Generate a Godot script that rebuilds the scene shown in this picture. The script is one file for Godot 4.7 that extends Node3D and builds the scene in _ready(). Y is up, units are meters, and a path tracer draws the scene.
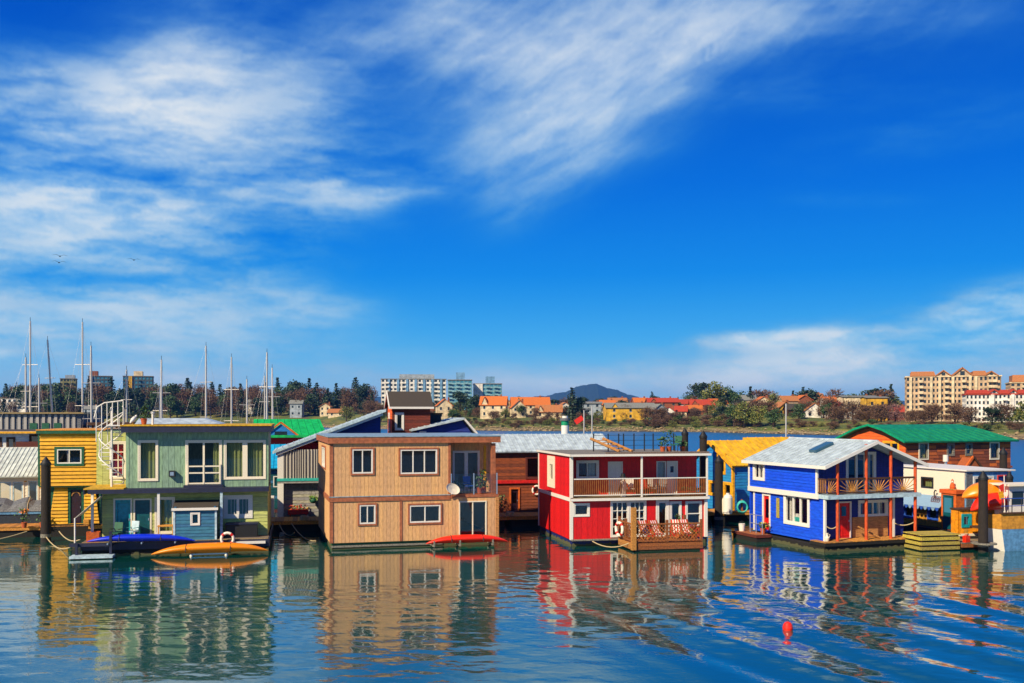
extends Node3D

const SUN := Vector3(-0.55, 0.62, 0.62)      # towards the sun
const EYE := 7.1
var M := {}
var TX := {}
var used := {}
var rng := RandomNumberGenerator.new()
var UBOX: BoxMesh
var UCYL: CylinderMesh
var UWEDGE: ArrayMesh
var UBALL: SphereMesh

# ------------------------------------------------------------------ mesh collector
class MB:
	var v := PackedVector3Array()
	var n := PackedVector3Array()
	var col := PackedColorArray()
	var cc := Color(1, 1, 1)
	var colored := false
	func tri(a: Vector3, b: Vector3, c: Vector3) -> void:
		var k := (b - a).cross(c - a)
		if k.length_squared() < 1e-14:
			return
		k = k.normalized()
		v.append(a); v.append(c); v.append(b)
		for i in 3:
			n.append(k)
			if colored: col.append(cc)
	func trin(a: Vector3, b: Vector3, c: Vector3, na: Vector3, nb: Vector3, nc: Vector3) -> void:
		v.append(a); v.append(c); v.append(b)
		n.append(na); n.append(nc); n.append(nb)
		if colored:
			for i in 3: col.append(cc)
	func quad(a: Vector3, b: Vector3, c: Vector3, d: Vector3) -> void:
		tri(a, b, c); tri(a, c, d)
	func box(c: Vector3, s: Vector3, b := Basis()) -> void:
		var h := s * 0.5
		var p := []
		for i in 8:
			p.append(c + b * Vector3(h.x if i & 1 else -h.x, h.y if i & 2 else -h.y, h.z if i & 4 else -h.z))
		quad(p[4], p[5], p[7], p[6]); quad(p[1], p[0], p[2], p[3])
		quad(p[5], p[1], p[3], p[7]); quad(p[0], p[4], p[6], p[2])
		quad(p[6], p[7], p[3], p[2]); quad(p[0], p[1], p[5], p[4])
	func rect(x0: float, y0: float, x1: float, y1: float, z0: float, z1: float) -> void:
		box(Vector3((x0 + x1) / 2, (y0 + y1) / 2, (z0 + z1) / 2), Vector3(x1 - x0, y1 - y0, z1 - z0))
	func prism(poly: Array, z0: float, z1: float) -> void:   # convex, counter-clockwise, extruded along z
		var k := poly.size()
		for i in range(1, k - 1):
			tri(Vector3(poly[0].x, poly[0].y, z1), Vector3(poly[i].x, poly[i].y, z1), Vector3(poly[i + 1].x, poly[i + 1].y, z1))
			tri(Vector3(poly[0].x, poly[0].y, z0), Vector3(poly[i + 1].x, poly[i + 1].y, z0), Vector3(poly[i].x, poly[i].y, z0))
		for i in k:
			var a: Vector2 = poly[i]
			var b: Vector2 = poly[(i + 1) % k]
			quad(Vector3(a.x, a.y, z0), Vector3(b.x, b.y, z0), Vector3(b.x, b.y, z1), Vector3(a.x, a.y, z1))
	func lap(q: Array, t: float) -> void:   # four corners, lower left first, the lower edge proud by t and the upper by a quarter of it
		var z := [t, t, t * 0.25, t * 0.25]
		var f := []
		var k := []
		for i in 4:
			f.append(Vector3(q[i].x, q[i].y, z[i]))
			k.append(Vector3(q[i].x, q[i].y, 0))
		quad(f[0], f[1], f[2], f[3])
		for i in 4:
			quad(k[i], k[(i + 1) % 4], f[(i + 1) % 4], f[i])
	func slab(a: Vector3, b: Vector3, c: Vector3, d: Vector3, t: float) -> void:   # counter-clockwise top face, thickness below
		var k := (b - a).cross(c - a).normalized() * t
		quad(a, b, c, d)
		quad(a - k, d - k, c - k, b - k)
		quad(a - k, b - k, b, a); quad(b - k, c - k, c, b); quad(c - k, d - k, d, c); quad(d - k, a - k, a, d)
	func tube(pts: Array, r0: float, r1: float, sides := 8) -> void:
		var rings := []
		var last := Vector3.ZERO
		for i in pts.size():
			var t: Vector3 = (pts[mini(i + 1, pts.size() - 1)] - pts[maxi(i - 1, 0)]).normalized()
			if last == Vector3.ZERO:
				last = t.cross(Vector3(0.31, 0.17, 0.93)).normalized()
			last = (last - t * last.dot(t)).normalized()
			var w := t.cross(last)
			var r := lerpf(r0, r1, float(i) / maxf(1.0, pts.size() - 1.0))
			var ring := []
			for k in sides:
				var a := TAU * k / sides
				ring.append([pts[i] + (last * cos(a) + w * sin(a)) * r, last * cos(a) + w * sin(a)])
			rings.append(ring)
		for i in rings.size() - 1:
			for k in sides:
				var q := (k + 1) % sides
				var A = rings[i][k]
				var B = rings[i][q]
				var C = rings[i + 1][q]
				var D = rings[i + 1][k]
				trin(A[0], B[0], C[0], A[1], B[1], C[1])
				trin(A[0], C[0], D[0], A[1], C[1], D[1])
		for k in range(1, sides - 1):
			tri(rings[0][0][0], rings[0][k + 1][0], rings[0][k][0])
			var e = rings[rings.size() - 1]
			tri(e[0][0], e[k][0], e[k + 1][0])
	func lathe(prof: Array, sides := 16, at := Vector3.ZERO) -> void:   # prof: Vector2(radius, y) from bottom to top
		for i in prof.size() - 1:
			var p: Vector2 = prof[i]
			var q: Vector2 = prof[i + 1]
			var d := q - p
			var nn := Vector2(d.y, -d.x).normalized()
			for k in sides:
				var a := TAU * k / sides
				var b := TAU * (k + 1) / sides
				var ea := Vector3(cos(a), 0, -sin(a))
				var eb := Vector3(cos(b), 0, -sin(b))
				var na := ea * nn.x + Vector3(0, nn.y, 0)
				var nb := eb * nn.x + Vector3(0, nn.y, 0)
				var A := at + ea * p.x + Vector3(0, p.y, 0)
				var B := at + eb * p.x + Vector3(0, p.y, 0)
				var C := at + eb * q.x + Vector3(0, q.y, 0)
				var D := at + ea * q.x + Vector3(0, q.y, 0)
				trin(A, B, C, na, nb, nb)
				trin(A, C, D, na, nb, na)
	func mesh() -> ArrayMesh:
		var a := []
		a.resize(Mesh.ARRAY_MAX)
		a[Mesh.ARRAY_VERTEX] = v
		a[Mesh.ARRAY_NORMAL] = n
		if colored: a[Mesh.ARRAY_COLOR] = col
		var m := ArrayMesh.new()
		m.add_surface_from_arrays(Mesh.PRIMITIVE_TRIANGLES, a)
		return m

# ------------------------------------------------------------------ nodes
func numbered(parent: Node, called: String) -> String:
	var key := str(parent.get_instance_id()) + called
	var k: int = used.get(key, 0)
	used[key] = k + 1
	return called if k == 0 else "%s_%03d" % [called, k]

func thing(called: String, label: String, category: String, at := Vector3.ZERO, turn := 0.0, group := "") -> Node3D:
	var o := Node3D.new()
	o.name = numbered(self, called)
	add_child(o)
	o.position = at
	o.rotation.y = deg_to_rad(turn)
	meta(o, label, category, group)
	return o

func meta(o: Node3D, label: String, category: String, group := "", kind := "") -> void:
	if label: o.set_meta("label", label)
	if category: o.set_meta("category", category)
	if group: o.set_meta("group", group)
	if kind: o.set_meta("kind", kind)

func empty(parent: Node3D, called: String, xf := Transform3D()) -> Node3D:
	var o := Node3D.new()
	o.name = numbered(parent, called)
	parent.add_child(o)
	o.transform = xf
	return o

func put(parent: Node, called: String, mesh: Mesh, m: Material, xf := Transform3D()) -> MeshInstance3D:
	var o := MeshInstance3D.new()
	o.name = numbered(parent, called)
	o.mesh = mesh
	o.material_override = m
	parent.add_child(o)
	o.transform = xf
	return o

func bx(parent: Node, called: String, c: Vector3, s: Vector3, m: Material, rot := Vector3.ZERO) -> MeshInstance3D:
	return put(parent, called, UBOX, m, Transform3D(Basis.from_euler(rot * PI / 180.0) * Basis.from_scale(s), c))

func bx2(parent: Node, called: String, x0: float, y0: float, z0: float, x1: float, y1: float, z1: float, m: Material) -> MeshInstance3D:
	return bx(parent, called, Vector3(x0 + x1, y0 + y1, z0 + z1) * 0.5, Vector3(absf(x1 - x0), absf(y1 - y0), absf(z1 - z0)), m)

func along(a: Vector3, b: Vector3, w: float, h: float) -> Transform3D:   # y axis from a to b
	var d := b - a
	var y := d.normalized()
	var s := Vector3(0, 0, 1)
	if absf(y.dot(s)) > 0.95: s = Vector3(1, 0, 0)
	var x := y.cross(s).normalized()
	var z := x.cross(y)
	return Transform3D(Basis(x * w, d, z * h), (a + b) * 0.5)

func beam(parent: Node, called: String, a: Vector3, b: Vector3, w: float, h: float, m: Material) -> MeshInstance3D:
	return put(parent, called, UBOX, m, along(a, b, w, h))

func rod(parent: Node, called: String, a: Vector3, b: Vector3, r: float, m: Material) -> MeshInstance3D:
	return put(parent, called, UCYL, m, along(a, b, r, r))

func tube(parent: Node, called: String, pts: Array, r: float, m: Material, r1 := -1.0, sides := 6) -> MeshInstance3D:
	var q := MB.new()
	q.tube(pts, r, r if r1 < 0 else r1, sides)
	return put(parent, called, q.mesh(), m)

func arc(a: Vector3, b: Vector3, sag: float, k := 8) -> Array:
	var r := []
	for i in k + 1:
		var t := float(i) / k
		r.append(a.lerp(b, t) - Vector3(0, 4.0 * sag * t * (1 - t), 0))
	return r

# ------------------------------------------------------------------ textures and materials
func tex(key: String, fseed: int, freq: float, oct: int, lo: float, hi: float, gain := 0.5, size := 512, kind := FastNoiseLite.TYPE_SIMPLEX_SMOOTH) -> ImageTexture:
	if TX.has(key): return TX[key]
	var f := FastNoiseLite.new()
	f.seed = fseed; f.frequency = freq; f.noise_type = kind
	f.fractal_octaves = oct; f.fractal_gain = gain
	var im := f.get_seamless_image(size, size)
	im.convert(Image.FORMAT_L8)
	var d := im.get_data()
	for i in d.size():
		d[i] = int(clampf(lo + (hi - lo) * d[i] / 255.0, 0, 1) * 255)
	im = Image.create_from_data(size, size, false, Image.FORMAT_L8, d)
	im.generate_mipmaps()
	TX[key] = ImageTexture.create_from_image(im)
	return TX[key]

func mk(key: String, hex: String, rough := 0.75, grain := "paint", sc := Vector3(0.5, 0.5, 0.5), metal := 0.0) -> StandardMaterial3D:
	var m := StandardMaterial3D.new()
	m.resource_name = key
	m.albedo_color = Color(hex)
	m.roughness = rough
	m.metallic = metal
	if grain != "":
		m.albedo_texture = TX[grain]
		m.uv1_triplanar = true
		m.uv1_world_triplanar = true
		m.uv1_scale = sc
	M[key] = m
	return m

func tones(key: String, hex: String, k: int, spread: float, rough := 0.75, grain := "paint", sc := Vector3(0.5, 0.5, 0.5)) -> Array:
	var r := []
	for i in k:
		var c := Color(hex)
		var t := 1.0 + spread * (2.0 * i / maxf(1.0, k - 1.0) - 1.0)
		c = Color(minf(c.r * t, 1), minf(c.g * t, 1), minf(c.b * (2.0 - t) * t, 1))
		r.append(mk("%s_%d" % [key, i], c.to_html(false), rough, grain, sc))
	M[key] = r[0]
	return r

func materials() -> void:
	tex("paint", 3, 0.012, 6, 0.66, 1.16, 0.66)
	tex("fine", 5, 0.06, 3, 0.80, 1.1)
	tex("wood", 8, 0.02, 4, 0.5, 1.25, 0.62)
	tex("grain", 18, 0.02, 5, 0.74, 1.14, 0.66)
	tex("rough", 9, 0.03, 5, 0.35, 1.35, 0.65)
	tex("metal", 12, 0.01, 4, 0.72, 1.12, 0.6)
	var hz := Vector3(0.25, 2.0, 0.25)
	var vt := Vector3(2.0, 0.25, 2.0)
	# tan house
	M.tan = tones("tan", "dcaa74", 4, 0.035, 0.8, "grain", vt)
	mk("tan_trim", "a9623f", 0.7, "paint")
	mk("steel_cap", "8fa9b8", 0.45)
	mk("green_hull", "14613f", 0.7, "rough", Vector3(.4, .6, .4))
	# red house
	M.red = tones("red", "d60d12", 3, 0.04, 0.6, "grain", vt)
	mk("blue_hull", "14246e", 0.6, "rough", Vector3(.4, .6, .4))
	# green house
	M.green = tones("green", "89a98c", 3, 0.03, 0.7, "paint", vt)
	M.lime = tones("lime", "b9be72", 3, 0.05, 0.75, "paint", hz)
	mk("navy", "1a2140", 0.6)
	mk("teal_door", "0f9aa5", 0.45)
	mk("deep_teal", "0c5158", 0.4)
	M.shed = tones("shed", "2d6f92", 3, 0.05, 0.7, "paint", hz)
	mk("roof_yellow", "d2a41c", 0.8)
	# yellow house
	M.yellow = tones("yellow", "e4a812", 4, 0.05, 0.7, "paint", hz)
	mk("trim_green", "0d5a3c", 0.6)
	mk("maroon", "2c0d1c", 0.5)
	# blue house
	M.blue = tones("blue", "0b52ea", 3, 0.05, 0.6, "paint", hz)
	mk("door_red", "e0160f", 0.45)
	mk("post_red", "d4501a", 0.65, "wood", vt)
	mk("plywood", "c58a4e", 0.75, "wood", hz)
	# cyan house
	M.cyan = tones("cyan", "1f86cc", 3, 0.05, 0.7, "paint", hz)
	mk("trim_yellow", "f0ad10", 0.65)
	# rust, brown, brick-red shingles
	M.rust = tones("rust", "8c4422", 4, 0.12, 0.85, "wood", hz)
	M.shingle = tones("shingle", "a85630", 6, 0.32, 0.9, "rough", Vector3(0.8, 2.4, 0.8))
	M.orange_wall = tones("orange_wall", "e8641c", 3, 0.05, 0.75, "paint", hz)
	M.dark_red = tones("dark_red", "6d2a1a", 3, 0.08, 0.8, "wood", hz)
	mk("red_beam", "d51a12", 0.6)
	mk("orange_trim", "d9661c", 0.65)
	# whites and greys
	mk("white", "e4e0d6", 0.55, "fine", Vector3(.8, .8, .8))
	mk("cream", "eadfc6", 0.65, "fine", Vector3(.8, .8, .8))
	M.white_boards = tones("white_boards", "e8e6de", 3, 0.03, 0.65, "paint", hz)
	M.grey_boards = tones("grey_boards", "a6a39a", 4, 0.07, 0.85, "wood", hz)
	mk("pale_blue", "b9d2dc", 0.55)
	mk("turquoise", "35b9ad", 0.55)
	mk("navy_wall", "12226e", 0.7)
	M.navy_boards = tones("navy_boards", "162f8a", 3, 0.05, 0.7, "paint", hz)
	mk("roof_metal", "bccbd0", 0.42, "metal", Vector3(.3, .3, .3), 0.0)
	mk("roof_pale", "d3dbcf", 0.45, "metal", Vector3(.3, .3, .3), 0.0)
	mk("roof_green", "0f8a5c", 0.5, "metal", Vector3(.3, .3, .3))
	mk("roof_bright_green", "12b45a", 0.5, "metal", Vector3(.3, .3, .3))
	mk("roof_orange", "ecb41c", 0.55, "metal", Vector3(.3, .3, .3))
	mk("roof_brown", "4a4238", 0.9, "rough", Vector3(2, 2, 2))
	mk("roof_aqua", "18a8d8", 0.5, "metal", Vector3(.3, .3, .3))
	mk("skylight", "31586f", 0.12, "")
	mk("alu", "b9c4cc", 0.35, "", Vector3.ONE, 0.7)
	mk("iron", "23262a", 0.55, "fine")
	mk("pile", "2a221d", 0.9, "wood", vt)
	mk("black", "121315", 0.6, "fine")
	M.plank = tones("plank", "c98a3c", 4, 0.14, 0.85, "wood", Vector3(1.2, 1.2, 1.2))
	M.grey_plank = tones("grey_plank", "8d7a60", 4, 0.14, 0.9, "wood", Vector3(1.2, 1.2, 1.2))
	M.deck_wood = tones("deck_wood", "a9622a", 4, 0.15, 0.8, "wood", Vector3(1.0, 1.0, 1.0))
	M.pallet = tones("pallet", "b8a548", 4, 0.14, 0.85, "wood", Vector3(1.2, 1.2, 1.2))
	mk("wood", "a8632b", 0.75, "wood", vt)
	mk("dark_wood", "4f3018", 0.8, "wood", hz)
	mk("float_black", "1b1815", 0.9, "rough", Vector3(.7, .7, .7))
	mk("concrete", "8a8578", 0.9, "rough", Vector3(.7, .7, .7))
	mk("weed", "5a5a3a", 0.95, "rough", Vector3(2.5, 2.5, 2.5))
	mk("rope", "b8a47c", 0.9, "fine", Vector3(6, 6, 6))
	mk("kayak_blue", "0d2fd6", 0.35, "fine")
	mk("kayak_orange", "f08a06", 0.35, "fine")
	mk("kayak_red", "ec2a10", 0.35, "fine")
	mk("ring_white", "f2ead8", 0.5, "fine")
	mk("ring_red", "cf1f1a", 0.5, "fine")
	mk("pot", "b4552a", 0.8, "fine")
	mk("curtain_green", "7f8b4c", 0.9, "fine")
	mk("curtain_white", "d8d4c6", 0.9, "fine")
	mk("curtain_grey", "aaa49b", 0.9, "fine", Vector3(.6, .6, .6))
	mk("tarp", "6d7075", 0.7, "rough", Vector3(.6, .6, .6))
	mk("tarp_dark", "1f3040", 0.7, "rough", Vector3(.6, .6, .6))
	mk("awning_blue", "7f9fba", 0.8, "fine")
	mk("cloth_blue", "1d4fae", 0.8, "fine")
	mk("cloth_red", "d8261c", 0.85, "fine")
	mk("cloth_white", "e9e2d4", 0.85, "fine")
	mk("ochre", "c58a2c", 0.7, "paint")
	mk("bright_orange", "f79a0c", 0.6, "paint")
	mk("hull_blue", "5f93bf", 0.4)
	mk("flower_red", "d81a22", 0.8, "")
	mk("flower_orange", "ee6a12", 0.8, "")
	mk("mast", "cfc9c0", 0.4, "fine", Vector3(.5, .5, .5), 0.3)
	mk("bark", "4b3a2b", 0.95, "rough", Vector3(.4, .4, .4))
	mk("marker_green", "0b9c68", 0.5)
	for a in [["leaf_dark", 0.6], ["leaf_mid", 0.6], ["leaf_olive", 0.6], ["leaf_brown", 0.8], ["leaf_pink", 0.7]]:
		var l := StandardMaterial3D.new()
		l.resource_name = a[0]
		l.vertex_color_use_as_albedo = true
		l.roughness = a[1]
		l.backlight = Color(0.25, 0.25, 0.18)
		M[a[0]] = l
	var g := StandardMaterial3D.new()
	g.resource_name = "window_glass"
	g.albedo_color = Color(0.10, 0.13, 0.14, 0.07)
	g.transparency = BaseMaterial3D.TRANSPARENCY_ALPHA
	g.roughness = 0.02
	M.glass = g
	var dg := StandardMaterial3D.new()
	dg.resource_name = "far_glass"
	dg.albedo_color = Color("22303a")
	dg.roughness = 0.08
	M.far_glass = dg
	var tg := StandardMaterial3D.new()
	tg.resource_name = "teal_glass"
	tg.albedo_color = Color("3b7890")
	tg.roughness = 0.1
	M.teal_glass = tg

func unit_shapes() -> void:
	UBOX = BoxMesh.new()
	UCYL = CylinderMesh.new()
	UCYL.top_radius = 1; UCYL.bottom_radius = 1; UCYL.height = 1; UCYL.radial_segments = 10; UCYL.rings = 1
	UBALL = SphereMesh.new()
	UBALL.radial_segments = 12; UBALL.rings = 6; UBALL.radius = 1; UBALL.height = 2
	var q := MB.new()   # lap board: the lower edge stands proud
	q.quad(Vector3(-.5, -.5, 1), Vector3(.5, -.5, 1), Vector3(.5, .5, .25), Vector3(-.5, .5, .25))
	q.quad(Vector3(-.5, -.5, 0), Vector3(.5, -.5, 0), Vector3(.5, -.5, 1), Vector3(-.5, -.5, 1))
	q.quad(Vector3(-.5, .5, .25), Vector3(.5, .5, .25), Vector3(.5, .5, 0), Vector3(-.5, .5, 0))
	q.quad(Vector3(.5, -.5, 1), Vector3(.5, -.5, 0), Vector3(.5, .5, 0), Vector3(.5, .5, .25))
	q.quad(Vector3(-.5, -.5, 0), Vector3(-.5, -.5, 1), Vector3(-.5, .5, .25), Vector3(-.5, .5, 0))
	UWEDGE = q.mesh()

# ------------------------------------------------------------------ walls, windows, roofs
func span(poly: Array, y: float) -> Vector2:
	var lo := 1e9
	var hi := -1e9
	for i in poly.size():
		var a: Vector2 = poly[i]
		var b: Vector2 = poly[(i + 1) % poly.size()]
		if (a.y <= y and b.y >= y) or (b.y <= y and a.y >= y):
			if absf(a.y - b.y) < 1e-6:
				lo = minf(lo, minf(a.x, b.x)); hi = maxf(hi, maxf(a.x, b.x))
			else:
				var x := a.x + (b.x - a.x) * (y - a.y) / (b.y - a.y)
				lo = minf(lo, x); hi = maxf(hi, x)
	return Vector2(lo, hi)

# pieces of a convex outline between the given heights, less the openings: each [a0, b0, a1, b1, y0, y1]
func pieces(poly: Array, opens: Array, ys: Array, gap: float) -> Array:
	var out := []
	for i in ys.size() - 1:
		var cuts := [ys[i], ys[i + 1]]
		for o in opens:
			for e in [o.position.y, o.end.y]:
				if e > ys[i] + 0.005 and e < ys[i + 1] - 0.005: cuts.append(e)
		cuts.sort()
		for j in cuts.size() - 1:
			var y0: float = cuts[j]
			var y1: float = cuts[j + 1]
			if j == cuts.size() - 2: y1 -= gap
			if y1 - y0 < 0.012: continue
			var s0 := span(poly, y0 + 1e-4)
			var s1 := span(poly, y1 - 1e-4)
			if s0.x > 1e8 or s1.x > 1e8: continue
			var holes := []
			for o in opens:
				if o.position.y < y1 - 0.003 and o.end.y > y0 + 0.003: holes.append(Vector2(o.position.x, o.end.x))
			holes.sort_custom(func(p, q): return p.x < q.x)
			var a0 := s0.x
			var a1 := s1.x
			for h in holes:
				if h.x - a0 > 0.01: out.append([a0, h.x, a1, h.x, y0, y1])
				a0 = h.y; a1 = h.y
			if s0.y - a0 > 0.01 or s1.y - a1 > 0.01: out.append([a0, s0.y, a1, maxf(s1.y, a1), y0, y1])
	return out

func flip(p: Array) -> Array:
	var r := []
	for q in p: r.append(Vector2(q.y, q.x))
	return r

# a wall in the plane z = 0 of xf (x along, y up, z outwards): a sheet with real openings and its boards
func wall(house: Node3D, xf: Transform3D, poly: Array, opens: Array, m: Material, style := "", pitch := 0.2, mats := [], bt := 0.03, t := 0.1, called := "wall") -> Node3D:
	var q := MB.new()
	var ys := []
	for p in poly: ys.append(p.y)
	for o in opens: ys.append(o.position.y); ys.append(o.end.y)
	ys.sort()
	var cut := [ys[0]]
	for y in ys:
		if y - cut[cut.size() - 1] > 0.004: cut.append(y)
	for s in pieces(poly, opens, cut, 0.0):
		q.prism([Vector2(s[0], s[4]), Vector2(s[1], s[4]), Vector2(s[3], s[5]), Vector2(s[2], s[5])], -t, 0)
	var w := put(house, called, q.mesh(), m, xf)
	if style == "": return w
	var vert := style == "vert"
	var P := flip(poly) if vert else poly
	var O := []
	for o in opens:
		O.append(Rect2(o.position.y, o.position.x, o.size.y, o.size.x) if vert else o)
	var lo := 1e9
	var hi := -1e9
	for p in P: lo = minf(lo, p.y); hi = maxf(hi, p.y)
	var k := maxi(1, roundi((hi - lo) / pitch))
	var rows := []
	for i in k + 1: rows.append(lo + (hi - lo) * i / k)
	var cutup := pieces(P, O, rows, 0.014 if vert else 0.0)
	if style == "shingle":      # courses broken into short runs of their own tone
		var short := []
		for s in cutup:
			var x: float = maxf(s[0], s[2])
			var xe: float = minf(s[1], s[3])
			if absf(s[0] - s[2]) > 0.003 or absf(s[1] - s[3]) > 0.003:
				short.append(s)
				continue
			while x < xe - 0.01:
				var nx := minf(xe, x + rng.randf_range(0.55, 1.5))
				if xe - nx < 0.3: nx = xe
				short.append([x, nx - 0.006, x, nx - 0.006, s[4], s[5]])
				x = nx
		cutup = short
	for s in cutup:
		var bm: Material = mats[rng.randi() % mats.size()]
		if absf(s[0] - s[2]) < 0.003 and absf(s[1] - s[3]) < 0.003:
			var c := Vector3((s[0] + s[1]) / 2, (s[4] + s[5]) / 2, 0)
			var z := Vector3(s[1] - s[0], s[5] - s[4], bt)
			if vert:
				put(w, "board", UBOX, bm, Transform3D(Basis.from_scale(Vector3(z.y, z.x, bt)), Vector3(c.y, c.x, bt / 2)))
			else:
				put(w, "board", UWEDGE, bm, Transform3D(Basis.from_scale(z), c))
		else:
			var b := MB.new()
			var pl := [Vector2(s[0], s[4]), Vector2(s[1], s[4]), Vector2(s[3], s[5]), Vector2(s[2], s[5])]
			if vert:
				pl = flip(pl); pl.reverse()
			if vert: b.prism(pl, 0, bt * 0.8)
			else: b.lap(pl, bt)
			put(w, "board", b.mesh(), bm)
	return w

func front(z := 0.0, x := 0.0, y := 0.0) -> Transform3D:
	return Transform3D(Basis(), Vector3(x, y, z))

func leftw(x := 0.0, depth := 0.0) -> Transform3D:   # outer face looks to -x; local x runs from the back (0) to the front (depth)
	return Transform3D(Basis(Vector3.UP, -PI / 2), Vector3(x, 0, -depth))

func rightw(x := 0.0) -> Transform3D:   # outer face looks to +x; local x runs from the front (0) to the back
	return Transform3D(Basis(Vector3.UP, PI / 2), Vector3(x, 0, 0))

func R(x0: float, y0: float, x1: float, y1: float) -> Rect2:
	return Rect2(minf(x0, x1), y0, absf(x1 - x0), y1 - y0)

func curtain(parent: Node3D, r: Rect2, z: float, m: Material, fold := 0.035, step := 0.05) -> void:
	var q := MB.new()
	var k := maxi(4, int(r.size.x / step))
	var last := Vector3.ZERO
	var ln := Vector3.ZERO
	for i in k + 1:
		var x := r.position.x + r.size.x * i / k
		var ph := x * 38.0 + sin(x * 5.0) * 2.0
		var p := Vector3(x, r.position.y, z + sin(ph) * fold)
		var nn := Vector3(-cos(ph) * fold * 38.0, 0, 1).normalized()
		if i > 0:
			var up := Vector3(0, r.size.y, 0)
			q.trin(last, p, p + up, ln, nn, nn)
			q.trin(last, p + up, last + up, ln, nn, ln)
		last = p; ln = nn
	put(parent, "curtain", q.mesh(), m)

# o: frame, trim (materials), tw (trim width), cols, rows, curtain, called, out
func window(house: Node3D, xf: Transform3D, r: Rect2, o := {}) -> Node3D:
	var w := empty(house, o.get("called", "window"), xf * Transform3D(Basis(), Vector3(r.position.x, r.position.y, 0)))
	var W := r.size.x
	var Hh := r.size.y
	var fm: Material = o.get("frame", M.white)
	var fw: float = o.get("fw", 0.07)
	var z1: float = o.get("out", 0.05)
	var q := MB.new()
	q.rect(0, 0, W, fw, -0.08, z1); q.rect(0, Hh - fw, W, Hh, -0.08, z1)
	q.rect(0, fw, fw, Hh - fw, -0.08, z1); q.rect(W - fw, fw, W, Hh - fw, -0.08, z1)
	put(w, "frame", q.mesh(), fm)
	var tw: float = o.get("tw", 0.0)
	if tw > 0:
		var tm: Material = o.get("trim", M.white)
		var z2 := z1 + 0.012
		bx2(w, "trim", -tw, -tw, 0.001, W + tw, 0, z2, tm)
		bx2(w, "trim", -tw, Hh, 0.001, W + tw, Hh + tw, z2, tm)
		bx2(w, "trim", -tw, 0, 0.001, 0, Hh, z2, tm)
		bx2(w, "trim", W, 0, 0.001, W + tw, Hh, z2, tm)
	var nc: int = o.get("cols", 1)
	var nr: int = o.get("rows", 1)
	var mw: float = o.get("mw", 0.05)
	for i in range(1, nc):
		var x := fw + (W - 2 * fw) * i / nc
		bx2(w, "mullion", x - mw / 2, fw, -0.06, x + mw / 2, Hh - fw, z1 - 0.012, fm)
	for j in range(1, nr):
		var y := fw + (Hh - 2 * fw) * j / nr
		bx2(w, "glazing_bar", fw, y - mw / 2, -0.055, W - fw, y + mw / 2, z1 - 0.018, fm)
	for i in nc:
		for j in nr:
			var x0 := fw + (W - 2 * fw) * i / nc
			var x1 := fw + (W - 2 * fw) * (i + 1) / nc
			var y0 := fw + (Hh - 2 * fw) * j / nr
			var y1 := fw + (Hh - 2 * fw) * (j + 1) / nr
			bx2(w, "pane", x0, y0, -0.035, x1, y1, -0.029, M.glass)
	if o.has("curtain"):
		for part in o.get("drawn", [[0.0, 1.0]]):
			curtain(w, Rect2(fw + (W - 2 * fw) * part[0], 0.02, (W - 2 * fw) * (part[1] - part[0]), Hh - 0.04), -0.2, o.curtain)
	return w

func door(house: Node3D, xf: Transform3D, r: Rect2, m: Material, o := {}) -> Node3D:
	var d := empty(house, "door", xf * Transform3D(Basis(), Vector3(r.position.x, r.position.y, 0)))
	var W := r.size.x
	var Hh := r.size.y
	var fm: Material = o.get("frame", M.white)
	var fw: float = o.get("fw", 0.08)
	var z1: float = o.get("out", 0.05)
	var q := MB.new()
	q.rect(0, Hh - fw, W, Hh, -0.08, z1); q.rect(0, 0, fw, Hh - fw, -0.08, z1); q.rect(W - fw, 0, W, Hh - fw, -0.08, z1)
	put(d, "frame", q.mesh(), fm)
	var lf := MB.new()
	var g: Rect2 = o.get("glass", Rect2())   # in fractions of the leaf
	var lx := fw
	var lw := W - 2 * fw
	var lh := Hh - fw
	if g.size.x > 0:
		var gx0 := lx + lw * g.position.x
		var gx1 := lx + lw * g.end.x
		var gy0 := lh * g.position.y
		var gy1 := lh * g.end.y
		lf.rect(lx, 0, gx0, lh, -0.05, -0.01); lf.rect(gx1, 0, lx + lw, lh, -0.05, -0.01)
		lf.rect(gx0, 0, gx1, gy0, -0.05, -0.01); lf.rect(gx0, gy1, gx1, lh, -0.05, -0.01)
		bx2(d, "pane", gx0, gy0, -0.033, gx1, gy1, -0.027, M.glass)
	else:
		lf.rect(lx, 0, lx + lw, lh, -0.05, -0.01)
	put(d, "leaf", lf.mesh(), m)
	if o.get("panels", 0) > 0:
		var k: int = o.panels
		for i in k:
			var x0: float = lx + lw * (0.08 + 0.84 * i / k)
			bx2(d, "panel", x0 + 0.02, lh * 0.06, -0.01, x0 + lw * 0.84 / k - 0.02, lh * o.get("panel_top", 0.6), 0.012, m)
	bx2(d, "handle", lx + lw * 0.88, lh * 0.45, -0.01, lx + lw * 0.93, lh * 0.51, 0.045, M.alu)
	return d

func roof(house: Node3D, a: Vector3, b: Vector3, c: Vector3, d: Vector3, t: float, m: Material, seams := 0, called := "roof") -> Node3D:
	var q := MB.new()
	q.slab(a, b, c, d, t)
	var r := put(house, called, q.mesh(), m)
	for i in seams:
		var f := (i + 0.5) / seams
		var nn := (b - a).cross(c - a).normalized()
		var p0 := a.lerp(b, f) + nn * 0.018
		var p1 := d.lerp(c, f) + nn * 0.018
		var y := (p1 - p0)
		put(r, "seam", UBOX, m, Transform3D(Basis((b - a).normalized() * 0.035, y, nn * 0.04), (p0 + p1) * 0.5))
	return r

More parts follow.
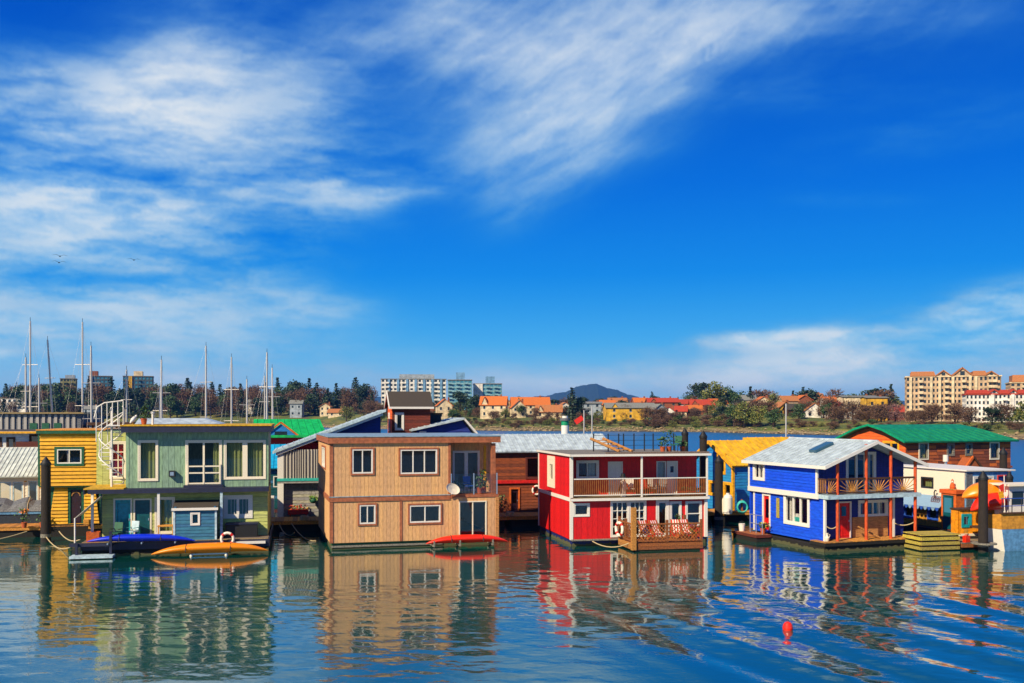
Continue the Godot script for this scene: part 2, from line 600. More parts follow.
func planks(parent: Node3D, called: String, x0: float, x1: float, z0: float, z1: float, y: float, mats: Array, pitch := 0.2, across := true, t := 0.045) -> void:
	var k := maxi(1, roundi((x1 - x0 if across else z1 - z0) / pitch))
	for i in k:
		var m: Material = mats[rng.randi() % mats.size()]
		var jog := rng.randf_range(-0.004, 0.004)
		if across:
			var a := x0 + (x1 - x0) * i / k
			bx2(parent, called, a + 0.006, y - t + jog, z0 + rng.randf() * 0.03, x0 + (x1 - x0) * (i + 1) / k - 0.006, y + jog, z1 - rng.randf() * 0.03, m)
		else:
			var a := z0 + (z1 - z0) * i / k
			bx2(parent, called, x0 + rng.randf() * 0.03, y - t + jog, a + 0.006, x1 - rng.randf() * 0.03, y + jog, z0 + (z1 - z0) * (i + 1) / k - 0.006, m)

# ragged band of weed and barnacles where a hull meets the water, along a line seen from outside on its right
func growth(parent: Node3D, a: Vector3, b: Vector3, out: Vector3) -> void:
	var q := MB.new()
	var n := maxi(4, int((b - a).length() / 0.12))
	var t0 := 0.1
	for i in n:
		var t1 := rng.randf_range(0.05, 0.2)
		var p := a.lerp(b, float(i) / n)
		var r := a.lerp(b, float(i + 1) / n)
		var o0 := out * 0.035
		q.quad(p + o0 + Vector3(0, -0.4, 0), r + o0 + Vector3(0, -0.4, 0), r + out * 0.02 + Vector3(0, t1, 0), p + out * 0.02 + Vector3(0, t0, 0))
		q.quad(p + out * 0.02 + Vector3(0, t0, 0), r + out * 0.02 + Vector3(0, t1, 0), r + Vector3(0, t1, 0), p + Vector3(0, t0, 0))
		t0 = t1
	put(parent, "waterline_growth", q.mesh(), M.weed)

func strap(t: Node3D, x: float, w: float, hgt: float) -> void:
	var q := MB.new()
	var pts := []
	for i in 9:
		var a := PI * i / 8
		pts.append(Vector3(x, hgt * 0.22 + sin(a) * hgt * 0.62, cos(a) * w * 0.56))
	q.tube(pts, 0.025, 0.025, 5)
	put(t, "strap", q.mesh(), M.black)

func poly(a: Array) -> Array:
	var r := []
	for i in range(0, a.size(), 2): r.append(Vector2(a[i], a[i + 1]))
	return r

func box_poly(x0: float, y0: float, x1: float, y1: float) -> Array:
	return poly([x0, y0, x1, y0, x1, y1, x0, y1])

# railing along a straight line: posts, rails and balusters
func railing(house: Node3D, a: Vector3, b: Vector3, h: float, k: int, m: Material, bm: Material, top := 0.06, bw := 0.03, low := 0.1) -> Node3D:
	var r := empty(house, "railing")
	var up := Vector3(0, h, 0)
	beam(r, "rail", a + up, b + up, top, top, m)
	if low > 0: beam(r, "rail", a + Vector3(0, low, 0), b + Vector3(0, low, 0), 0.05, 0.05, m)
	for i in k:
		var p := a.lerp(b, (i + 0.5) / k)
		beam(r, "baluster", p + Vector3(0, low + 0.025, 0), p + Vector3(0, h - top / 2, 0), bw, bw, bm)
	return r

func wave_flowers(parent: Node3D, called: String, c: Vector3, s: Vector3, k: int, cols: Array, size := 0.06) -> void:
	var q := MB.new()
	q.colored = true
	for i in k:
		var p := c + Vector3(rng.randf_range(-.5, .5) * s.x, rng.randf_range(-.5, .5) * s.y, rng.randf_range(-.5, .5) * s.z)
		leaf(q, p, size * rng.randf_range(0.7, 1.4), cols[rng.randi() % cols.size()])
	put(parent, called, q.mesh(), M.leaf_mid)

func leaf(q: MB, p: Vector3, s: float, cl: Color) -> void:
	var a := Vector3(rng.randfn(), rng.randfn(), rng.randfn()).normalized() * s
	var b := a.cross(Vector3(rng.randfn(), rng.randfn(), rng.randfn())).normalized() * s * 0.7
	q.cc = cl
	q.quad(p - a, p - b, p + a, p + b)

func life_ring(label: String, at: Vector3, turn: float, r := 0.36, tilt := 0.0) -> Node3D:
	var t := thing("life_ring", label, "life ring", at, turn)
	var mesh := TorusMesh.new()
	mesh.inner_radius = r * 0.62; mesh.outer_radius = r; mesh.rings = 24; mesh.ring_segments = 10
	var b := Basis(Vector3.RIGHT, PI / 2 + tilt)
	put(t, "ring", mesh, M.ring_white, Transform3D(b, Vector3.ZERO))
	for i in 4:
		var q := MB.new()
		var pts := []
		for j in 5:
			var a := PI / 4 + i * PI / 2 + (j - 2) * 0.11
			pts.append(b * Vector3(cos(a), 0, sin(a)) * r * 0.81)
		q.tube(pts, r * 0.205, r * 0.205, 10)
		put(t, "band", q.mesh(), M.ring_red)
	return t

func kayak(label: String, at: Vector3, turn: float, L: float, beamw: float, hgt: float, m: Material, up_down := false, group := "", pitch := 0.0, roll := 0.0) -> Node3D:
	var t := thing("kayak", label, "kayak", at, turn, group)
	t.rotation.z = deg_to_rad(pitch)
	t.rotation.x = deg_to_rad(roll)
	var q := MB.new()
	var NS := 28
	var NR := 14
	var rings := []
	for i in NS + 1:
		var u := -1.0 + 2.0 * i / NS
		var s := pow(maxf(0.0, 1.0 - pow(absf(u), 2.2)), 0.75)
		var rise := 0.55 * pow(absf(u), 3.0) * hgt
		var ring := []
		for k in NR:
			var a := TAU * k / NR
			var yy := sin(a)
			var hh := hgt * (0.62 * s + 0.03) * yy * (0.75 if yy > 0 else 0.5)
			var zz := cos(a) * (beamw * 0.5 * s + 0.012)
			if yy < 0: zz *= 1.0 - 0.35 * yy * yy
			ring.append(Vector3(u * L / 2, hgt * 0.4 + rise + hh + (0.08 * hgt * s if yy > 0.8 else 0.0), zz))
		rings.append(ring)
	var nrm := []
	for i in NS + 1:
		var row := []
		for k in NR:
			var du: Vector3 = rings[mini(i + 1, NS)][k] - rings[maxi(i - 1, 0)][k]
			var dv: Vector3 = rings[i][(k + 1) % NR] - rings[i][(k + NR - 1) % NR]
			row.append(dv.cross(du).normalized())
		nrm.append(row)
	for i in NS:
		for k in NR:
			var e := (k + 1) % NR
			q.trin(rings[i][k], rings[i + 1][e], rings[i + 1][k], nrm[i][k], nrm[i + 1][e], nrm[i + 1][k])
			q.trin(rings[i][k], rings[i][e], rings[i + 1][e], nrm[i][k], nrm[i][e], nrm[i + 1][e])
	var hull := put(t, "hull", q.mesh(), m)
	if up_down:
		if L > 4.0:
			strap(t, -L * 0.2, beamw, hgt)
			strap(t, L * 0.18, beamw, hgt)
		hull.transform = Transform3D(Basis(Vector3.RIGHT, PI), Vector3(0, hgt, 0))
	else:
		var cock := TorusMesh.new()
		cock.inner_radius = 0.78; cock.outer_radius = 1.0; cock.rings = 20; cock.ring_segments = 6
		put(t, "coaming", cock, M.black, Transform3D(Basis.from_scale(Vector3(0.42, 0.2, beamw * 0.34)), Vector3(0, hgt * 0.9, 0)))
		put(t, "cockpit", UBALL, M.black, Transform3D(Basis.from_scale(Vector3(0.36, 0.03, beamw * 0.28)), Vector3(0, hgt * 0.9, 0)))
		for s in [-1, 1]:
			put(t, "hatch", UCYL, M.black, Transform3D(Basis.from_scale(Vector3(0.16, 0.02, 0.11)), Vector3(s * L * 0.27, hgt * 0.79, 0)))
	return t

func piling(label: String, x: float, d: float, top: float, r := 0.23, group := "") -> void:
	var t := thing("piling", label, "piling", Vector3(x, 0, -d), rng.randf() * 360, group)
	var q := MB.new()
	q.lathe([Vector2(r * 1.06, -1.5), Vector2(r * 1.04, 0.2), Vector2(r, 1.5), Vector2(r * 0.97, top)], 16)
	put(t, "shaft", q.mesh(), M.pile)
	var c := MB.new()
	c.lathe([Vector2(r * 1.08, top - 0.12), Vector2(r * 1.08, top), Vector2(0.02, top + r * 1.5), Vector2(0, top + r * 1.5)], 16)
	put(t, "cap", c.mesh(), M.black)
	var b := MB.new()
	b.lathe([Vector2(r * 1.1, 0.25), Vector2(r * 1.1, 0.45)], 16)
	put(t, "tide_band", b.mesh(), M.concrete)

# ------------------------------------------------------------------ sky, water
func sky_color(el: float) -> Color:   # clear sky by elevation in degrees, sRGB
	var stops := [[0.0, Color8(196, 226, 242)], [1.6, Color8(160, 214, 244)], [4.0, Color8(80, 182, 246)], [8.0, Color8(22, 142, 238)], [13.0, Color8(6, 112, 224)], [20.0, Color8(3, 86, 200)], [35.0, Color8(3, 64, 168)], [90.0, Color8(3, 44, 132)]]
	for i in stops.size() - 1:
		if el <= stops[i + 1][0]:
			return stops[i][1].lerp(stops[i + 1][1], clampf((el - stops[i][0]) / (stops[i + 1][0] - stops[i][0]), 0, 1))
	return stops[stops.size() - 1][1]

func make_sky() -> ImageTexture:
	# cloud banks: centre (azimuth, elevation in degrees), half sizes, tilt, weight, softness of the wisps
	# last: 1 where the wisps rise to the right, 0 where they lie level
	var banks := [
		[-23.0, 13.4, 7.0, 3.4, 12.0, 0.95, 0.2], [-27.5, 15.5, 4.0, 2.6, 0.0, 0.7, 0.0], [-18.5, 18.6, 3.6, 2.0, 30.0, 0.75, 0.5], [-20.5, 15.5, 4.0, 2.0, 25.0, 0.7, 0.4], [-24.5, 10.0, 7.5, 2.8, 2.0, 0.9, 0.0],
		[-22.0, 6.2, 8.5, 2.2, 4.0, 0.85, 0.0], [-13.0, 15.6, 6.5, 2.8, -6.0, 0.75, 0.2], [-10.0, 12.6, 5.0, 1.5, 6.0, 0.5, 0.0], [-12.0, 19.8, 6.0, 2.4, 12.0, 0.6, 0.4],
		[-22.0, 3.2, 13.0, 2.0, 0.0, 0.8, 0.0], [-16.0, 12.0, 7.0, 3.0, 0.0, 0.4, 0.0], [-7.0, 12.3, 2.4, 0.5, 5.0, 0.4, 0.0], [-12.5, 6.2, 4.0, 0.9, -3.0, 0.5, 0.0], [-15.0, 9.0, 4.5, 1.2, 5.0, 0.4, 0.0], [-17.0, 22.5, 5.0, 1.5, 20.0, 0.4, 0.5],
		[-2.5, 21.4, 3.6, 2.6, -40.0, 0.6, 0.5], [4.5, 22.6, 10.0, 2.8, 4.0, 0.9, 0.6], [2.4, 18.2, 6.8, 3.0, 4.0, 0.95, 0.8], [1.6, 14.8, 4.8, 2.5, 10.0, 0.9, 0.8], [0.6, 12.0, 2.8, 1.5, 25.0, 0.65, 1.0], [9.0, 18.8, 5.0, 1.6, 22.0, 0.6, 1.0],
		[17.0, 20.6, 11.0, 2.0, -4.0, 0.66, 0.5], [7.0, 14.6, 3.2, 0.7, 14.0, 0.35, 1.0], [19.0, 11.5, 4.0, 0.5, -4.0, 0.22, 0.0], [22.0, 14.5, 7.0, 1.2, 6.0, 0.36, 0.0], [17.0, 17.0, 7.0, 1.0, -4.0, 0.3, 0.0],
		[14.5, 4.3, 5.0, 0.45, 2.0, 1.2, 0.0], [22.0, 3.6, 7.0, 1.5, 4.0, 1.2, 0.0], [25.8, 5.2, 2.8, 1.2, 12.0, 2.2, 0.0], [16.0, 2.2, 14.0, 1.4, 0.0, 1.0, 0.0],
		[-27.3, 3.1, 0.9, 0.36, 0.0, 1.1, 0.0], [-10.0, 1.6, 14.0, 0.9, 0.0, 0.55, 0.0], [2.0, 1.3, 10.0, 0.8, 0.0, 0.45, 0.0]]
	var f1 := FastNoiseLite.new()
	f1.seed = 21; f1.frequency = 0.15; f1.fractal_octaves = 5; f1.fractal_gain = 0.52
	f1.domain_warp_enabled = true; f1.domain_warp_amplitude = 2.6; f1.domain_warp_frequency = 0.16; f1.domain_warp_fractal_octaves = 3
	var f2 := FastNoiseLite.new()
	f2.seed = 33; f2.frequency = 0.55; f2.fractal_octaves = 4; f2.fractal_gain = 0.62
	f2.domain_warp_enabled = true; f2.domain_warp_amplitude = 1.2; f2.domain_warp_frequency = 0.35
	var ra := Vector2(cos(0.5), sin(0.5))
	var W := 4096
	var out := Image.create(W, 2048, false, Image.FORMAT_RGB8)
	# two bands: fine up to 30 degrees, coarser above
	for band in [[30.0, 0.0, W, 341], [90.0, 30.0, W / 4, 171]]:
		var w: int = band[2]
		var h: int = band[3]
		var data := PackedByteArray()
		data.resize(w * h * 3)
		var PER := 90.0      # the same weather all round, shifted from sector to sector
		for y in h:
			var el: float = band[0] + (band[1] - band[0]) * (y + 0.5) / h
			var cs := sky_color(el)
			var rows := []
			for s in 4:
				var row := []
				for b in banks:
					if absf(el - b[1]) < 2.2 * maxf(b[3], b[2] * absf(sin(deg_to_rad(b[4]))) + b[3]): row.append(b)
				rows.append(row)
			var high := clampf((el - 20.0) / 12.0, 0, 1)
			for x in w:
				var az := 360.0 * (x + 0.5) / w
				if az > 180: az -= 360
				var sec := floori((az + 45.0) / PER)
				var la := az - sec * PER
				var d := 0.0
				var tw := 0.0
				for b in rows[0]:
					for wrap in [0.0, PER, -PER]:
						var dx: float = la - b[0] + wrap
						if absf(dx) > 2.3 * (b[2] + b[3]): continue
						var ca := cos(deg_to_rad(b[4]))
						var sa := sin(deg_to_rad(b[4]))
						var dy: float = el - b[1]
						var p: float = (dx * ca + dy * sa) / b[2]
						var q: float = (-dx * sa + dy * ca) / b[3]
						var e := p * p + q * q
						if e < 5.0:
							var g: float = b[5] * exp(-e * 0.8)
							d += g
							tw += g * b[6]
				if high > 0: d = d * (1.0 - high) + high * 0.42
				var c := cs
				if d > 0.03:
					var oz := az + sec * 57.0
					var n1 := f1.get_noise_2d(oz * 0.34, el * 1.05)
					var n2 := f2.get_noise_2d(oz * 0.36, el * 1.7)
					var up := clampf(tw / d, 0, 1)
					if up > 0.02:
						var px := oz * ra.x + el * ra.y
						var py := -oz * ra.y + el * ra.x
						n1 = lerpf(n1, f1.get_noise_2d(px * 0.34, py * 0.72) * 0.8, up)
						n2 = lerpf(n2, f2.get_noise_2d(px * 0.3, py * 1.2), up)
					var k := minf(d, 1.0)
					var nf := 1.0 - 0.45 * up
					var a := clampf(k * 0.74 + (n1 * 0.85 + n2 * 0.42) * nf * (0.25 + 0.75 * k) * minf(1.0, k * 2.0) - 0.06, 0.0, 1.0)
					a = (0.6 * a + 0.4 * a * a * (3.0 - 2.0 * a)) * lerpf(0.78, 0.97, clampf(d - 0.9, 0, 1))
					var tone := clampf(0.35 + n1 * 0.7 + (d - 0.7) * 0.6, 0, 1)
					var cc := Color8(152, 186, 220).lerp(Color8(234, 239, 243), tone)
					c = cs.lerp(cc, a)
				var i := (y * w + x) * 3
				data[i] = int(c.r * 255); data[i + 1] = int(c.g * 255); data[i + 2] = int(c.b * 255)
		var im := Image.create_from_data(w, h, false, Image.FORMAT_RGB8, data)
		if band[0] > 40:
			im.resize(W, 683, Image.INTERPOLATE_CUBIC)
			out.blit_rect(im, Rect2i(0, 0, W, 683), Vector2i(0, 0))
		else:
			out.blit_rect(im, Rect2i(0, 0, W, 341), Vector2i(0, 683))
	out.fill_rect(Rect2i(0, 1024, W, 1024), Color8(60, 92, 110))
	return ImageTexture.create_from_image(out)

func sstep(a: float, b: float, x: float) -> float:
	var t := clampf((x - a) / (b - a), 0, 1)
	return t * t * (3 - 2 * t)

func make_water() -> void:
	var X0 := -44.0
	var X1 := 44.0
	var Z0 := -20.0
	var Z1 := -76.0
	var nx := 520
	var nz := 540
	var comps := []
	rng.seed = 77
	for i in 20:
		var ang := rng.randf_range(-0.9, 0.9) + PI / 2
		var wl := lerpf(0.3, 1.7, pow(rng.randf(), 2.2))
		comps.append([cos(ang) * TAU / wl, sin(ang) * TAU / wl, rng.randf() * TAU, 0.0074 * wl / TAU * rng.randf_range(0.6, 1.3)])
	var gust := FastNoiseLite.new()
	gust.seed = 4; gust.frequency = 0.05; gust.fractal_octaves = 2
	var wd := Vector2(10.6, 4.4).normalized()       # across the wake's crests, in x and -z
	var V := PackedVector3Array()
	var N := PackedVector3Array()
	var T := PackedFloat32Array()
	var UV := PackedVector2Array()
	var I := PackedInt32Array()
	for j in nz + 1:
		var z := Z0 + (Z1 - Z0) * j / nz
		for i in nx + 1:
			var x := X0 + (X1 - X0) * i / nx
			var y := 0.0
			var sx := 0.0
			var sz := 0.0
			var edge := minf(minf(x - X0, X1 - x), minf(Z0 - z, z - Z1))
			var am := clampf(edge / 4.0, 0, 1)
			am *= 0.72 + 1.1 * gust.get_noise_2d(x, z)
			for c in comps:
				var ph: float = c[0] * x + c[1] * z + c[2]
				y += c[3] * sin(ph); sx += c[3] * c[0] * cos(ph); sz += c[3] * c[1] * cos(ph)
			y *= am; sx *= am; sz *= am
			# the wake of a passing boat: long crests running away to the left
			var s := (x - 0.3) * wd.x + (-z - 38.4) * wd.y
			var wk := sstep(-1.5, 2.5, s) * (1.0 - sstep(14.0, 26.0, s)) * sstep(-47.0, -36.0, z) * clampf(edge / 6.0, 0, 1)
			if wk > 0.001:
				var wob := 0.35 * gust.get_noise_2d(x * 3.0, z * 3.0)
				for g in [[2.9, 0.028, 0.0], [1.15, 0.0045, 1.0]]:
					var kk: float = TAU / g[0]
					var ph2: float = kk * s + wob * 3.0 + g[2]
					y += wk * g[1] * sin(ph2)
					var sl: float = wk * g[1] * kk * cos(ph2)
					sx += sl * wd.x; sz -= sl * wd.y
			V.append(Vector3(x, y, z))
			N.append(Vector3(-sx, 1, -sz).normalized())
			T.append_array([1.0, 0.0, 0.0, 1.0])
			UV.append(Vector2(x, z) / 5.0)
	for j in nz:
		for i in nx:
			var a := j * (nx + 1) + i
			var b := a + nx + 1
			I.append_array([a, b, a + 1, a + 1, b, b + 1])
	var near := [V, N, T, UV, I]
	V = PackedVector3Array(); N = PackedVector3Array(); T = PackedFloat32Array(); UV = PackedVector2Array(); I = PackedInt32Array()
	for r in [[-4000.0, X0, 60.0, -9000.0], [X1, 4000.0, 60.0, -9000.0], [X0, X1, 60.0, Z0], [X0, X1, Z1, -9000.0]]:
		var k := V.size()
		for p in [[r[0], r[2]], [r[1], r[2]], [r[0], r[3]], [r[1], r[3]]]:
			V.append(Vector3(p[0], 0, p[1])); N.append(Vector3.UP); T.append_array([1.0, 0.0, 0.0, 1.0]); UV.append(Vector2(p[0], p[1]) / 5.0)
		I.append_array([k, k + 2, k + 1, k + 1, k + 2, k + 3])
	var m := ArrayMesh.new()
	for part in [near, [V, N, T, UV, I]]:
		var a := []
		a.resize(Mesh.ARRAY_MAX)
		a[Mesh.ARRAY_VERTEX] = part[0]; a[Mesh.ARRAY_NORMAL] = part[1]; a[Mesh.ARRAY_TANGENT] = part[2]; a[Mesh.ARRAY_TEX_UV] = part[3]; a[Mesh.ARRAY_INDEX] = part[4]
		m.add_surface_from_arrays(Mesh.PRIMITIVE_TRIANGLES, a)
	var f := FastNoiseLite.new()
	f.seed = 15; f.frequency = 0.022; f.fractal_octaves = 4; f.fractal_gain = 0.5
	var im := f.get_seamless_image(1024, 1024)
	im.convert(Image.FORMAT_RGBA8)
	im.bump_map_to_normal_map(3.0)
	var w := StandardMaterial3D.new()
	w.resource_name = "harbour_water"
	w.albedo_color = Color("06453d")
	w.roughness = 0.015
	w.metallic_specular = 0.9
	w.clearcoat_enabled = true
	w.clearcoat = 0.6
	w.clearcoat_roughness = 0.02
	w.normal_enabled = true
	w.normal_texture = ImageTexture.create_from_image(im)
	w.normal_scale = 0.15
	var open_water: StandardMaterial3D = w.duplicate()     # beyond the moorings the wind ruffles the harbour
	open_water.normal_scale = 1.0
	open_water.roughness = 0.3
	open_water.clearcoat_enabled = false
	open_water.uv1_scale = Vector3(0.7, 0.7, 1)
	open_water.albedo_color = Color("0a5a86")
	var o := put(self, "water", m, null)
	o.set_surface_override_material(0, w)
	o.set_surface_override_material(1, open_water)
	meta(o, "dark teal harbour water with ripples and a passing wake", "water", "", "structure")

# ------------------------------------------------------------------ far shore
var shore_pts := [[-900.0, 640.0], [-500.0, 640.0], [-125.0, 590.0], [-67.0, 507.0], [-5.0, 446.0], [79.0, 418.0], [118.0, 338.0], [143.0, 292.0], [160.0, 262.0], [230.0, 215.0], [500.0, 150.0]]

func shore(x: float) -> float:
	for i in shore_pts.size() - 1:
		if x <= shore_pts[i + 1][0]:
			var t: float = (x - shore_pts[i][0]) / (shore_pts[i + 1][0] - shore_pts[i][0])
			return lerpf(shore_pts[i][1], shore_pts[i + 1][1], t)
	return shore_pts[shore_pts.size() - 1][1]

var land := FastNoiseLite.new()
func ground(x: float, d: float) -> float:
	var e := d - shore(x)
	if e < 0: return maxf(-3.0, e * 0.3)
	var bank := 2.2 * sstep(0, 9, e) + land.get_noise_2d(x * 4, d * 4) * 0.5 * sstep(0, 12, e)
	var rise := (minf(0.085 * maxf(e - 10.0, 0.0), 5.0) + 0.022 * maxf(e - 70.0, 0.0)) * (1.0 - 0.65 * sstep(110, 150, x))
	var leftup := 0.030 * maxf(e - 20.0, 0.0) * sstep(-60.0, -220.0, x)
	var cap := 16.0 + 8.0 * sstep(-120.0, -300.0, x)
	return bank + minf(rise + leftup, cap) + land.get_noise_2d(x * 0.7, d * 0.7) * 1.6 * sstep(20, 90, e)

func make_terrain() -> void:
	land.seed = 6; land.frequency = 0.02; land.fractal_octaves = 3
	var q := PackedVector3Array()
	var N := PackedVector3Array()
	var C := PackedColorArray()
	var I := PackedInt32Array()
	var patch := FastNoiseLite.new()
	patch.seed = 12; patch.frequency = 0.05; patch.fractal_octaves = 4
	var nx := 260
	var es := [-8.0, -2.0, 0.0, 1.5, 3.0, 5.0, 7.0, 9.0, 12.0, 16.0, 20.0, 26.0, 34.0, 44.0, 56.0, 70.0, 90.0, 115.0, 145.0, 180.0, 220.0, 270.0, 330.0, 400.0, 500.0, 640.0, 900.0]
	for j in es.size():
		for i in nx + 1:
			var x := lerpf(-620.0, 420.0, float(i) / nx)
			var d: float = shore(x) + es[j]
			var p := Vector3(x, ground(x, d), -d)
			q.append(p)
			var gx := ground(x + 1.5, d) - ground(x - 1.5, d)
			var gd := ground(x, d + 1.5) - ground(x, d - 1.5)
			N.append(Vector3(-gx, 3.0, gd).normalized())
			var k := patch.get_noise_2d(x, d)
			var c := Color(0.085, 0.125, 0.02).lerp(Color(0.25, 0.23, 0.03), sstep(-0.25, 0.35, k))
			c = c.lerp(Color(0.15, 0.10, 0.045), sstep(0.25, 0.55, patch.get_noise_2d(x * 2 + 300, d * 2)))
			if p.y < 1.3 + k: c = Color(0.30, 0.23, 0.13).lerp(Color(0.16, 0.12, 0.07), sstep(-0.2, 0.3, patch.get_noise_2d(x * 5, d * 5)))
			if p.y < 0.5: c = Color(0.06, 0.05, 0.035)
			C.append(c)
	for j in es.size() - 1:
		for i in nx:
			var a := j * (nx + 1) + i
			var b := a + nx + 1
			I.append_array([a, b, a + 1, a + 1, b, b + 1])
	var a := []
	a.resize(Mesh.ARRAY_MAX)
	a[Mesh.ARRAY_VERTEX] = q; a[Mesh.ARRAY_NORMAL] = N; a[Mesh.ARRAY_COLOR] = C; a[Mesh.ARRAY_INDEX] = I
	var m := ArrayMesh.new()
	m.add_surface_from_arrays(Mesh.PRIMITIVE_TRIANGLES, a)
	var g := mk("shore_ground", "ffffff", 0.95, "rough", Vector3(.12, .12, .12))
	g.vertex_color_use_as_albedo = true
	meta(put(self, "terrain", m, g), "grassy far shore with a rocky bank", "terrain", "", "structure")
	# far blue hills
	var hm := mk("forest_hill", "28351f", 0.95, "rough", Vector3(.004, .004, .004))
	for h in [["mountain", 7000.0, "dark blue forested mountain rising beyond the far shore"], ["ridge", 8000.0, "low blue ridge along the horizon"]]:
		var s := MB.new()
		var D: float = h[1]
		var prof := []
		if h[0] == "mountain":
			for i in 81:
				var x := -150.0 + 1450.0 * i / 80
				prof.append(Vector3(x, 88.0 + 116.0 * exp(-pow((x - 546.0) / 165.0, 2)) + 52.0 * exp(-pow((x - 300.0) / 190.0, 2)) + 62.0 * exp(-pow((x - 770.0) / 170.0, 2)) + 24.0 * exp(-pow((x - 56.0) / 150.0, 2)) + 4.0 * sin(x * 0.045) + 2.0 * sin(x * 0.13), -D))
		else:
			for i in 161:
				var x := -6200.0 + 12600.0 * i / 160
				prof.append(Vector3(x, 104.0 + 46.0 * exp(-pow((x + 1100.0) / 520.0, 2)) + 70.0 * exp(-pow((x + 4250.0) / 560.0, 2)) + 24.0 * exp(-pow((x - 3100.0) / 1300.0, 2)) + 8.0 * sin(x * 0.0056) + 4.0 * sin(x * 0.021), -D))
		for i in prof.size() - 1:
			var A: Vector3 = prof[i]
			var B: Vector3 = prof[i + 1]
			var fa := Vector3(A.x, -5, A.z + A.y * 2.2)
			var fb := Vector3(B.x, -5, B.z + B.y * 2.2)
			var ba := Vector3(A.x, -5, A.z - A.y * 2.2)
			var bb := Vector3(B.x, -5, B.z - B.y * 2.2)
			s.quad(fa, fb, B, A); s.quad(A, B, bb, ba)
		meta(put(self, h[0], s.mesh(), hm), h[2], "hill", "", "structure")

# crowns of leaf-sized faces; kinds: conifer, round, bare, blossom
func crown_mesh(kind: String, sd: int, pal: Array) -> ArrayMesh:
	rng.seed = sd
	var q := MB.new()
	q.colored = true
	if kind == "conifer":      # unit height 1, radius about 0.22
		for tier in 15:
			var t := tier / 14.0
			var y := 0.12 + 0.86 * t
			var rad := 0.23 * pow(1.0 - t, 0.75) * rng.randf_range(0.7, 1.2) + 0.012
			var arms := int(lerpf(9, 4, t))
			for k in arms:
				var a := TAU * (k + rng.randf()) / arms
				var L := rad * rng.randf_range(0.55, 1.15)
				for s in 7:
					var u := (s + rng.randf()) / 7.0
					var p := Vector3(cos(a) * L * u, y - L * u * 0.35 + rng.randf_range(-.015, .015), sin(a) * L * u)
					leaf(q, p + Vector3(rng.randf_range(-1, 1), rng.randf_range(-1, .6), rng.randf_range(-1, 1)) * 0.022, rng.randf_range(0.018, 0.034), pal[rng.randi() % pal.size()])
	else:
		var lumps := []
		for i in (13 if kind == "round" else 12):
			var a := TAU * i * 0.381966
			var hy := rng.randf()
			var r := sqrt(rng.randf()) * 0.34 * (1.0 - 0.55 * hy * hy)
			lumps.append([Vector3(cos(a) * r, 0.2 + 0.64 * hy, sin(a) * r), rng.randf_range(0.12, 0.19)])
		for l in lumps:
			for i in (105 if kind != "bare" else 120):
				var dv := Vector3(rng.randfn(), rng.randfn(), rng.randfn()).normalized()
				var p: Vector3 = l[0] + dv * l[1] * pow(rng.randf(), 0.35) * Vector3(1.15, 0.9, 1.15)
				if kind == "bare":      # twigs: long thin faces pointing outwards
					var side := dv.cross(Vector3(rng.randfn(), rng.randfn(), rng.randfn())).normalized() * 0.008
					var tip := p + (dv + Vector3(0, 0.5, 0)).normalized() * 0.075
					q.cc = pal[rng.randi() % pal.size()]
					q.tri(p - side * 1.6, p + side * 1.6, tip)
					if i % 2 == 0: leaf(q, tip, 0.017, pal[rng.randi() % pal.size()])
				else:
					leaf(q, p, rng.randf_range(0.02, 0.04), pal[rng.randi() % pal.size()])
	return q.mesh()

func trunk_mesh(kind: String, sd: int) -> ArrayMesh:
	rng.seed = sd
	var q := MB.new()
	if kind == "conifer":
		q.tube([Vector3(0, -0.06, 0), Vector3(0.004, 0.5, 0), Vector3(0, 0.97, 0)], 0.022, 0.004, 6)
	else:
		q.tube([Vector3(0, -0.08, 0), Vector3(0.01, 0.2, 0.01), Vector3(0, 0.38, 0)], 0.035, 0.022, 6)
		for i in 6:
			var a := TAU * (i + rng.randf() * 0.6) / 6
			var e := Vector3(cos(a) * 0.26, rng.randf_range(0.6, 0.82), sin(a) * 0.26)
			q.tube([Vector3(0, 0.3 + 0.02 * i, 0), e * 0.5 + Vector3(0, 0.28, 0), e], 0.016, 0.004, 5)
	return q.mesh()

var KIND := {}
func tree_kinds() -> void:
	var dark := [Color(0.012, 0.035, 0.016), Color(0.02, 0.05, 0.02), Color(0.028, 0.055, 0.022), Color(0.016, 0.042, 0.026)]
	var mid := [Color(0.03, 0.075, 0.018), Color(0.045, 0.095, 0.02), Color(0.06, 0.10, 0.02), Color(0.025, 0.06, 0.02)]
	var olive := [Color(0.10, 0.13, 0.02), Color(0.16, 0.17, 0.025), Color(0.08, 0.11, 0.02), Color(0.20, 0.18, 0.03)]
	var brown := [Color(0.11, 0.055, 0.03), Color(0.15, 0.075, 0.04), Color(0.08, 0.045, 0.03), Color(0.18, 0.10, 0.05)]
	var pink := [Color(0.26, 0.13, 0.12), Color(0.32, 0.17, 0.15), Color(0.20, 0.10, 0.09)]
	for a in [["conifer", "conifer", dark, "leaf_dark", 3], ["dark", "round", dark, "leaf_dark", 3], ["mid", "round", mid, "leaf_mid", 3], ["olive", "round", olive, "leaf_olive", 2], ["bare", "bare", brown, "leaf_brown", 3], ["pink", "bare", pink, "leaf_pink", 1]]:
		var v := []
		for i in a[4]:
			v.append([crown_mesh(a[1], 100 + i * 7 + KIND.size() * 31, a[2]), trunk_mesh(a[1], 300 + i + KIND.size() * 13)])
		KIND[a[0]] = [v, M[a[3]]]

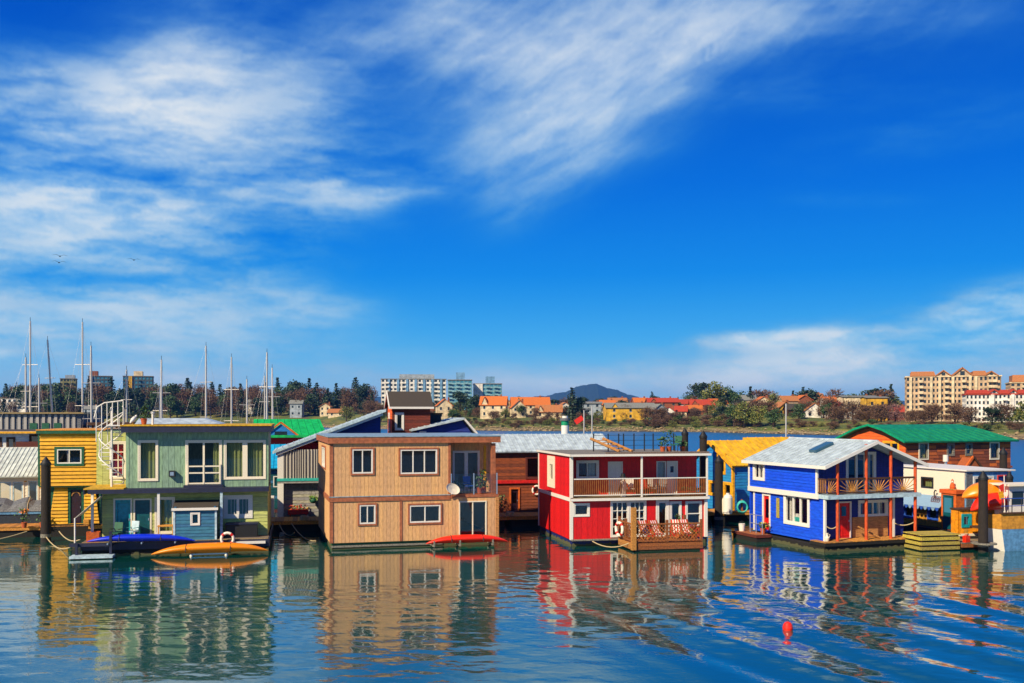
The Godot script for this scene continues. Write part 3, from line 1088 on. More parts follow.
func tree(kind: String, x: float, d: float, h: float, wide: float, label: String, group := "", called := "tree") -> void:
	var t := thing(called, label, "tree" if called != "shrub" else "shrub", Vector3(x, ground(x, d), -d), rng.randf() * 360, group)
	var v: Array = KIND[kind][0]
	var pick: Array = v[rng.randi() % v.size()]
	var b := Transform3D(Basis.from_scale(Vector3(h * wide, h, h * wide)), Vector3.ZERO)
	put(t, "trunk", pick[1], M.bark, b)
	put(t, "crown", pick[0], KIND[kind][1], b)

# ------------------------------------------------------------------ the float homes
func plain_house_shell(h: Node3D, w: float, dep: float, y0: float, y1: float, m: Material) -> void:   # back wall and floor
	bx2(h, "back_wall", 0, y0, -dep, w, y1, -dep + 0.1, m)
	bx2(h, "floor", 0.1, y0 - 0.02, -dep + 0.1, w - 0.1, y0 + 0.06, -0.1, M.dark_wood)

func tan_house() -> void:
	var h := thing("float_home", "boxy tan two-storey float home with brown trim and a glass-railed corner balcony", "float home", Vector3(-9.55, 0, -52.6), 15, "float homes along the pier")
	var D := 8.5
	plain_house_shell(h, 9.1, D, 0.4, 5.6, M.tan[1])
	bx2(h, "hull", 0.12, -0.6, -D + 0.1, 8.9, 0.34, -0.1, M.green_hull)
	bx2(h, "rub_strip", 0.05, 0.10, -0.1, 6.0, 0.20, -0.02, M.concrete)
	growth(h, Vector3(0.12, 0, -0.1), Vector3(8.9, 0, -0.1), Vector3(0, 0, 1))
	growth(h, Vector3(0.12, 0, -D), Vector3(0.12, 0, -0.1), Vector3(-1, 0, 0))
	var o1 := [R(1.51, 1.32, 2.36, 2.33), R(4.19, 1.31, 5.87, 2.25), R(6.89, 0.45, 8.44, 2.41)]
	wall(h, front(), box_poly(0, 0.35, 9.1, 2.62), o1, M.tan[0], "vert", 0.2, M.tan, 0.016)
	var o2 := [R(1.13, 4.0, 2.22, 5.29), R(3.69, 3.94, 5.69, 5.25)]
	wall(h, front(), box_poly(0, 2.62, 6.38, 5.6), o2, M.tan[0], "vert", 0.2, M.tan, 0.016)
	var ow := R(D - 5.3, 4.17, D - 2.85, 5.28)
	wall(h, leftw(0, D), box_poly(0, 0.35, D - 0.04, 5.6), [ow], M.tan[0], "vert", 0.25, M.tan, 0.016)
	wall(h, rightw(9.1), box_poly(1.5, 0.35, D, 5.6), [], M.tan[1])
	wall(h, rightw(9.1), box_poly(0.04, 0.35, 1.5, 2.62), [], M.tan[1])
	for w in [[o1[0], 2, front()], [o1[1], 2, front()], [o2[0], 2, front()], [o2[1], 3, front()], [ow, 2, leftw(0, D)]]:
		window(h, w[2], w[0], {"cols": w[1], "trim": M.tan_trim, "tw": 0.09, "out": 0.06})
	window(h, front(), o1[2], {"cols": 2, "called": "sliding_door", "fw": 0.06, "frame": M.cream})
	# recessed balcony
	var bd := R(6.85, 2.85, 8.4, 5.1)
	wall(h, front(-1.5), box_poly(6.38, 2.75, 9.1, 5.6), [bd], M.tan[1], "vert", 0.2, M.tan)
	wall(h, Transform3D(Basis(Vector3.UP, PI / 2), Vector3(6.4, 0, 0)), box_poly(0.05, 2.75, 1.5, 5.6), [], M.dark_red[0])
	window(h, front(-1.5), bd, {"cols": 2, "called": "french_door", "fw": 0.12, "mw": 0.2, "frame": M.white})
	bx2(h, "balcony_floor", 6.4, 2.62, -1.5, 9.12, 2.76, 0.06, M.tan_trim)
	bx2(h, "balcony_post", 8.72, 2.76, -0.2, 8.95, 5.55, 0.02, M.tan_trim)
	bx2(h, "balcony_post", 8.55, 2.76, -1.2, 8.68, 5.4, -1.05, M.trim_yellow)
	var r := empty(h, "railing")
	for x in [6.46, 7.72, 9.02]: bx2(r, "post", x - 0.03, 2.77, 0.0, x + 0.03, 3.92, 0.05, M.alu)
	for x in [6.5, 7.76]: bx2(r, "pane", x, 2.84, 0.02, x + 1.2, 3.88, 0.028, M.glass)
	bx2(r, "pane", 9.02, 2.84, -1.4, 9.028, 3.88, -0.01, M.glass)
	# trim
	bx2(h, "corner_board", -0.04, 0.35, -0.12, 0.14, 5.6, 0.045, M.tan_trim)
	bx2(h, "band", -0.05, 2.52, 0.0, 6.4, 2.76, 0.07, M.tan_trim)
	bx2(h, "band_cap", -0.06, 2.762, -0.02, 6.4, 2.80, 0.09, M.steel_cap)
	bx2(h, "side_band", -0.07, 2.52, -D, -0.03, 2.80, -0.02, M.tan_trim)
	bx2(h, "batten", 3.66, 0.35, 0.0, 3.8, 2.52, 0.045, M.tan_trim)
	bx2(h, "corner_board", 6.3, 2.80, 0.0, 6.44, 5.6, 0.05, M.tan_trim)
	bx2(h, "corner_board", 8.95, 0.35, -0.1, 9.13, 2.6, 0.05, M.plywood)
	var rf := empty(h, "roof")
	bx2(rf, "fascia", -0.14, 5.6, -D - 0.1, 9.2, 5.93, 0.16, M.tan_trim)
	bx2(rf, "cap", -0.17, 5.932, -D - 0.13, 9.23, 5.985, 0.19, M.steel_cap)
	# satellite dish
	var s := thing("satellite_dish", "pale oval satellite dish on a bracket below the glass-railed balcony", "satellite dish", h.transform * Vector3(6.45, 3.05, 0.0), 15)
	var q := MB.new()
	q.lathe([Vector2(0.0, 0.0), Vector2(0.15, 0.012), Vector2(0.3, 0.05), Vector2(0.42, 0.1), Vector2(0.42, 0.115), Vector2(0.3, 0.065), Vector2(0.0, 0.015)], 24)
	put(s, "reflector", q.mesh(), M.cream, Transform3D(Basis(Vector3.RIGHT, 1.05) * Basis(Vector3.FORWARD, 0.35) * Basis.from_scale(Vector3(1, 1, 0.78)), Vector3(0, 0.02, 0.32)))
	beam(s, "bracket", Vector3(0.05, -0.45, 0.08), Vector3(0.05, 0.0, 0.3), 0.06, 0.06, M.tan_trim)
	beam(s, "feed_arm", Vector3(0, -0.2, 0.35), Vector3(-0.1, -0.15, 0.8), 0.03, 0.03, M.alu)
	bx(s, "feed", Vector3(-0.1, -0.14, 0.82), Vector3(0.07, 0.07, 0.1), M.white)
	kayak("bright red kayak on a low rack below the tan house's sliding door", h.transform * Vector3(7.2, 0.22, 0.75), 13, 4.5, 0.7, 0.5, M.kayak_red, true)
	var rk := thing("kayak_rack", "low wooden rack holding the red kayak above the water", "rack", h.transform * Vector3(6.7, 0, 0.5), 15)
	for x in [-1.4, 0.0, 1.8]:
		bx2(rk, "arm", x, 0.10, -0.6, x + 0.08, 0.2, 0.6, M.concrete)
		bx2(rk, "upright", x, 0.2, 0.52, x + 0.08, 0.42, 0.6, M.concrete)
	# things on the balcony
	for p in [[6.75, -0.5, 0.75], [8.2, -0.6, 0.9], [8.45, -0.9, 1.3]]:
		potted_plant("leafy potted plant on the glass-railed balcony", h.transform * Vector3(p[0], 2.76, p[1]), p[2], "balcony plants")
	var gc := thing("garden_chair", "small dark folding chair on the glass-railed balcony", "chair", h.transform * Vector3(7.6, 2.76, -0.7), 30)
	simple_chair(gc, M.iron, M.cloth_blue)

func simple_chair(t: Node3D, fm: Material, sm: Material) -> void:
	bx(t, "seat", Vector3(0, 0.43, 0), Vector3(0.46, 0.05, 0.44), sm)
	bx(t, "backrest", Vector3(0, 0.72, -0.24), Vector3(0.46, 0.45, 0.04), sm, Vector3(-10, 0, 0))
	for x in [-0.21, 0.21]:
		for z in [-0.2, 0.2]: bx(t, "leg", Vector3(x, 0.203, z), Vector3(0.035, 0.405, 0.035), fm)
		bx(t, "arm", Vector3(x * 1.12, 0.62, -0.01), Vector3(0.05, 0.03, 0.42), fm)

func potted_plant(label: String, at: Vector3, hgt: float, group := "", flower = null) -> void:
	var t := thing("potted_plant", label, "plant", at, rng.randf() * 360, group)
	var q := MB.new()
	var r := 0.16
	q.lathe([Vector2(0, 0), Vector2(r * 0.75, 0), Vector2(r, 0.28), Vector2(r * 1.08, 0.28), Vector2(r * 1.08, 0.32), Vector2(0, 0.30)], 12)
	put(t, "pot", q.mesh(), M.pot)
	var f := MB.new()
	f.colored = true
	for i in 90:
		var p := Vector3(rng.randfn() * 0.13, 0.32 + rng.randf() * (hgt - 0.3), rng.randfn() * 0.13)
		leaf(f, p, rng.randf_range(0.04, 0.09), [Color(0.03, 0.09, 0.02), Color(0.06, 0.13, 0.03), Color(0.02, 0.05, 0.015)][rng.randi() % 3])
	put(t, "foliage", f.mesh(), M.leaf_mid)
	if flower != null:
		wave_flowers(t, "flowers", Vector3(0, hgt * 0.85, 0), Vector3(0.4, 0.25, 0.4), 40, [flower], 0.05)

func red_house() -> void:
	var h := thing("float_home", "red two-storey float home with white trim, long balcony and roof deck", "float home", Vector3(3.19, 0, -54), 12, "float homes along the pier")
	var D := 7.4
	var W := 7.75
	plain_house_shell(h, W, D, 0.4, 4.85, M.red[0])
	bx2(h, "hull", 0.05, -0.6, -D + 0.05, W - 0.05, 0.32, -0.05, M.blue_hull)
	bx2(h, "ledge", -0.02, 0.32, -0.06, 4.0, 0.38, 0.3, M.concrete)
	growth(h, Vector3(0.05, 0, -0.05), Vector3(W, 0, -0.05), Vector3(0, 0, 1))
	growth(h, Vector3(0.05, 0, -D), Vector3(0.05, 0, -0.05), Vector3(-1, 0, 0))
	var fd := R(2.27, 0.5, 3.23, 2.38)
	var fd2 := R(3.3, 0.5, 4.2, 2.38)
	var r2 := R(4.9, 0.5, 5.5, 2.36)
	var r3 := R(5.67, 1.0, 6.25, 2.28)
	var r4 := R(6.6, 1.0, 7.45, 2.27)
	var lw := R(0.16, 1.66, 0.98, 2.27)
	wall(h, front(), box_poly(0, 0.35, W, 2.5), [lw, fd, fd2, r2, r3, r4], M.red[0], "vert", 0.3, M.red, 0.015)
	window(h, front(), lw, {"tw": 0.06, "out": 0.04})
	window(h, front(), fd, {"cols": 3, "rows": 4, "tw": 0.06, "mw": 0.035, "called": "french_door"})
	window(h, front(), fd2, {"cols": 3, "rows": 4, "tw": 0.06, "mw": 0.035, "called": "french_door"})
	window(h, front(), r2, {"tw": 0.08, "called": "glass_door", "fw": 0.1})
	window(h, front(), r3, {"tw": 0.06, "curtain": M.curtain_white, "drawn": [[0.0, 0.35]]})
	window(h, front(), r4, {"tw": 0.06, "rows": 2})
	bx2(h, "pilaster", 4.33, 0.4, 0.0, 4.78, 2.42, 0.04, M.red[1])
	# upper storey set back behind the balcony
	var uw := R(0.72, 3.62, 1.87, 4.5)
	var d1 := R(2.48, 2.62, 3.34, 4.5)
	var d2a := R(5.33, 2.62, 5.9, 4.5)
	var d2b := R(5.95, 2.62, 6.6, 4.5)
	wall(h, front(-1.3), box_poly(0.02, 2.55, W - 0.02, 4.85), [uw, d1, d2a, d2b], M.red[0], "vert", 0.3, M.red, 0.015)
	window(h, front(-1.3), uw, {"cols": 2, "tw": 0.08, "curtain": M.curtain_white, "drawn": [[0.5, 1.0]]})
	door(h, front(-1.3), d1, M.white, {"frame": M.white, "panels": 2, "panel_top": 0.9})
	window(h, front(-1.3), d2a, {"called": "glass_door", "fw": 0.06, "curtain": M.curtain_white})
	door(h, front(-1.3), d2b, M.white, {"glass": Rect2(0.3, 0.68, 0.4, 0.2)})
	var ow := R(D - 4.9, 3.12, D - 3.65, 4.5)
	wall(h, leftw(0, D), box_poly(0, 0.35, D, 4.85), [ow], M.red[0], "vert", 0.4, M.red, 0.012)
	window(h, leftw(0, D), ow, {"tw": 0.22, "fw": 0.26, "trim": M.cream, "frame": M.cream, "out": 0.04})
	wall(h, rightw(W), box_poly(1.3, 0.35, D, 4.85), [], M.red[0])
	wall(h, rightw(W), box_poly(0.02, 0.35, 1.3, 2.5), [], M.red[0])
	bx2(h, "side_band", -0.05, 2.42, -D, -0.016, 2.62, 0.0, M.white)
	bx2(h, "corner_board", -0.06, 0.35, -0.1, 0.1, 2.42, 0.05, M.white)
	bx2(h, "corner_board", -0.06, 2.62, -0.1, 0.1, 4.84, 0.05, M.white)
	bx2(h, "corner_board", -0.05, 0.35, -D - 0.02, -0.01, 4.84, -D + 0.12, M.white)
	var s := empty(h, "balcony")
	bx2(s, "slab", 0.0, 2.46, -1.3, W + 0.05, 2.56, 0.28, M.concrete)
	bx2(s, "fascia", -0.08, 2.46, 0.282, W + 0.1, 2.60, 0.33, M.white)
	planks(s, "plank", 0.1, W - 0.02, -1.28, 0.28, 2.61, M.grey_plank, 0.16, false, 0.03)
	for x in [3.93, W - 0.02]: bx2(h, "balcony_post", x - 0.045, 2.62, 0.18, x + 0.045, 4.84, 0.27, M.white)
	bx2(h, "balcony_post", W - 0.12, 0.35, 0.02, W + 0.04, 2.42, 0.18, M.white)
	var rl := railing(h, Vector3(0.1, 2.66, 0.22), Vector3(3.87, 2.66, 0.22), 0.98, 34, M.white, M.wood, 0.055, 0.035)
	var r2l := railing(h, Vector3(3.99, 2.66, 0.22), Vector3(W - 0.08, 2.66, 0.22), 0.98, 34, M.white, M.wood, 0.055, 0.035)
	var rf := empty(h, "roof")
	bx2(rf, "deck", -0.1, 4.86, -D - 0.1, W + 0.15, 4.96, 0.33, M.concrete)
	bx2(rf, "fascia", -0.13, 4.86, 0.332, W + 0.18, 4.98, 0.38, M.white)
	bx2(rf, "side_fascia", -0.14, 4.86, -D - 0.1, -0.102, 4.98, 0.38, M.white)
	bx2(rf, "edge_beam", 1.9, 4.985, 0.1, W + 0.1, 5.09, 0.3, M.grey_plank[0])
	# roof deck rail
	var rr := empty(h, "roof_railing")
	for x in [2.6, 3.5, 4.15, 4.45, 5.1, 5.75, 6.3, 7.6]:
		bx2(rr, "post", x - 0.03, 4.96, -4.5, x + 0.03, 6.0, -4.44, M.iron)
	for y in [5.3, 5.6, 5.9]: rod(rr, "cable", Vector3(2.6, y, -4.47), Vector3(7.6, y, -4.47), 0.012, M.iron)
	var st := thing("roof_stair", "two slanting wooden stringers of a stair up to the red house's roof deck", "stair", h.transform * Vector3(2.9, 4.96, -1.6), 12)
	for x in [0.0, 0.75]:
		beam(st, "stringer", Vector3(x - 0.55, 0.75, -2.6), Vector3(x + 0.35, 0.09, 0.0), 0.14, 0.12, M.plank[0])
	for i in 5:
		var t := (i + 0.5) / 5
		bx(st, "tread", Vector3(lerpf(-0.17, 0.72, t), lerpf(0.72, 0.12, t), lerpf(-2.5, -0.1, t)), Vector3(0.75, 0.04, 0.3), M.plank[1])
	for p in [[6.05, -2.2, 0.85], [6.5, -2.4, 1.25], [7.3, -2.3, 0.6]]:
		potted_plant("potted shrub on the red house's roof deck", h.transform * Vector3(p[0], 4.965, p[1]), p[2], "roof deck plants")
	var lc := thing("lounge_chair", "green folding lounger beside pots on the red house's roof deck", "chair", h.transform * Vector3(6.8, 4.965, -2.0), -40)
	simple_chair(lc, M.iron, M.trim_green)
	# on the balcony
	var fg := thing("ornament_figure", "small black and white figure standing at the red house's balcony rail", "figure", h.transform * Vector3(2.95, 2.63, 0.0), 20)
	var q := MB.new()
	q.lathe([Vector2(0.0, 0.0), Vector2(0.16, 0.02), Vector2(0.14, 0.3), Vector2(0.2, 0.6), Vector2(0.16, 0.82), Vector2(0.06, 0.9), Vector2(0.11, 1.0), Vector2(0.11, 1.08), Vector2(0.0, 1.14)], 12)
	put(fg, "body", q.mesh(), M.cloth_white)
	var q2 := MB.new()
	q2.lathe([Vector2(0.0, 1.08), Vector2(0.2, 1.08), Vector2(0.2, 1.11), Vector2(0.12, 1.12), Vector2(0.11, 1.27), Vector2(0.0, 1.28)], 12)
	put(fg, "hat", q2.mesh(), M.black)
	beam(fg, "arm", Vector3(-0.15, 0.75, 0.05), Vector3(-0.32, 0.35, 0.15), 0.07, 0.07, M.black)
	beam(fg, "arm", Vector3(0.15, 0.75, 0.05), Vector3(0.3, 0.4, 0.15), 0.07, 0.07, M.cloth_red)
	for i in 4:
		var t := thing("balcony_chair", "chair with a pale cloth over it on the red house's balcony", "chair", h.transform * Vector3([3.45, 4.35, 4.75, 5.3][i], 2.62, -0.35), rng.randf_range(-30, 30), "balcony chairs")
		simple_chair(t, M.iron, [M.cloth_white, M.cloth_red, M.curtain_grey, M.tarp][i])
	var pl := thing("planter_box", "low planter box full of green leaves on the red house's balcony", "planter", h.transform * Vector3(6.95, 2.62, -0.05), 12)
	bx(pl, "box", Vector3(0, 0.1, 0), Vector3(1.3, 0.2, 0.25), M.wood)
	wave_flowers(pl, "foliage", Vector3(0, 0.34, 0), Vector3(1.25, 0.3, 0.3), 130, [Color(0.02, 0.12, 0.04), Color(0.03, 0.18, 0.06)])
	wood_deck()

func wood_deck() -> void:
	var h := thing("floating_deck", "brown wooden floating deck with lattice railing moored at the red house", "deck", Vector3(6.30, 0, -51.8), 12)
	bx2(h, "float", 0.1, -0.5, -2.3, 3.7, 0.1, -0.1, M.float_black)
	growth(h, Vector3(0.1, 0, -0.1), Vector3(3.7, 0, -0.1), Vector3(0, 0, 1))
	for i in 2:
		bx2(h, "front_plank", 0, 0.10 + i * 0.17, -0.05, 3.82, 0.26 + i * 0.17, 0.0, M.deck_wood[i])
		bx2(h, "side_plank", -0.05, 0.10 + i * 0.17, -2.4, -0.002, 0.26 + i * 0.17, 0.0, M.plank[i])
	planks(h, "plank", 0, 3.82, -2.4, -0.06, 0.47, M.deck_wood, 0.15)
	bx2(h, "corner_post", -0.12, 0.1, -0.12, 0.12, 2.3, 0.1, M.plank[1])
	for p in [[3.75, -0.05], [-0.0, -2.35], [-0.02, -1.2], [1.85, -0.06], [3.75, -2.35]]:
		bx2(h, "post", p[0] - 0.06, 0.47, p[1] - 0.06, p[0] + 0.06, 1.62, p[1] + 0.06, M.deck_wood[0])
	for seg in [[Vector3(0.12, 0, -0.02), Vector3(3.7, 0, -0.02)], [Vector3(-0.02, 0, -2.3), Vector3(-0.02, 0, -0.12)]]:
		var r := empty(h, "lattice_railing")
		for y in [0.56, 1.42]: beam(r, "rail", seg[0] + Vector3(0, y, 0), seg[1] + Vector3(0, y, 0), 0.07, 0.07, M.deck_wood[1])
		var L: float = (seg[1] - seg[0]).length()
		var k := int(L / 0.2)
		for i in range(-4, k):
			for s in [0, 1]:
				var a := i * 0.2
				var t0 := clampf(a, 0, L)
				var t1 := clampf(a + 0.84, 0, L)
				if t1 - t0 < 0.06: continue
				var y0 := 0.58 + (t0 - a)
				var y1 := 0.58 + (t1 - a)
				if s: y0 = 2.0 - y0; y1 = 2.0 - y1
				var off := Vector3(0, 0, 0.012 * (1 if s else -1)) if seg[0].z > -0.1 else Vector3(0.012 * (1 if s else -1), 0, 0)
				beam(r, "lath", seg[0].lerp(seg[1], t0 / L) + Vector3(0, y0, 0) + off, seg[0].lerp(seg[1], t1 / L) + Vector3(0, y1, 0) + off, 0.035, 0.012, M.deck_wood[(i + s + 8) % 4])
	for x in [0.9, 1.5, 2.7, 3.2]:
		var t := thing("deck_chair", "deck chair draped with a red and white striped cloth on the lattice deck", "chair", h.transform * Vector3(x, 0.47, -0.75 - 0.3 * fmod(x, 0.7)), 12 + rng.randf_range(-20, 20), "deck chairs with striped cloths")
		for sx in [-0.26, 0.26]:
			beam(t, "frame", Vector3(sx, 0.0, 0.35), Vector3(sx, 1.05, -0.3), 0.045, 0.045, M.wood)
			beam(t, "leg", Vector3(sx * 0.9, 0.0, -0.3), Vector3(sx * 0.9, 0.55, 0.1), 0.045, 0.045, M.wood)
		for i in 7:
			var u := (i + 0.5) / 7
			var xx := lerpf(-0.24, 0.24, u)
			beam(t, "stripe", Vector3(xx, 0.42, 0.1), Vector3(xx, 1.03, -0.27), 0.068, 0.012, M.cloth_red if i % 2 == 0 else M.cloth_white)
			beam(t, "stripe", Vector3(xx, 0.34, 0.42), Vector3(xx, 0.42, 0.1), 0.068, 0.012, M.cloth_red if i % 2 == 0 else M.cloth_white)
	potted_plant("potted plant with red flowers on the corner of the lattice deck", h.transform * Vector3(3.5, 0.47, -0.4), 0.9, "", Color(0.6, 0.02, 0.02))
	potted_plant("tall leafy potted plant beside the lattice deck's rail", h.transform * Vector3(3.2, 0.47, -1.9), 1.2)
	life_ring("white life ring with red bands on the lattice deck's side rail", h.transform * Vector3(-0.2, 1.0, -1.75), 12 - 78, 0.42)
	var rp := thing("mooring_rope", "slack mooring rope hanging along the red house's hull", "rope", Vector3.ZERO)
	tube(rp, "line", arc(Vector3(4.3, 0.34, -53.55), Vector3(6.2, 0.42, -52.4), 0.28), 0.03, M.rope)

func green_house() -> void:
	var h := thing("float_home", "pale green two-storey float home with navy eaves and a white spiral stair", "float home", Vector3(-20.02, 0, -52), 12, "float homes along the pier")
	var D := 6.0
	var W := 7.1
	bx2(h, "back_wall", -1.9, 0.7, -D, W, 6.2, -D + 0.1, M.green[0])
	# float and deck
	bx2(h, "float", -1.9, -0.5, -D, W + 0.1, 0.30, 1.5, M.float_black)
	bx2(h, "deck_beam", -1.95, 0.30, 1.5, W + 0.15, 0.66, 1.6, M.navy)
	bx2(h, "deck_beam", W + 0.1, 0.30, -D, W + 0.16, 0.66, 1.5, M.navy)
	planks(h, "plank", -1.95, W + 0.1, -0.1, 1.5, 0.68, M.grey_plank, 0.16, false)
	growth(h, Vector3(-1.9, 0, 1.5), Vector3(W + 0.1, 0, 1.5), Vector3(0, 0, 1))
	# lower storey
	var td := R(-0.66, 0.72, 0.26, 2.77)
	var dd := R(0.32, 0.72, 1.22, 2.75)
	var dw := R(1.45, 0.95, 2.3, 2.73)
	var lw := R(4.95, 1.74, 6.2, 2.72)
	wall(h, front(), box_poly(-1.2, 0.68, W, 3.1), [td, dd, dw, lw], M.lime[0], "lap", 0.19, M.lime)
	wall(h, leftw(-1.2, D), box_poly(0, 0.68, D, 3.1), [], M.lime[0], "lap", 0.19, M.lime)
	wall(h, rightw(W), box_poly(0, 0.68, D, 3.1), [], M.lime[0], "lap", 0.19, M.lime)
	door(h, front(), td, M.teal_door, {"glass": Rect2(0.12, 0.08, 0.76, 0.84), "frame": M.cream})
	bx2(h, "door_blind", -0.5, 0.85, -0.2, 0.1, 2.6, -0.18, M.teal_door)
	door(h, front(), dd, M.deep_teal, {"frame": M.cream})
	window(h, front(), dw, {"tw": 0.08, "trim": M.cream, "frame": M.cream, "curtain": M.curtain_green})
	window(h, front(), lw, {"cols": 2, "rows": 1, "tw": 0.13, "mw": 0.14, "fw": 0.1})
	for s in 2:
		for i in 2: bx2(h, "glazing_bar", 5.05 + s * 0.6 + 0.17 * (i + 1) - 0.01, 1.84, -0.03, 5.05 + s * 0.6 + 0.17 * (i + 1) + 0.01, 2.62, 0.0, M.white)
	# upper storey
	var w1 := R(0.60, 3.72, 1.48, 5.72)
	var bd := R(2.98, 3.46, 4.68, 5.70)
	var w2 := R(4.92, 3.75, 6.95, 5.70)
	wall(h, front(), box_poly(0, 3.3, W, 6.2), [w1, bd, w2], M.green[0], "vert", 0.3, M.green, 0.012)
	wall(h, leftw(0, D), box_poly(0, 3.3, D, 6.2), [], M.green[0], "vert", 0.3, M.green, 0.012)
	wall(h, rightw(W), box_poly(0, 3.3, D, 6.2), [], M.green[0], "vert", 0.3, M.green, 0.012)
	window(h, front(), w1, {"tw": 0.07, "curtain": M.curtain_green, "trim": M.cream, "frame": M.cream})
	window(h, front(), bd, {"cols": 2, "called": "balcony_door", "tw": 0.08, "trim": M.cream, "frame": M.cream, "curtain": M.curtain_green, "drawn": [[0.8, 1.0]], "mw": 0.1})
	window(h, front(), w2, {"cols": 2, "tw": 0.07, "trim": M.cream, "frame": M.cream, "curtain": M.curtain_green, "mw": 0.26})
	var jr := empty(h, "guard_rail")
	for x in [3.03, 3.83, 4.66]: bx2(jr, "post", x - 0.04, 3.46, 0.08, x + 0.04, 4.5, 0.16, M.cream)
	for y in [3.5, 4.05, 4.4]: bx2(jr, "rail", 3.0, y - 0.035, 0.10, 4.7, y + 0.035, 0.14, M.cream)
	bx2(h, "corner_board", -0.05, 3.3, -0.1, 0.1, 6.2, 0.03, M.green[2])
	bx2(h, "corner_board", W - 0.1, 3.3, -0.1, W + 0.05, 6.2, 0.03, M.green[2])
	# yellow rear wing beside the stair
	var yo := R(-1.15, 3.75, -0.45, 5.6)
	wall(h, front(-2.2), box_poly(-1.9, 3.3, 0.0, 6.2), [yo], M.lime[2], "vert", 0.3, M.lime, 0.012)
	window(h, front(-2.2), yo, {"cols": 2, "rows": 4, "tw": 0.09, "trim": M.cream, "frame": M.cream, "curtain": M.cloth_red, "mw": 0.05})
	wall(h, leftw(-1.9, D), box_poly(0, 3.3, D - 2.2, 6.2), [], M.lime[1])
	# mid floor and roof
	bx2(h, "storey_band", -1.75, 3.08, -0.2, W + 0.08, 3.30, 0.9, M.navy)
	bx2(h, "balcony_floor", 2.85, 3.30, 0.02, 4.85, 3.42, 0.45, M.navy)
	bx2(h, "stair_landing", -1.95, 3.302, -2.19, -0.02, 3.36, 0.9, M.roof_yellow)
	bx2(h, "landing_edge", -1.97, 3.06, -2.4, -1.9, 3.301, 0.92, M.navy)
	var rf := empty(h, "roof")
	bx2(rf, "fascia", -0.2, 6.2, -D - 0.2, W + 0.2, 6.52, 0.6, M.navy)
	bx2(rf, "top", -0.24, 6.522, -D - 0.24, W + 0.24, 6.60, 0.64, M.roof_yellow)
	var sk := MB.new()
	var b0 := [Vector3(0.2, 6.62, -1.2), Vector3(4.6, 6.62, -1.2), Vector3(4.6, 6.62, -5.5), Vector3(0.2, 6.62, -5.5)]
	var b1 := [Vector3(0.2, 6.92, -2.6), Vector3(3.6, 6.92, -2.6), Vector3(3.6, 6.92, -4.8), Vector3(0.2, 6.92, -4.8)]
	for i in 4: sk.quad(b0[i], b0[(i + 1) % 4], b1[(i + 1) % 4], b1[i])
	sk.quad(b1[0], b1[1], b1[2], b1[3])
	put(rf, "raised_hip", sk.mesh(), M.roof_metal)
	# porch posts, wall lamp
	bx2(h, "porch_post", 1.6, 0.68, 0.72, 1.73, 3.08, 0.85, M.white)
	bx2(h, "porch_post", 4.72, 0.68, 0.72, 4.85, 3.08, 0.85, M.pale_blue)
	bx2(h, "porch_post", -1.6, 0.68, 0.72, -1.48, 3.08, 0.85, M.cream)
	var lp := empty(h, "wall_lantern", front(0.012, 2.26, 4.02))
	bx2(lp, "backplate", -0.1, -0.16, 0, 0.1, 0.16, 0.03, M.iron)
	bx2(lp, "housing", -0.15, -0.15, 0.03, 0.15, 0.17, 0.28, M.iron)
	bx2(lp, "lens", -0.09, -0.08, 0.281, 0.09, 0.1, 0.29, M.alu)
	# garden shed on the deck
	var s := thing("deck_shed", "small blue lap-sided shed with a white-framed window on the green house's deck", "shed", h.transform * Vector3(2.5, 0.68, 1.35), 12)
	wall(s, front(), box_poly(0, 0, 2.05, 1.55), [R(0.86, 0.82, 1.2, 1.35)], M.shed[0], "lap", 0.17, M.shed)
	wall(s, leftw(0, 1.1), box_poly(0, 0, 1.1, 1.7), [], M.shed[0], "lap", 0.17, M.shed)
	wall(s, rightw(2.05), box_poly(0, 0, 1.1, 1.7), [], M.shed[0])
	window(s, front(), R(0.86, 0.82, 1.2, 1.35), {"tw": 0.07, "fw": 0.04})
	roof(s, Vector3(-0.1, 1.6, 0.12), Vector3(2.15, 1.6, 0.12), Vector3(2.15, 1.95, -1.25), Vector3(-0.1, 1.95, -1.25), 0.06, M.roof_brown)
	bx2(s, "eave_board", -0.12, 1.53, 0.125, 2.17, 1.66, 0.16, M.white)
	for x in [0.0, 2.05]: bx2(s, "corner_board", x - 0.05, 0, -0.02, x + 0.05, 1.53, 0.045, M.pale_blue)
	spiral_stair(h)
	green_house_things(h)

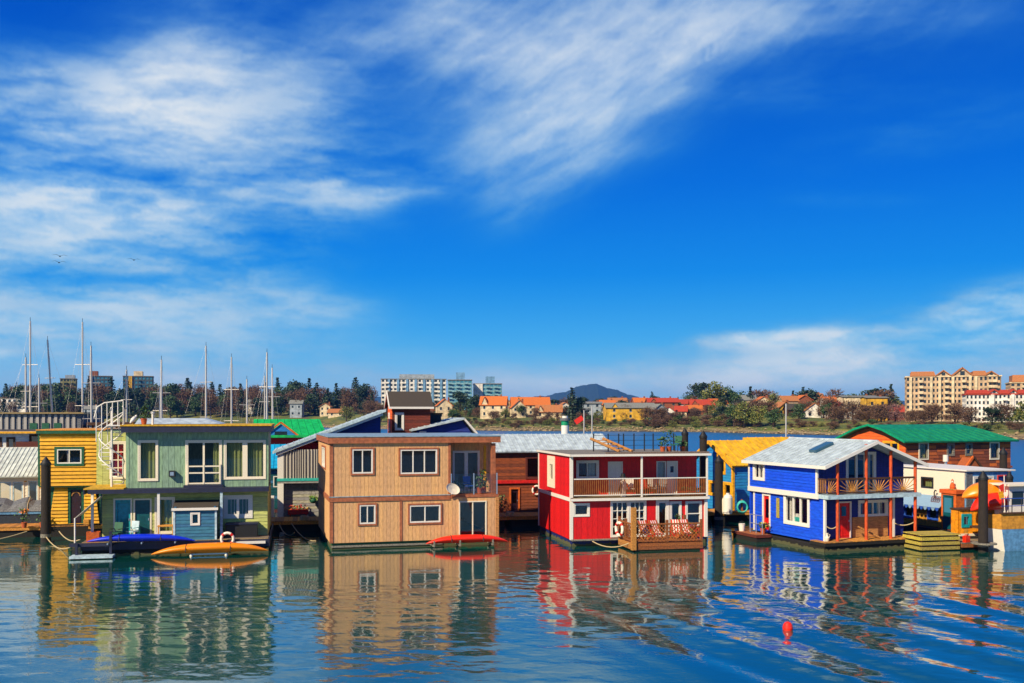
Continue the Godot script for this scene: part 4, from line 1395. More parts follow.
func spiral_stair(h: Node3D) -> void:
	var t := thing("spiral_stair", "white metal spiral stair climbing to the green house's roof", "stair", h.transform * Vector3(-0.82, 3.36, -0.4), 12)
	rod(t, "pole", Vector3(0, 0, 0), Vector3(0, 4.15, 0), 0.06, M.white)
	var n := 15
	var R0 := 0.62
	var outer := []
	var rail := []
	for i in n + 1:
		var a := -0.6 + TAU * 1.15 * i / n
		var y := 0.15 + 3.1 * i / n
		var e := Vector3(cos(a), 0, sin(a))
		outer.append(e * R0 + Vector3(0, y, 0))
		rail.append(e * R0 + Vector3(0, y + 0.95, 0))
		if i < n:
			var a2 := a + TAU * 1.15 / n
			var e2 := Vector3(cos(a2), 0, sin(a2))
			var q := MB.new()
			q.slab(Vector3(0, y, 0), e2 * R0 + Vector3(0, y, 0), e * R0 + Vector3(0, y, 0), e * 0.05 + Vector3(0, y, 0), 0.035)
			put(t, "tread", q.mesh(), M.white)
		if i % 2 == 0: rod(t, "baluster", e * R0 + Vector3(0, y, 0), e * R0 + Vector3(0, y + 0.95, 0), 0.02, M.white)
	tube(t, "stringer", outer, 0.035, M.white)
	tube(t, "handrail", rail, 0.035, M.white)
	# guard at the top landing
	var g := empty(t, "top_guard")
	var p0 := Vector3(-0.7, 3.25, 0.3)
	var p1 := Vector3(0.62, 3.25, 0.3)
	bx2(g, "landing", -0.2, 3.16, -0.7, 0.7, 3.22, 0.4, M.white)
	for i in 6:
		var p := p0.lerp(p1, i / 5.0)
		rod(g, "post", p - Vector3(0, 0.05 if i > 1 else 0.9, 0), p + Vector3(0, 1.02 + 0.04 * i, 0), 0.024, M.white)
	tube(g, "handrail", [p0 + Vector3(-0.1, 0.35, 0), p0 + Vector3(0.05, 0.9, 0), p0.lerp(p1, 0.3) + Vector3(0, 1.12, 0), p1 + Vector3(0, 1.24, 0)], 0.035, M.white)
	beam(g, "rail", p0 - Vector3(0, 0.15, 0), p1 + Vector3(0, 0.65, 0), 0.04, 0.04, M.white)

func green_house_things(h: Node3D) -> void:
	kayak("blue kayak lying on the rail beam in front of the green house", h.transform * Vector3(1.0, 0.72, 1.85), 12, 5.2, 0.62, 0.42, M.kayak_blue, true, "", -1.0)
	var rk := thing("kayak_rack", "metal rack arms under the blue kayak on the green house's deck edge", "rack", h.transform * Vector3(1.0, 0.3, 1.6), 12)
	for x in [-1.6, 0.0, 1.6]: bx2(rk, "arm", x, 0.34, 0.0, x + 0.06, 0.42, 0.6, M.alu)
	kayak("orange kayak slung on low brackets below the white life ring", h.transform * Vector3(4.35, 0.12, 2.35), 11, 5.7, 0.78, 0.56, M.kayak_orange, true, "", 0.6)
	var rk2 := thing("kayak_rack", "low bracket with white rollers under the orange kayak", "rack", h.transform * Vector3(4.3, 0.0, 2.3), 12)
	bx2(rk2, "bar", -0.9, 0.06, 0.1, 0.9, 0.11, 0.16, M.alu)
	for x in [-0.85, 0.85]:
		put(rk2, "roller", UBALL, M.ring_white, Transform3D(Basis.from_scale(Vector3(0.09, 0.09, 0.09)), Vector3(x, 0.02, 0.13)))
		bx2(rk2, "arm", x - 0.03, 0.08, -0.7, x + 0.03, 0.13, 0.4, M.alu)
	life_ring("white life ring hung on the green house's deck beam", h.transform * Vector3(5.15, 0.74, 1.75), 12, 0.37)
	var bar := thing("fender_bar", "white bumper bar along the green house's deck edge", "bumper", h.transform * Vector3(6.6, 0.45, 1.62), 12)
	bx2(bar, "bar", -1.1, 0, 0, 0.45, 0.13, 0.1, M.white)
	bx2(bar, "bracket", -0.9, 0.02, -0.02, -0.8, 0.11, 0.0, M.alu)
	var bs := thing("storage_chest", "long dark chest below the green house's small window", "chest", h.transform * Vector3(5.0, 0.68, 0.25), 12)
	bx2(bs, "body", 0, 0, -0.2, 1.6, 0.66, 0.5, M.black)
	bx2(bs, "lid", -0.03, 0.665, -0.22, 1.63, 0.74, 0.53, M.navy)
	# landing frame in the water at the left end
	var f := thing("swim_platform", "navy metal swim platform with a pale step hanging from the green house's deck", "platform", h.transform * Vector3(-2.1, 0, 1.7), 12)
	for x in [0.0, 1.6]: bx2(f, "upright", x, -0.2, 0.3, x + 0.12, 0.75 if x < 1 else 1.3, 0.42, M.navy)
	bx2(f, "top_beam", -0.3, 0.55, 0.0, 1.75, 0.70, 0.3, M.navy)
	bx2(f, "step", -0.15, 0.05, 0.2, 1.85, 0.16, 1.0, M.pale_blue)
	for x in [-0.1, 1.7]: bx2(f, "support", x, -0.3, 0.3, x + 0.1, 0.05, 0.9, M.navy)
	var ch := thing("folding_chair", "dark green folding chair on the green house's swim platform", "chair", h.transform * Vector3(-0.35, 0.68, 1.1), -10)
	simple_chair(ch, M.iron, M.trim_green)
	var t2 := thing("garden_chair", "pale turquoise plastic chair beside the teal door", "chair", h.transform * Vector3(0.35, 0.68, 0.6), -20)
	simple_chair(t2, M.turquoise, M.pale_blue)
	var tb := thing("side_table", "small pale wooden table beside the blue shed", "table", h.transform * Vector3(2.05, 0.68, 0.9), 12)
	bx(tb, "top", Vector3(0, 0.72, 0), Vector3(0.8, 0.06, 0.55), M.plank[3])
	for x in [-0.35, 0.35]:
		for z in [-0.22, 0.22]: bx(tb, "leg", Vector3(x, 0.34, z), Vector3(0.05, 0.68, 0.05), M.plank[3])
	# canvas lean-to at the left corner
	var cv := thing("canvas_awning", "cream canvas awning sloping from the green house's landing to its deck", "awning", h.transform * Vector3(-1.7, 0.68, 0.9), 12)
	var q := MB.new()
	q.slab(Vector3(-0.55, 1.25, 0.5), Vector3(0.55, 2.28, 0.0), Vector3(0.55, 2.28, -1.2), Vector3(-0.55, 1.25, -1.2), 0.02)
	put(cv, "canvas", q.mesh(), M.cream)
	bx2(cv, "side_cloth", -0.55, 0.35, 0.44, -0.53, 1.24, 0.5, M.cream)
	rod(cv, "pole", Vector3(-0.55, 0, 0.48), Vector3(-0.55, 1.25, 0.48), 0.04, M.white)
	var bk := thing("crate", "orange plastic crate under the cream canvas awning", "crate", h.transform * Vector3(-1.45, 0.68, 1.0), 20)
	for s in [[-0.3, 0], [0.3, 0]]: bx(bk, "side", Vector3(s[0], 0.25, 0), Vector3(0.04, 0.5, 0.5), M.orange_trim)
	for s in [-0.25, 0.25]: bx(bk, "side", Vector3(0, 0.25, s), Vector3(0.56, 0.5, 0.04), M.orange_trim)
	bx(bk, "bottom", Vector3(0, 0.02, 0), Vector3(0.56, 0.04, 0.46), M.orange_trim)
	# on the roof
	potted_plant("small dark plant in a pot on the green house's roof edge", h.transform * Vector3(0.85, 6.605, 0.1), 0.95)
	var vp := thing("vent_pipe", "white vent pipe on the green house's roof", "pipe", h.transform * Vector3(1.3, 6.6, 0.2), 0)
	rod(vp, "pipe", Vector3(0, 0, 0), Vector3(0, 0.6, 0), 0.06, M.white)
	rod(vp, "cap", Vector3(0, 0.58, 0), Vector3(0, 0.68, 0), 0.1, M.white)
	var bd := thing("gull", "white gull perched on the green house's roof edge", "bird", h.transform * Vector3(0.35, 6.6, 0.35), 160)
	var g := MB.new()
	g.lathe([Vector2(0.0, -0.3), Vector2(0.05, -0.22), Vector2(0.11, 0.0), Vector2(0.1, 0.14), Vector2(0.05, 0.22), Vector2(0.065, 0.28), Vector2(0.05, 0.34), Vector2(0, 0.38)], 10)
	put(bd, "body", g.mesh(), M.white, Transform3D(Basis(Vector3.RIGHT, 0.9), Vector3(0, 0.26, 0)))
	rod(bd, "leg", Vector3(0.03, 0, 0), Vector3(0.03, 0.18, 0), 0.008, M.trim_yellow)
	rod(bd, "leg", Vector3(-0.03, 0, 0), Vector3(-0.03, 0.18, 0), 0.008, M.trim_yellow)

func blue_house() -> void:
	var h := thing("float_home", "bright blue gabled float home with red porch posts and a sunburst balcony railing", "float home", Vector3(16.31, 0, -52), 20, "float homes along the pier")
	var D := 7.0
	var W := 5.8
	var PZ := -0.9       # front wall behind the porch
	bx2(h, "float", -0.25, -0.6, -D, W + 0.3, 0.30, 0.25, M.float_black)
	growth(h, Vector3(-0.25, 0, 0.25), Vector3(W + 0.3, 0, 0.25), Vector3(0, 0, 1))
	growth(h, Vector3(-0.25, 0, -D), Vector3(-0.25, 0, 0.25), Vector3(-1, 0, 0))
	bx2(h, "deck_beam", -0.3, 0.30, -0.95, W + 0.4, 0.46, 0.35, M.float_black)
	planks(h, "plank", -0.3, W + 0.4, -0.9, 0.38, 0.52, M.plank, 0.16)
	bx2(h, "back_wall", 0, 0.5, -D, W, 4.42, -D + 0.1, M.blue[0])
	# left side: lower and upper storey
	var w1 := R(D - 6.4, 3.45, D - 5.45, 4.42)
	var w2 := R(D - 3.55, 1.22, D - 1.5, 2.66)
	var dr := R(D - 5.75, 0.55, D - 4.95, 2.62)
	wall(h, leftw(0.06, D), box_poly(0.4, 0.42, D + PZ + 0.75, 2.75), [w2, dr], M.blue[0], "lap", 0.17, M.blue)
	wall(h, leftw(-0.05, D), box_poly(0, 2.75, D - 0.62, 4.45), [w1], M.blue[0], "lap", 0.17, M.blue)
	window(h, leftw(-0.05, D), w1, {"cols": 2, "tw": 0.11, "curtain": M.curtain_white, "drawn": [[0.0, 0.6]]})
	window(h, leftw(0.06, D), w2, {"cols": 3, "tw": 0.13, "mw": 0.09, "curtain": M.curtain_white, "drawn": [[0.0, 0.12], [0.9, 1.0]]})
	var sd := door(h, leftw(0.06, D), dr, M.door_red, {"glass": Rect2(0.2, 0.35, 0.6, 0.55), "fw": 0.12})
	for a in [[0.0, 0.0], [D - 0.72, D - 0.72]]: bx2(h, "corner_board", -0.10, 2.76, -D + a[0], -0.02, 4.44, -D + a[1] + 0.14, M.white)
	bx2(h, "corner_board", 0.0, 0.42, PZ + 0.7, 0.1, 2.75, PZ + 0.84, M.white)
	bx2(h, "corner_board", 0.0, 0.42, -D + 0.38, 0.08, 2.75, -D + 0.5, M.white)
	bx2(h, "side_band", -0.12, 2.68, -D - 0.02, -0.052, 2.96, -0.5, M.white)
	bx2(h, "jetty_soffit", -0.05, 2.69, -D, 0.1, 2.75, -0.6, M.white)
	for z in [-3.4, -2.4, -1.3]: bx2(h, "bracket", -0.12, 2.6, z, 0.05, 2.68, z + 0.08, M.iron)
	wall(h, rightw(W), box_poly(-PZ, 0.42, D, 4.48), [], M.blue[0], "lap", 0.2, M.blue)
	# gable front behind the porch
	var fdo := R(1.46, 0.53, 2.32, 2.48)
	var fwi := R(2.85, 1.68, 4.65, 2.42)
	var upd := R(2.05, 2.95, 3.85, 5.03)
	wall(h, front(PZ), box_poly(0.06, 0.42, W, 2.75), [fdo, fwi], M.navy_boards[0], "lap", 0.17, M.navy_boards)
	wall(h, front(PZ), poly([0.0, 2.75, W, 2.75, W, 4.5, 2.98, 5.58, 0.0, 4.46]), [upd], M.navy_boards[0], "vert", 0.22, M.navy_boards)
	var fd := door(h, front(PZ), fdo, M.door_red, {"glass": Rect2(0.22, 0.62, 0.5, 0.28), "panels": 3, "panel_top": 0.56})
	window(h, front(PZ), fwi, {"cols": 4, "tw": 0.09, "mw": 0.05, "curtain": M.curtain_white, "drawn": [[0.75, 1.0]]})
	window(h, front(PZ), upd, {"cols": 3, "called": "balcony_door", "tw": 0.08, "mw": 0.12, "curtain": M.curtain_white, "drawn": [[0.7, 1.0]]})
	wall(h, front(-D, 0, 0), poly([0.1, 4.4, W, 4.4, 2.98, 5.55]), [], M.blue[0])
	bx2(h, "plywood_panel", 2.36, 0.54, PZ + 0.04, 4.7, 1.62, PZ + 0.08, M.plywood)
	# posts
	for x in [0.65, 2.48, 4.08, 5.70]:
		var top := 4.62 + (0.95 if x > 2 and x < 3 else (0.55 if x > 3 and x < 5 else (0.22 if x < 1 else 0.06)))
		rod(h, "porch_post", Vector3(x, 0.52, 0.12), Vector3(x, 2.72, 0.12), 0.085, M.post_red)
		rod(h, "porch_post", Vector3(x, 2.95, 0.12), Vector3(x, top, 0.12), 0.085, M.post_red)
	bx2(h, "porch_post", 4.75, 0.52, -0.6, 4.87, 2.72, -0.48, M.white)
	beam(h, "brace", Vector3(2.45, 1.15, -0.5), Vector3(3.6, 0.52, 0.0), 0.08, 0.1, M.plank[0])
	# balcony floor and railing of fanned branches
	bx2(h, "balcony_floor", -0.06, 2.72, PZ, W + 0.15, 2.93, 0.3, M.pale_blue)
	var pv := -1
	var xs := [-0.02, 0.65, 2.48, 4.08, 5.70]
	for i in 4:
		var r := empty(h, "railing_panel")
		var x0: float = xs[i] + 0.07
		var x1: float = xs[i + 1] - 0.07
		bx2(r, "rail", x0, 3.70, 0.08, x1, 3.80, 0.17, M.dark_wood)
		bx2(r, "rail", x0, 2.98, 0.09, x1, 3.06, 0.16, M.dark_wood)
		var n := 11 if i > 0 else 7
		for k in n:
			var a := PI * (k + 0.5) / n
			var o := Vector3((x0 + x1) / 2, 3.06, 0.125)
			if i == 0: o = Vector3(x0, 3.06, 0.125); a = PI / 2 * (k + 0.5) / n
			var L := 3.0
			if absf(cos(a)) > 0.001: L = minf(L, ((x1 - o.x) if cos(a) > 0 else (o.x - x0)) / absf(cos(a)))
			L = minf(L, 0.64 / maxf(sin(a), 0.001))
			if L < 0.06: continue
			rod(r, "ray", o + Vector3(cos(a), sin(a), 0) * 0.05, o + Vector3(cos(a), sin(a), 0) * L, 0.02, M.plank[k % 4])
	var sr := railing(h, Vector3(-0.02, 2.93, PZ + 0.3), Vector3(-0.02, 2.93, 0.1), 0.82, 5, M.dark_wood, M.plank[1])
	# roof
	var e := 4.58
	var rk := 5.72
	var Lp := roof(h, Vector3(-0.32, e - 0.12, -D - 0.3), Vector3(-0.32, e - 0.12, 0.4), Vector3(2.98, rk, 0.4), Vector3(2.98, rk, -D - 0.3), 0.09, M.roof_metal, 17)
	var Rp := roof(h, Vector3(6.28, e - 0.12, 0.4), Vector3(6.28, e - 0.12, -D - 0.3), Vector3(2.98, rk, -D - 0.3), Vector3(2.98, rk, 0.4), 0.09, M.roof_metal, 17)
	rod(h, "ridge_cap", Vector3(2.98, rk, -D - 0.3), Vector3(2.98, rk, 0.42), 0.07, M.roof_metal)
	bx2(h, "eave_fascia", -0.36, e - 0.29, -D - 0.3, -0.321, e - 0.12, 0.4, M.white)
	var bb := MB.new()
	bb.prism(poly([-0.36, e - 0.29, 2.98, rk - 0.14, 2.98, rk + 0.02, -0.36, e - 0.11]), 0.401, 0.45)
	bb.prism(poly([2.98, rk - 0.14, 6.32, e - 0.29, 6.32, e - 0.11, 2.98, rk + 0.02]), 0.401, 0.45)
	put(h, "bargeboard", bb.mesh(), M.white)
	var sn := Vector3(-1.26, 3.3, 0).normalized()
	put(Lp, "skylight", UBOX, M.skylight, Transform3D(Basis(Vector3(3.3, 1.26, 0).normalized() * 1.25, sn * 0.16, Vector3(0, 0, 0.6)), Vector3(1.7, 5.33, -2.6)))
	# side step, door guard and bits
	var st := thing("side_dock", "low dark dock with a dull red edge beside the blue house's side door", "dock", h.transform * Vector3(0, 0, -D), 20)
	bx2(st, "float", -1.25, -0.4, 0.2, -0.3, 0.25, 2.6, M.float_black)
	bx2(st, "edge_board", -1.3, 0.25, 0.15, -1.22, 0.40, 2.65, M.dark_red[0])
	bx2(st, "edge_board", -1.22, 0.25, 2.58, -0.3, 0.40, 2.65, M.dark_red[1])
	planks(st, "plank", -1.22, -0.3, 0.2, 2.56, 0.40, M.deck_wood, 0.16, false)
	var gd := thing("guard_gate", "white tube guard rail in front of the blue house's side door", "rail", h.transform * Vector3(-0.75, 0.4, -D + 1.2), 20)
	for z in [0.0, 0.6, 1.2]: rod(gd, "post", Vector3(0, 0, z), Vector3(0, 1.05, z), 0.025, M.alu)
	for y in [0.55, 1.04]: rod(gd, "rail", Vector3(0, y, 0), Vector3(0, y, 1.2), 0.022, M.alu)
	var bl := thing("bucket", "white bucket on the dock beside the blue house's side door", "bucket", h.transform * Vector3(-0.85, 0.4, -D + 0.5), 0)
	var q := MB.new()
	q.lathe([Vector2(0, 0), Vector2(0.15, 0), Vector2(0.19, 0.4), Vector2(0.2, 0.42), Vector2(0.17, 0.4), Vector2(0.0, 0.36)], 14)
	put(bl, "pail", q.mesh(), M.white)
	tube(bl, "handle", [Vector3(-0.19, 0.4, 0), Vector3(-0.12, 0.52, 0), Vector3(0, 0.57, 0), Vector3(0.12, 0.52, 0), Vector3(0.19, 0.4, 0)], 0.012, M.iron)
	potted_plant("yellow-green plant in a pot by the blue house's side door", h.transform * Vector3(-0.5, 0.4, -D + 2.1), 0.6, "", Color(0.5, 0.5, 0.05))
	var sg := thing("hanging_sign", "narrow yellow board hung on the blue house's side wall", "sign", h.transform * Vector3(0.02, 1.35, -4.35), 20)
	bx2(sg, "board", -0.03, 0, 0, 0.0, 1.1, 0.28, M.pallet[1])
	bx2(sg, "hook", -0.03, 1.1, 0.12, 0.0, 1.16, 0.16, M.iron)
	var tl := thing("ship_ornament", "small white and turquoise boat ornament on the blue house's window sill", "ornament", h.transform * Vector3(0.16, 1.30, -2.6), 20)
	bx(tl, "hull", Vector3(0, 0.12, 0), Vector3(0.1, 0.24, 0.6), M.turquoise)
	bx(tl, "cabin", Vector3(0, 0.33, 0), Vector3(0.08, 0.18, 0.3), M.white)
	for a in [[Vector3(0.08, 1.35, -0.12), Vector3(0.62, 1.3, 0.1)], [Vector3(4.85, 1.25, -0.5), Vector3(5.68, 1.35, 0.1)]]:
		var rp := thing("rope_swag", "pale rope swag strung between the blue house's porch posts", "rope", Vector3.ZERO, 0, "porch rope swags")
		tube(rp, "line", arc(h.transform * a[0], h.transform * a[1], 0.15), 0.03, M.rope)
	var fl := thing("flower_pot", "small cream jug standing at the blue house's porch corner", "jug", h.transform * Vector3(0.15, 0.52, -0.1), 0)
	var q2 := MB.new()
	q2.lathe([Vector2(0, 0), Vector2(0.1, 0), Vector2(0.14, 0.18), Vector2(0.07, 0.3), Vector2(0.09, 0.42), Vector2(0, 0.42)], 14)
	put(fl, "jug", q2.mesh(), M.cream)
	tube(fl, "handle", [Vector3(0.08, 0.38, 0), Vector3(0.17, 0.33, 0), Vector3(0.13, 0.2, 0)], 0.015, M.cream)

# ------------------------------------------------------------------ houses behind, pier
func yellow_house() -> void:
	var h := thing("float_home", "yellow clapboard house with flared upper storey and dark green trim", "house", Vector3(-27.38, 0, -58), 12)
	var D := 6.0
	bx2(h, "back_wall", 0.3, 0.7, -D, 3.3, 6.0, -D + 0.1, M.yellow[0])
	bx2(h, "float", 0.0, -0.5, -D, 3.5, 0.72, -0.05, M.float_black)
	var w := R(0.93, 4.27, 2.28, 5.12)
	var dr := R(1.47, 0.74, 2.36, 2.86)
	wall(h, front(), poly([0.05, 2.98, 3.05, 2.98, 3.42, 6.02, 0.0, 6.02]), [w], M.yellow[0], "lap", 0.22, M.yellow, 0.1)
	wall(h, front(-0.25), poly([0.46, 0.72, 3.2, 0.72, 2.95, 2.98, 0.75, 2.98]), [dr], M.yellow[0], "lap", 0.2, M.yellow, 0.1)
	window(h, front(), w, {"cols": 2, "frame": M.white, "trim": M.trim_green, "tw": 0.13, "out": 0.11})
	door(h, front(-0.25), dr, M.maroon, {"frame": M.trim_green, "fw": 0.14, "panels": 1})
	var arch := MB.new()
	for i in 8:
		var a := PI * i / 8
		var b := PI * (i + 1) / 8
		arch.prism([Vector2(cos(a), sin(a)) * 0.2, Vector2(cos(a), sin(a)) * 0.26, Vector2(cos(b), sin(b)) * 0.26, Vector2(cos(b), sin(b)) * 0.2], 0.0, 0.02)
	put(h, "door_wreath", arch.mesh(), M.plank[0], Transform3D(Basis(), Vector3(1.91, 2.35, -0.245)))
	wall(h, leftw(0.1, D), box_poly(0, 0.72, D - 0.3, 6.0), [], M.yellow[0])
	wall(h, rightw(3.25), box_poly(0.3, 0.72, D, 6.0), [], M.trim_green)
	bx2(h, "storey_band", -0.02, 2.90, -0.3, 3.15, 3.02, 0.05, M.trim_green)
	var q := MB.new()
	q.prism(poly([0.3, 0.72, 0.46, 0.72, 0.75, 2.9, 0.55, 2.9]), -0.3, -0.2)
	put(h, "corner_board", q.mesh(), M.trim_green)
	bx2(h, "corner_board", -0.1, 2.98, -0.1, 0.03, 6.0, 0.05, M.trim_green)
	var rf := empty(h, "roof")
	bx2(rf, "fascia", -0.15, 6.02, -D - 0.2, 3.6, 6.2, 0.25, M.trim_green)
	bx2(rf, "top", -0.17, 6.202, -D - 0.2, 3.62, 6.26, 0.27, M.plank[3])
	var cr := thing("crate", "small pale crate on the planks beside the maroon door", "crate", h.transform * Vector3(2.7, 0.72, 0.3), 12)
	for s in 3: bx2(cr, "slat", -0.25, 0.05 + 0.09 * s, -0.2, 0.25, 0.12 + 0.09 * s, 0.2, M.plank[3])
	bx2(cr, "base", -0.23, 0, -0.18, 0.23, 0.04, 0.18, M.plank[2])

func pier() -> void:
	# main walkway behind the homes, in planks; the house side fingers lie before it
	var p := thing("pier", "long plank walkway on dark floats running behind the float homes", "pier", Vector3(-13, 0, -61), 11.5)
	for s in [[-19.0, -1.0], [-1.0, 13.0], [13.0, 27.0], [27.0, 45.0]]:
		bx2(p, "float", s[0] + 0.2, -0.5, -2.4, s[1] - 0.2, 0.42, -0.1, M.float_black)
		bx2(p, "kerb", s[0], 0.42, -0.16, s[1] - 0.03, 0.6, 0.0, M.plank[2])
	var k := 0
	var x := -19.0
	while x < 45.0:
		bx2(p, "plank", x + 0.008, 0.602, -2.5, x + 0.262, 0.65, 0.03, M.plank[rng.randi() % 4])
		x += 0.27
	var f := thing("finger_dock", "low plank dock in front of the yellow clapboard house", "dock", Vector3(-31.5, 0, -57.6), 12)
	bx2(f, "float", 0, -0.4, -2.0, 8.2, 0.38, -0.1, M.float_black)
	bx2(f, "kerb", -0.1, 0.38, -0.1, 8.3, 0.55, 0.0, M.dark_wood)
	x = 0.0
	while x < 8.2:
		bx2(f, "plank", x + 0.006, 0.56, -2.2, x + 0.194, 0.605, 0.05, M.plank[rng.randi() % 4])
		x += 0.2
	for a in [[Vector3(-26.5, 0.5, -56.5), Vector3(-22.2, 0.5, -50.6), 0.5], [Vector3(-27.5, 0.5, -56.7), Vector3(-29.5, 0.1, -54.8), 0.1], [Vector3(-25.5, 0.55, -56.3), Vector3(-22.0, 0.75, -50.9), 0.25]]:
		var rp := thing("mooring_rope", "pale mooring rope slung from the low dock before the yellow house", "rope", Vector3.ZERO, 0, "dock mooring ropes")
		tube(rp, "line", arc(a[0], a[1], a[2]), 0.03, M.rope)
	for a in [[Vector3(-13.4, 0.5, -60.8), Vector3(-10.6, 0.3, -54.0), 0.3], [Vector3(-14.2, 0.5, -60.9), Vector3(-12.4, 0.4, -57.0), 0.4]]:
		var rp := thing("mooring_rope", "mooring rope from the walkway to the tan house's hull", "rope", Vector3.ZERO, 0, "tan house mooring ropes")
		tube(rp, "line", arc(a[0], a[1], a[2]), 0.028, M.rope)
	piling("black piling with a pointed cap beside the yellow house", -26.1, 56.0, 4.4, 0.26)
	piling("black piling standing before the white gas tank by the cyan house", 13.55, 65.5, 4.1, 0.27)
	piling("tall black piling behind the red house's roof deck", 13.1, 68.5, 5.65, 0.26)
	piling("dark piling behind the potted shrubs of the red house's roof", 11.5, 66.5, 5.9, 0.22)
	piling("thick black piling in front of the stacked orange and red kayaks", 24.5, 52.0, 3.85, 0.235)
	piling("dark piling rising before the shingled house's wall", 33.9, 69.0, 4.5, 0.25)
	piling("short dark piling at the end of the walkway by the kayaks", 28.1, 56.5, 3.6, 0.2)

func low_left() -> void:
	# low house with a pale ribbed roof
	var h := thing("float_home", "low cream cabin with a pale ribbed metal roof beside the yellow house", "house", Vector3(-33.2, 0, -62.5), 12)
	bx2(h, "float", -2.0, -0.5, -6, 3.7, 0.6, 0, M.float_black)
	var o := [R(-0.1, 0.95, 0.5, 2.9), R(1.05, 0.95, 1.75, 2.9), R(1.85, 0.95, 2.45, 2.9), R(2.75, 0.95, 3.3, 2.95)]
	wall(h, front(), box_poly(-2, 0.6, 3.7, 3.3), o, M.cream, "lap", 0.2, [M.cream, M.trim_yellow, M.cream])
	for w in o: window(h, front(), w, {"frame": M.pale_blue, "tw": 0.07, "trim": M.cream})
	wall(h, rightw(3.7), box_poly(0, 0.6, 6, 3.3), [], M.cream)
	bx2(h, "back_wall", -2, 0.6, -6, 3.7, 4.9, -5.9, M.cream)
	roof(h, Vector3(-2.2, 3.25, 0.5), Vector3(3.95, 3.25, 0.5), Vector3(3.95, 4.95, -3.4), Vector3(-2.2, 4.95, -3.4), 0.08, M.roof_pale, 24)
	roof(h, Vector3(3.95, 3.25, -6.4), Vector3(-2.2, 3.25, -6.4), Vector3(-2.2, 4.95, -3.4), Vector3(3.95, 4.95, -3.4), 0.08, M.roof_pale)
	wall(h, rightw(3.7), poly([0.1, 3.3, 5.9, 3.3, 3.2, 4.8]), [], M.cream)
	# covered boat before it
	var b := thing("covered_boat", "boat under a grey tarpaulin moored before the low cream cabin", "boat", Vector3(-30.6, 0.0, -60.0), 12)
	var q := MB.new()
	q.prism(poly([-2.9, 0.35, 2.4, 0.35, 2.7, 1.35, -3.0, 1.35]), -0.8, 0.8)
	put(b, "hull", q.mesh(), M.tarp_dark)
	bx2(b, "rub_rail", -3.02, 1.2, 0.801, 2.72, 1.32, 0.86, M.hull_blue)
	var tq := MB.new()
	for i in 14:
		var x0 := -3.0 + 5.7 * i / 14
		var x1 := -3.0 + 5.7 * (i + 1) / 14
		var h0 := 2.05 + 0.14 * sin(i * 1.9)
		var h1 := 2.05 + 0.14 * sin((i + 1) * 1.9)
		tq.quad(Vector3(x0, 1.36, 0.84), Vector3(x1, 1.36, 0.84), Vector3(x1, h1 - 0.25, 0.6), Vector3(x0, h0 - 0.25, 0.6))
		tq.quad(Vector3(x0, h0 - 0.25, 0.6), Vector3(x1, h1 - 0.25, 0.6), Vector3(x1, h1, 0), Vector3(x0, h0, 0))
		tq.quad(Vector3(x0, h0, 0), Vector3(x1, h1, 0), Vector3(x1, 1.36, -0.84), Vector3(x0, 1.36, -0.84))
	put(b, "tarpaulin", tq.mesh(), M.tarp)
	for i in 3: tube(b, "tie_line", [Vector3(-2 + i * 1.8, 1.2, 0.9), Vector3(-2 + i * 1.8, 1.8, 0.66), Vector3(-2 + i * 1.8, 2.2, 0.05)], 0.02, M.rope)
	potted_plant("pot of orange flowers on a stand on the low dock", Vector3(-28.1, 0.6, -57.6), 1.15, "", Color(0.75, 0.22, 0.03))
	potted_plant("bright green pot plant at the low dock's end", Vector3(-27.2, 0.6, -57.9), 0.75)
	potted_plant("pot plant with pale orange flowers before the cream cabin", Vector3(-31.0, 0.6, -59.0), 1.7, "", Color(0.8, 0.4, 0.1))
	# white cottage behind
	var c := thing("float_home", "white cottage with brown window frames and a red porch panel behind the ribbed roof", "house", Vector3(-38.5, 0, -73), 12)
	var ow := [R(0.4, 4.3, 1.1, 5.4), R(1.55, 4.3, 2.0, 5.4), R(3.1, 5.0, 3.8, 5.6)]
	wall(c, front(), box_poly(-1, 0.5, 4.6, 5.9), ow, M.white, "lap", 0.25, M.white_boards)
	for w in ow: window(c, front(), w, {"frame": M.dark_wood, "tw": 0.08, "trim": M.dark_wood})
	bx2(c, "back_wall", -1, 0.5, -5, 4.6, 5.9, -4.9, M.white)
	wall(c, rightw(4.6), box_poly(0, 0.5, 5, 5.9), [], M.white)
	bx2(c, "float", -1.2, -0.5, -5, 4.8, 0.5, 0.5, M.float_black)
	bx2(c, "porch_panel", 2.2, 4.1, 0.3, 4.3, 5.15, 0.36, M.dark_red[0])
	beam(c, "stair_rail", Vector3(3.5, 4.1, 0.45), Vector3(4.4, 5.2, 0.45), 0.12, 0.08, M.cream)
	roof(c, Vector3(-1.3, 5.85, 0.5), Vector3(4.9, 5.85, 0.5), Vector3(4.9, 5.98, -5.4), Vector3(-1.3, 5.98, -5.4), 0.1, M.roof_brown)
	bx2(c, "eave", -1.35, 5.75, 0.501, 4.95, 5.9, 0.56, M.trim_yellow)
	# long ribbed boathouse
	var b2 := thing("boathouse", "long grey boathouse clad in ribbed metal behind the white cottage", "boathouse", Vector3(-50, 0, -86), 10)
	bx2(b2, "body", -8, 0.3, -9, 12.2, 7.2, -0.05, M.tarp)
	for i in 40: bx2(b2, "rib", -8 + i * 0.5, 0.5, -0.05, -7.76 + i * 0.5, 7.15, 0.05, M.curtain_grey)
	bx2(b2, "float", -8, -0.5, -9, 12.2, 0.3, 0, M.float_black)
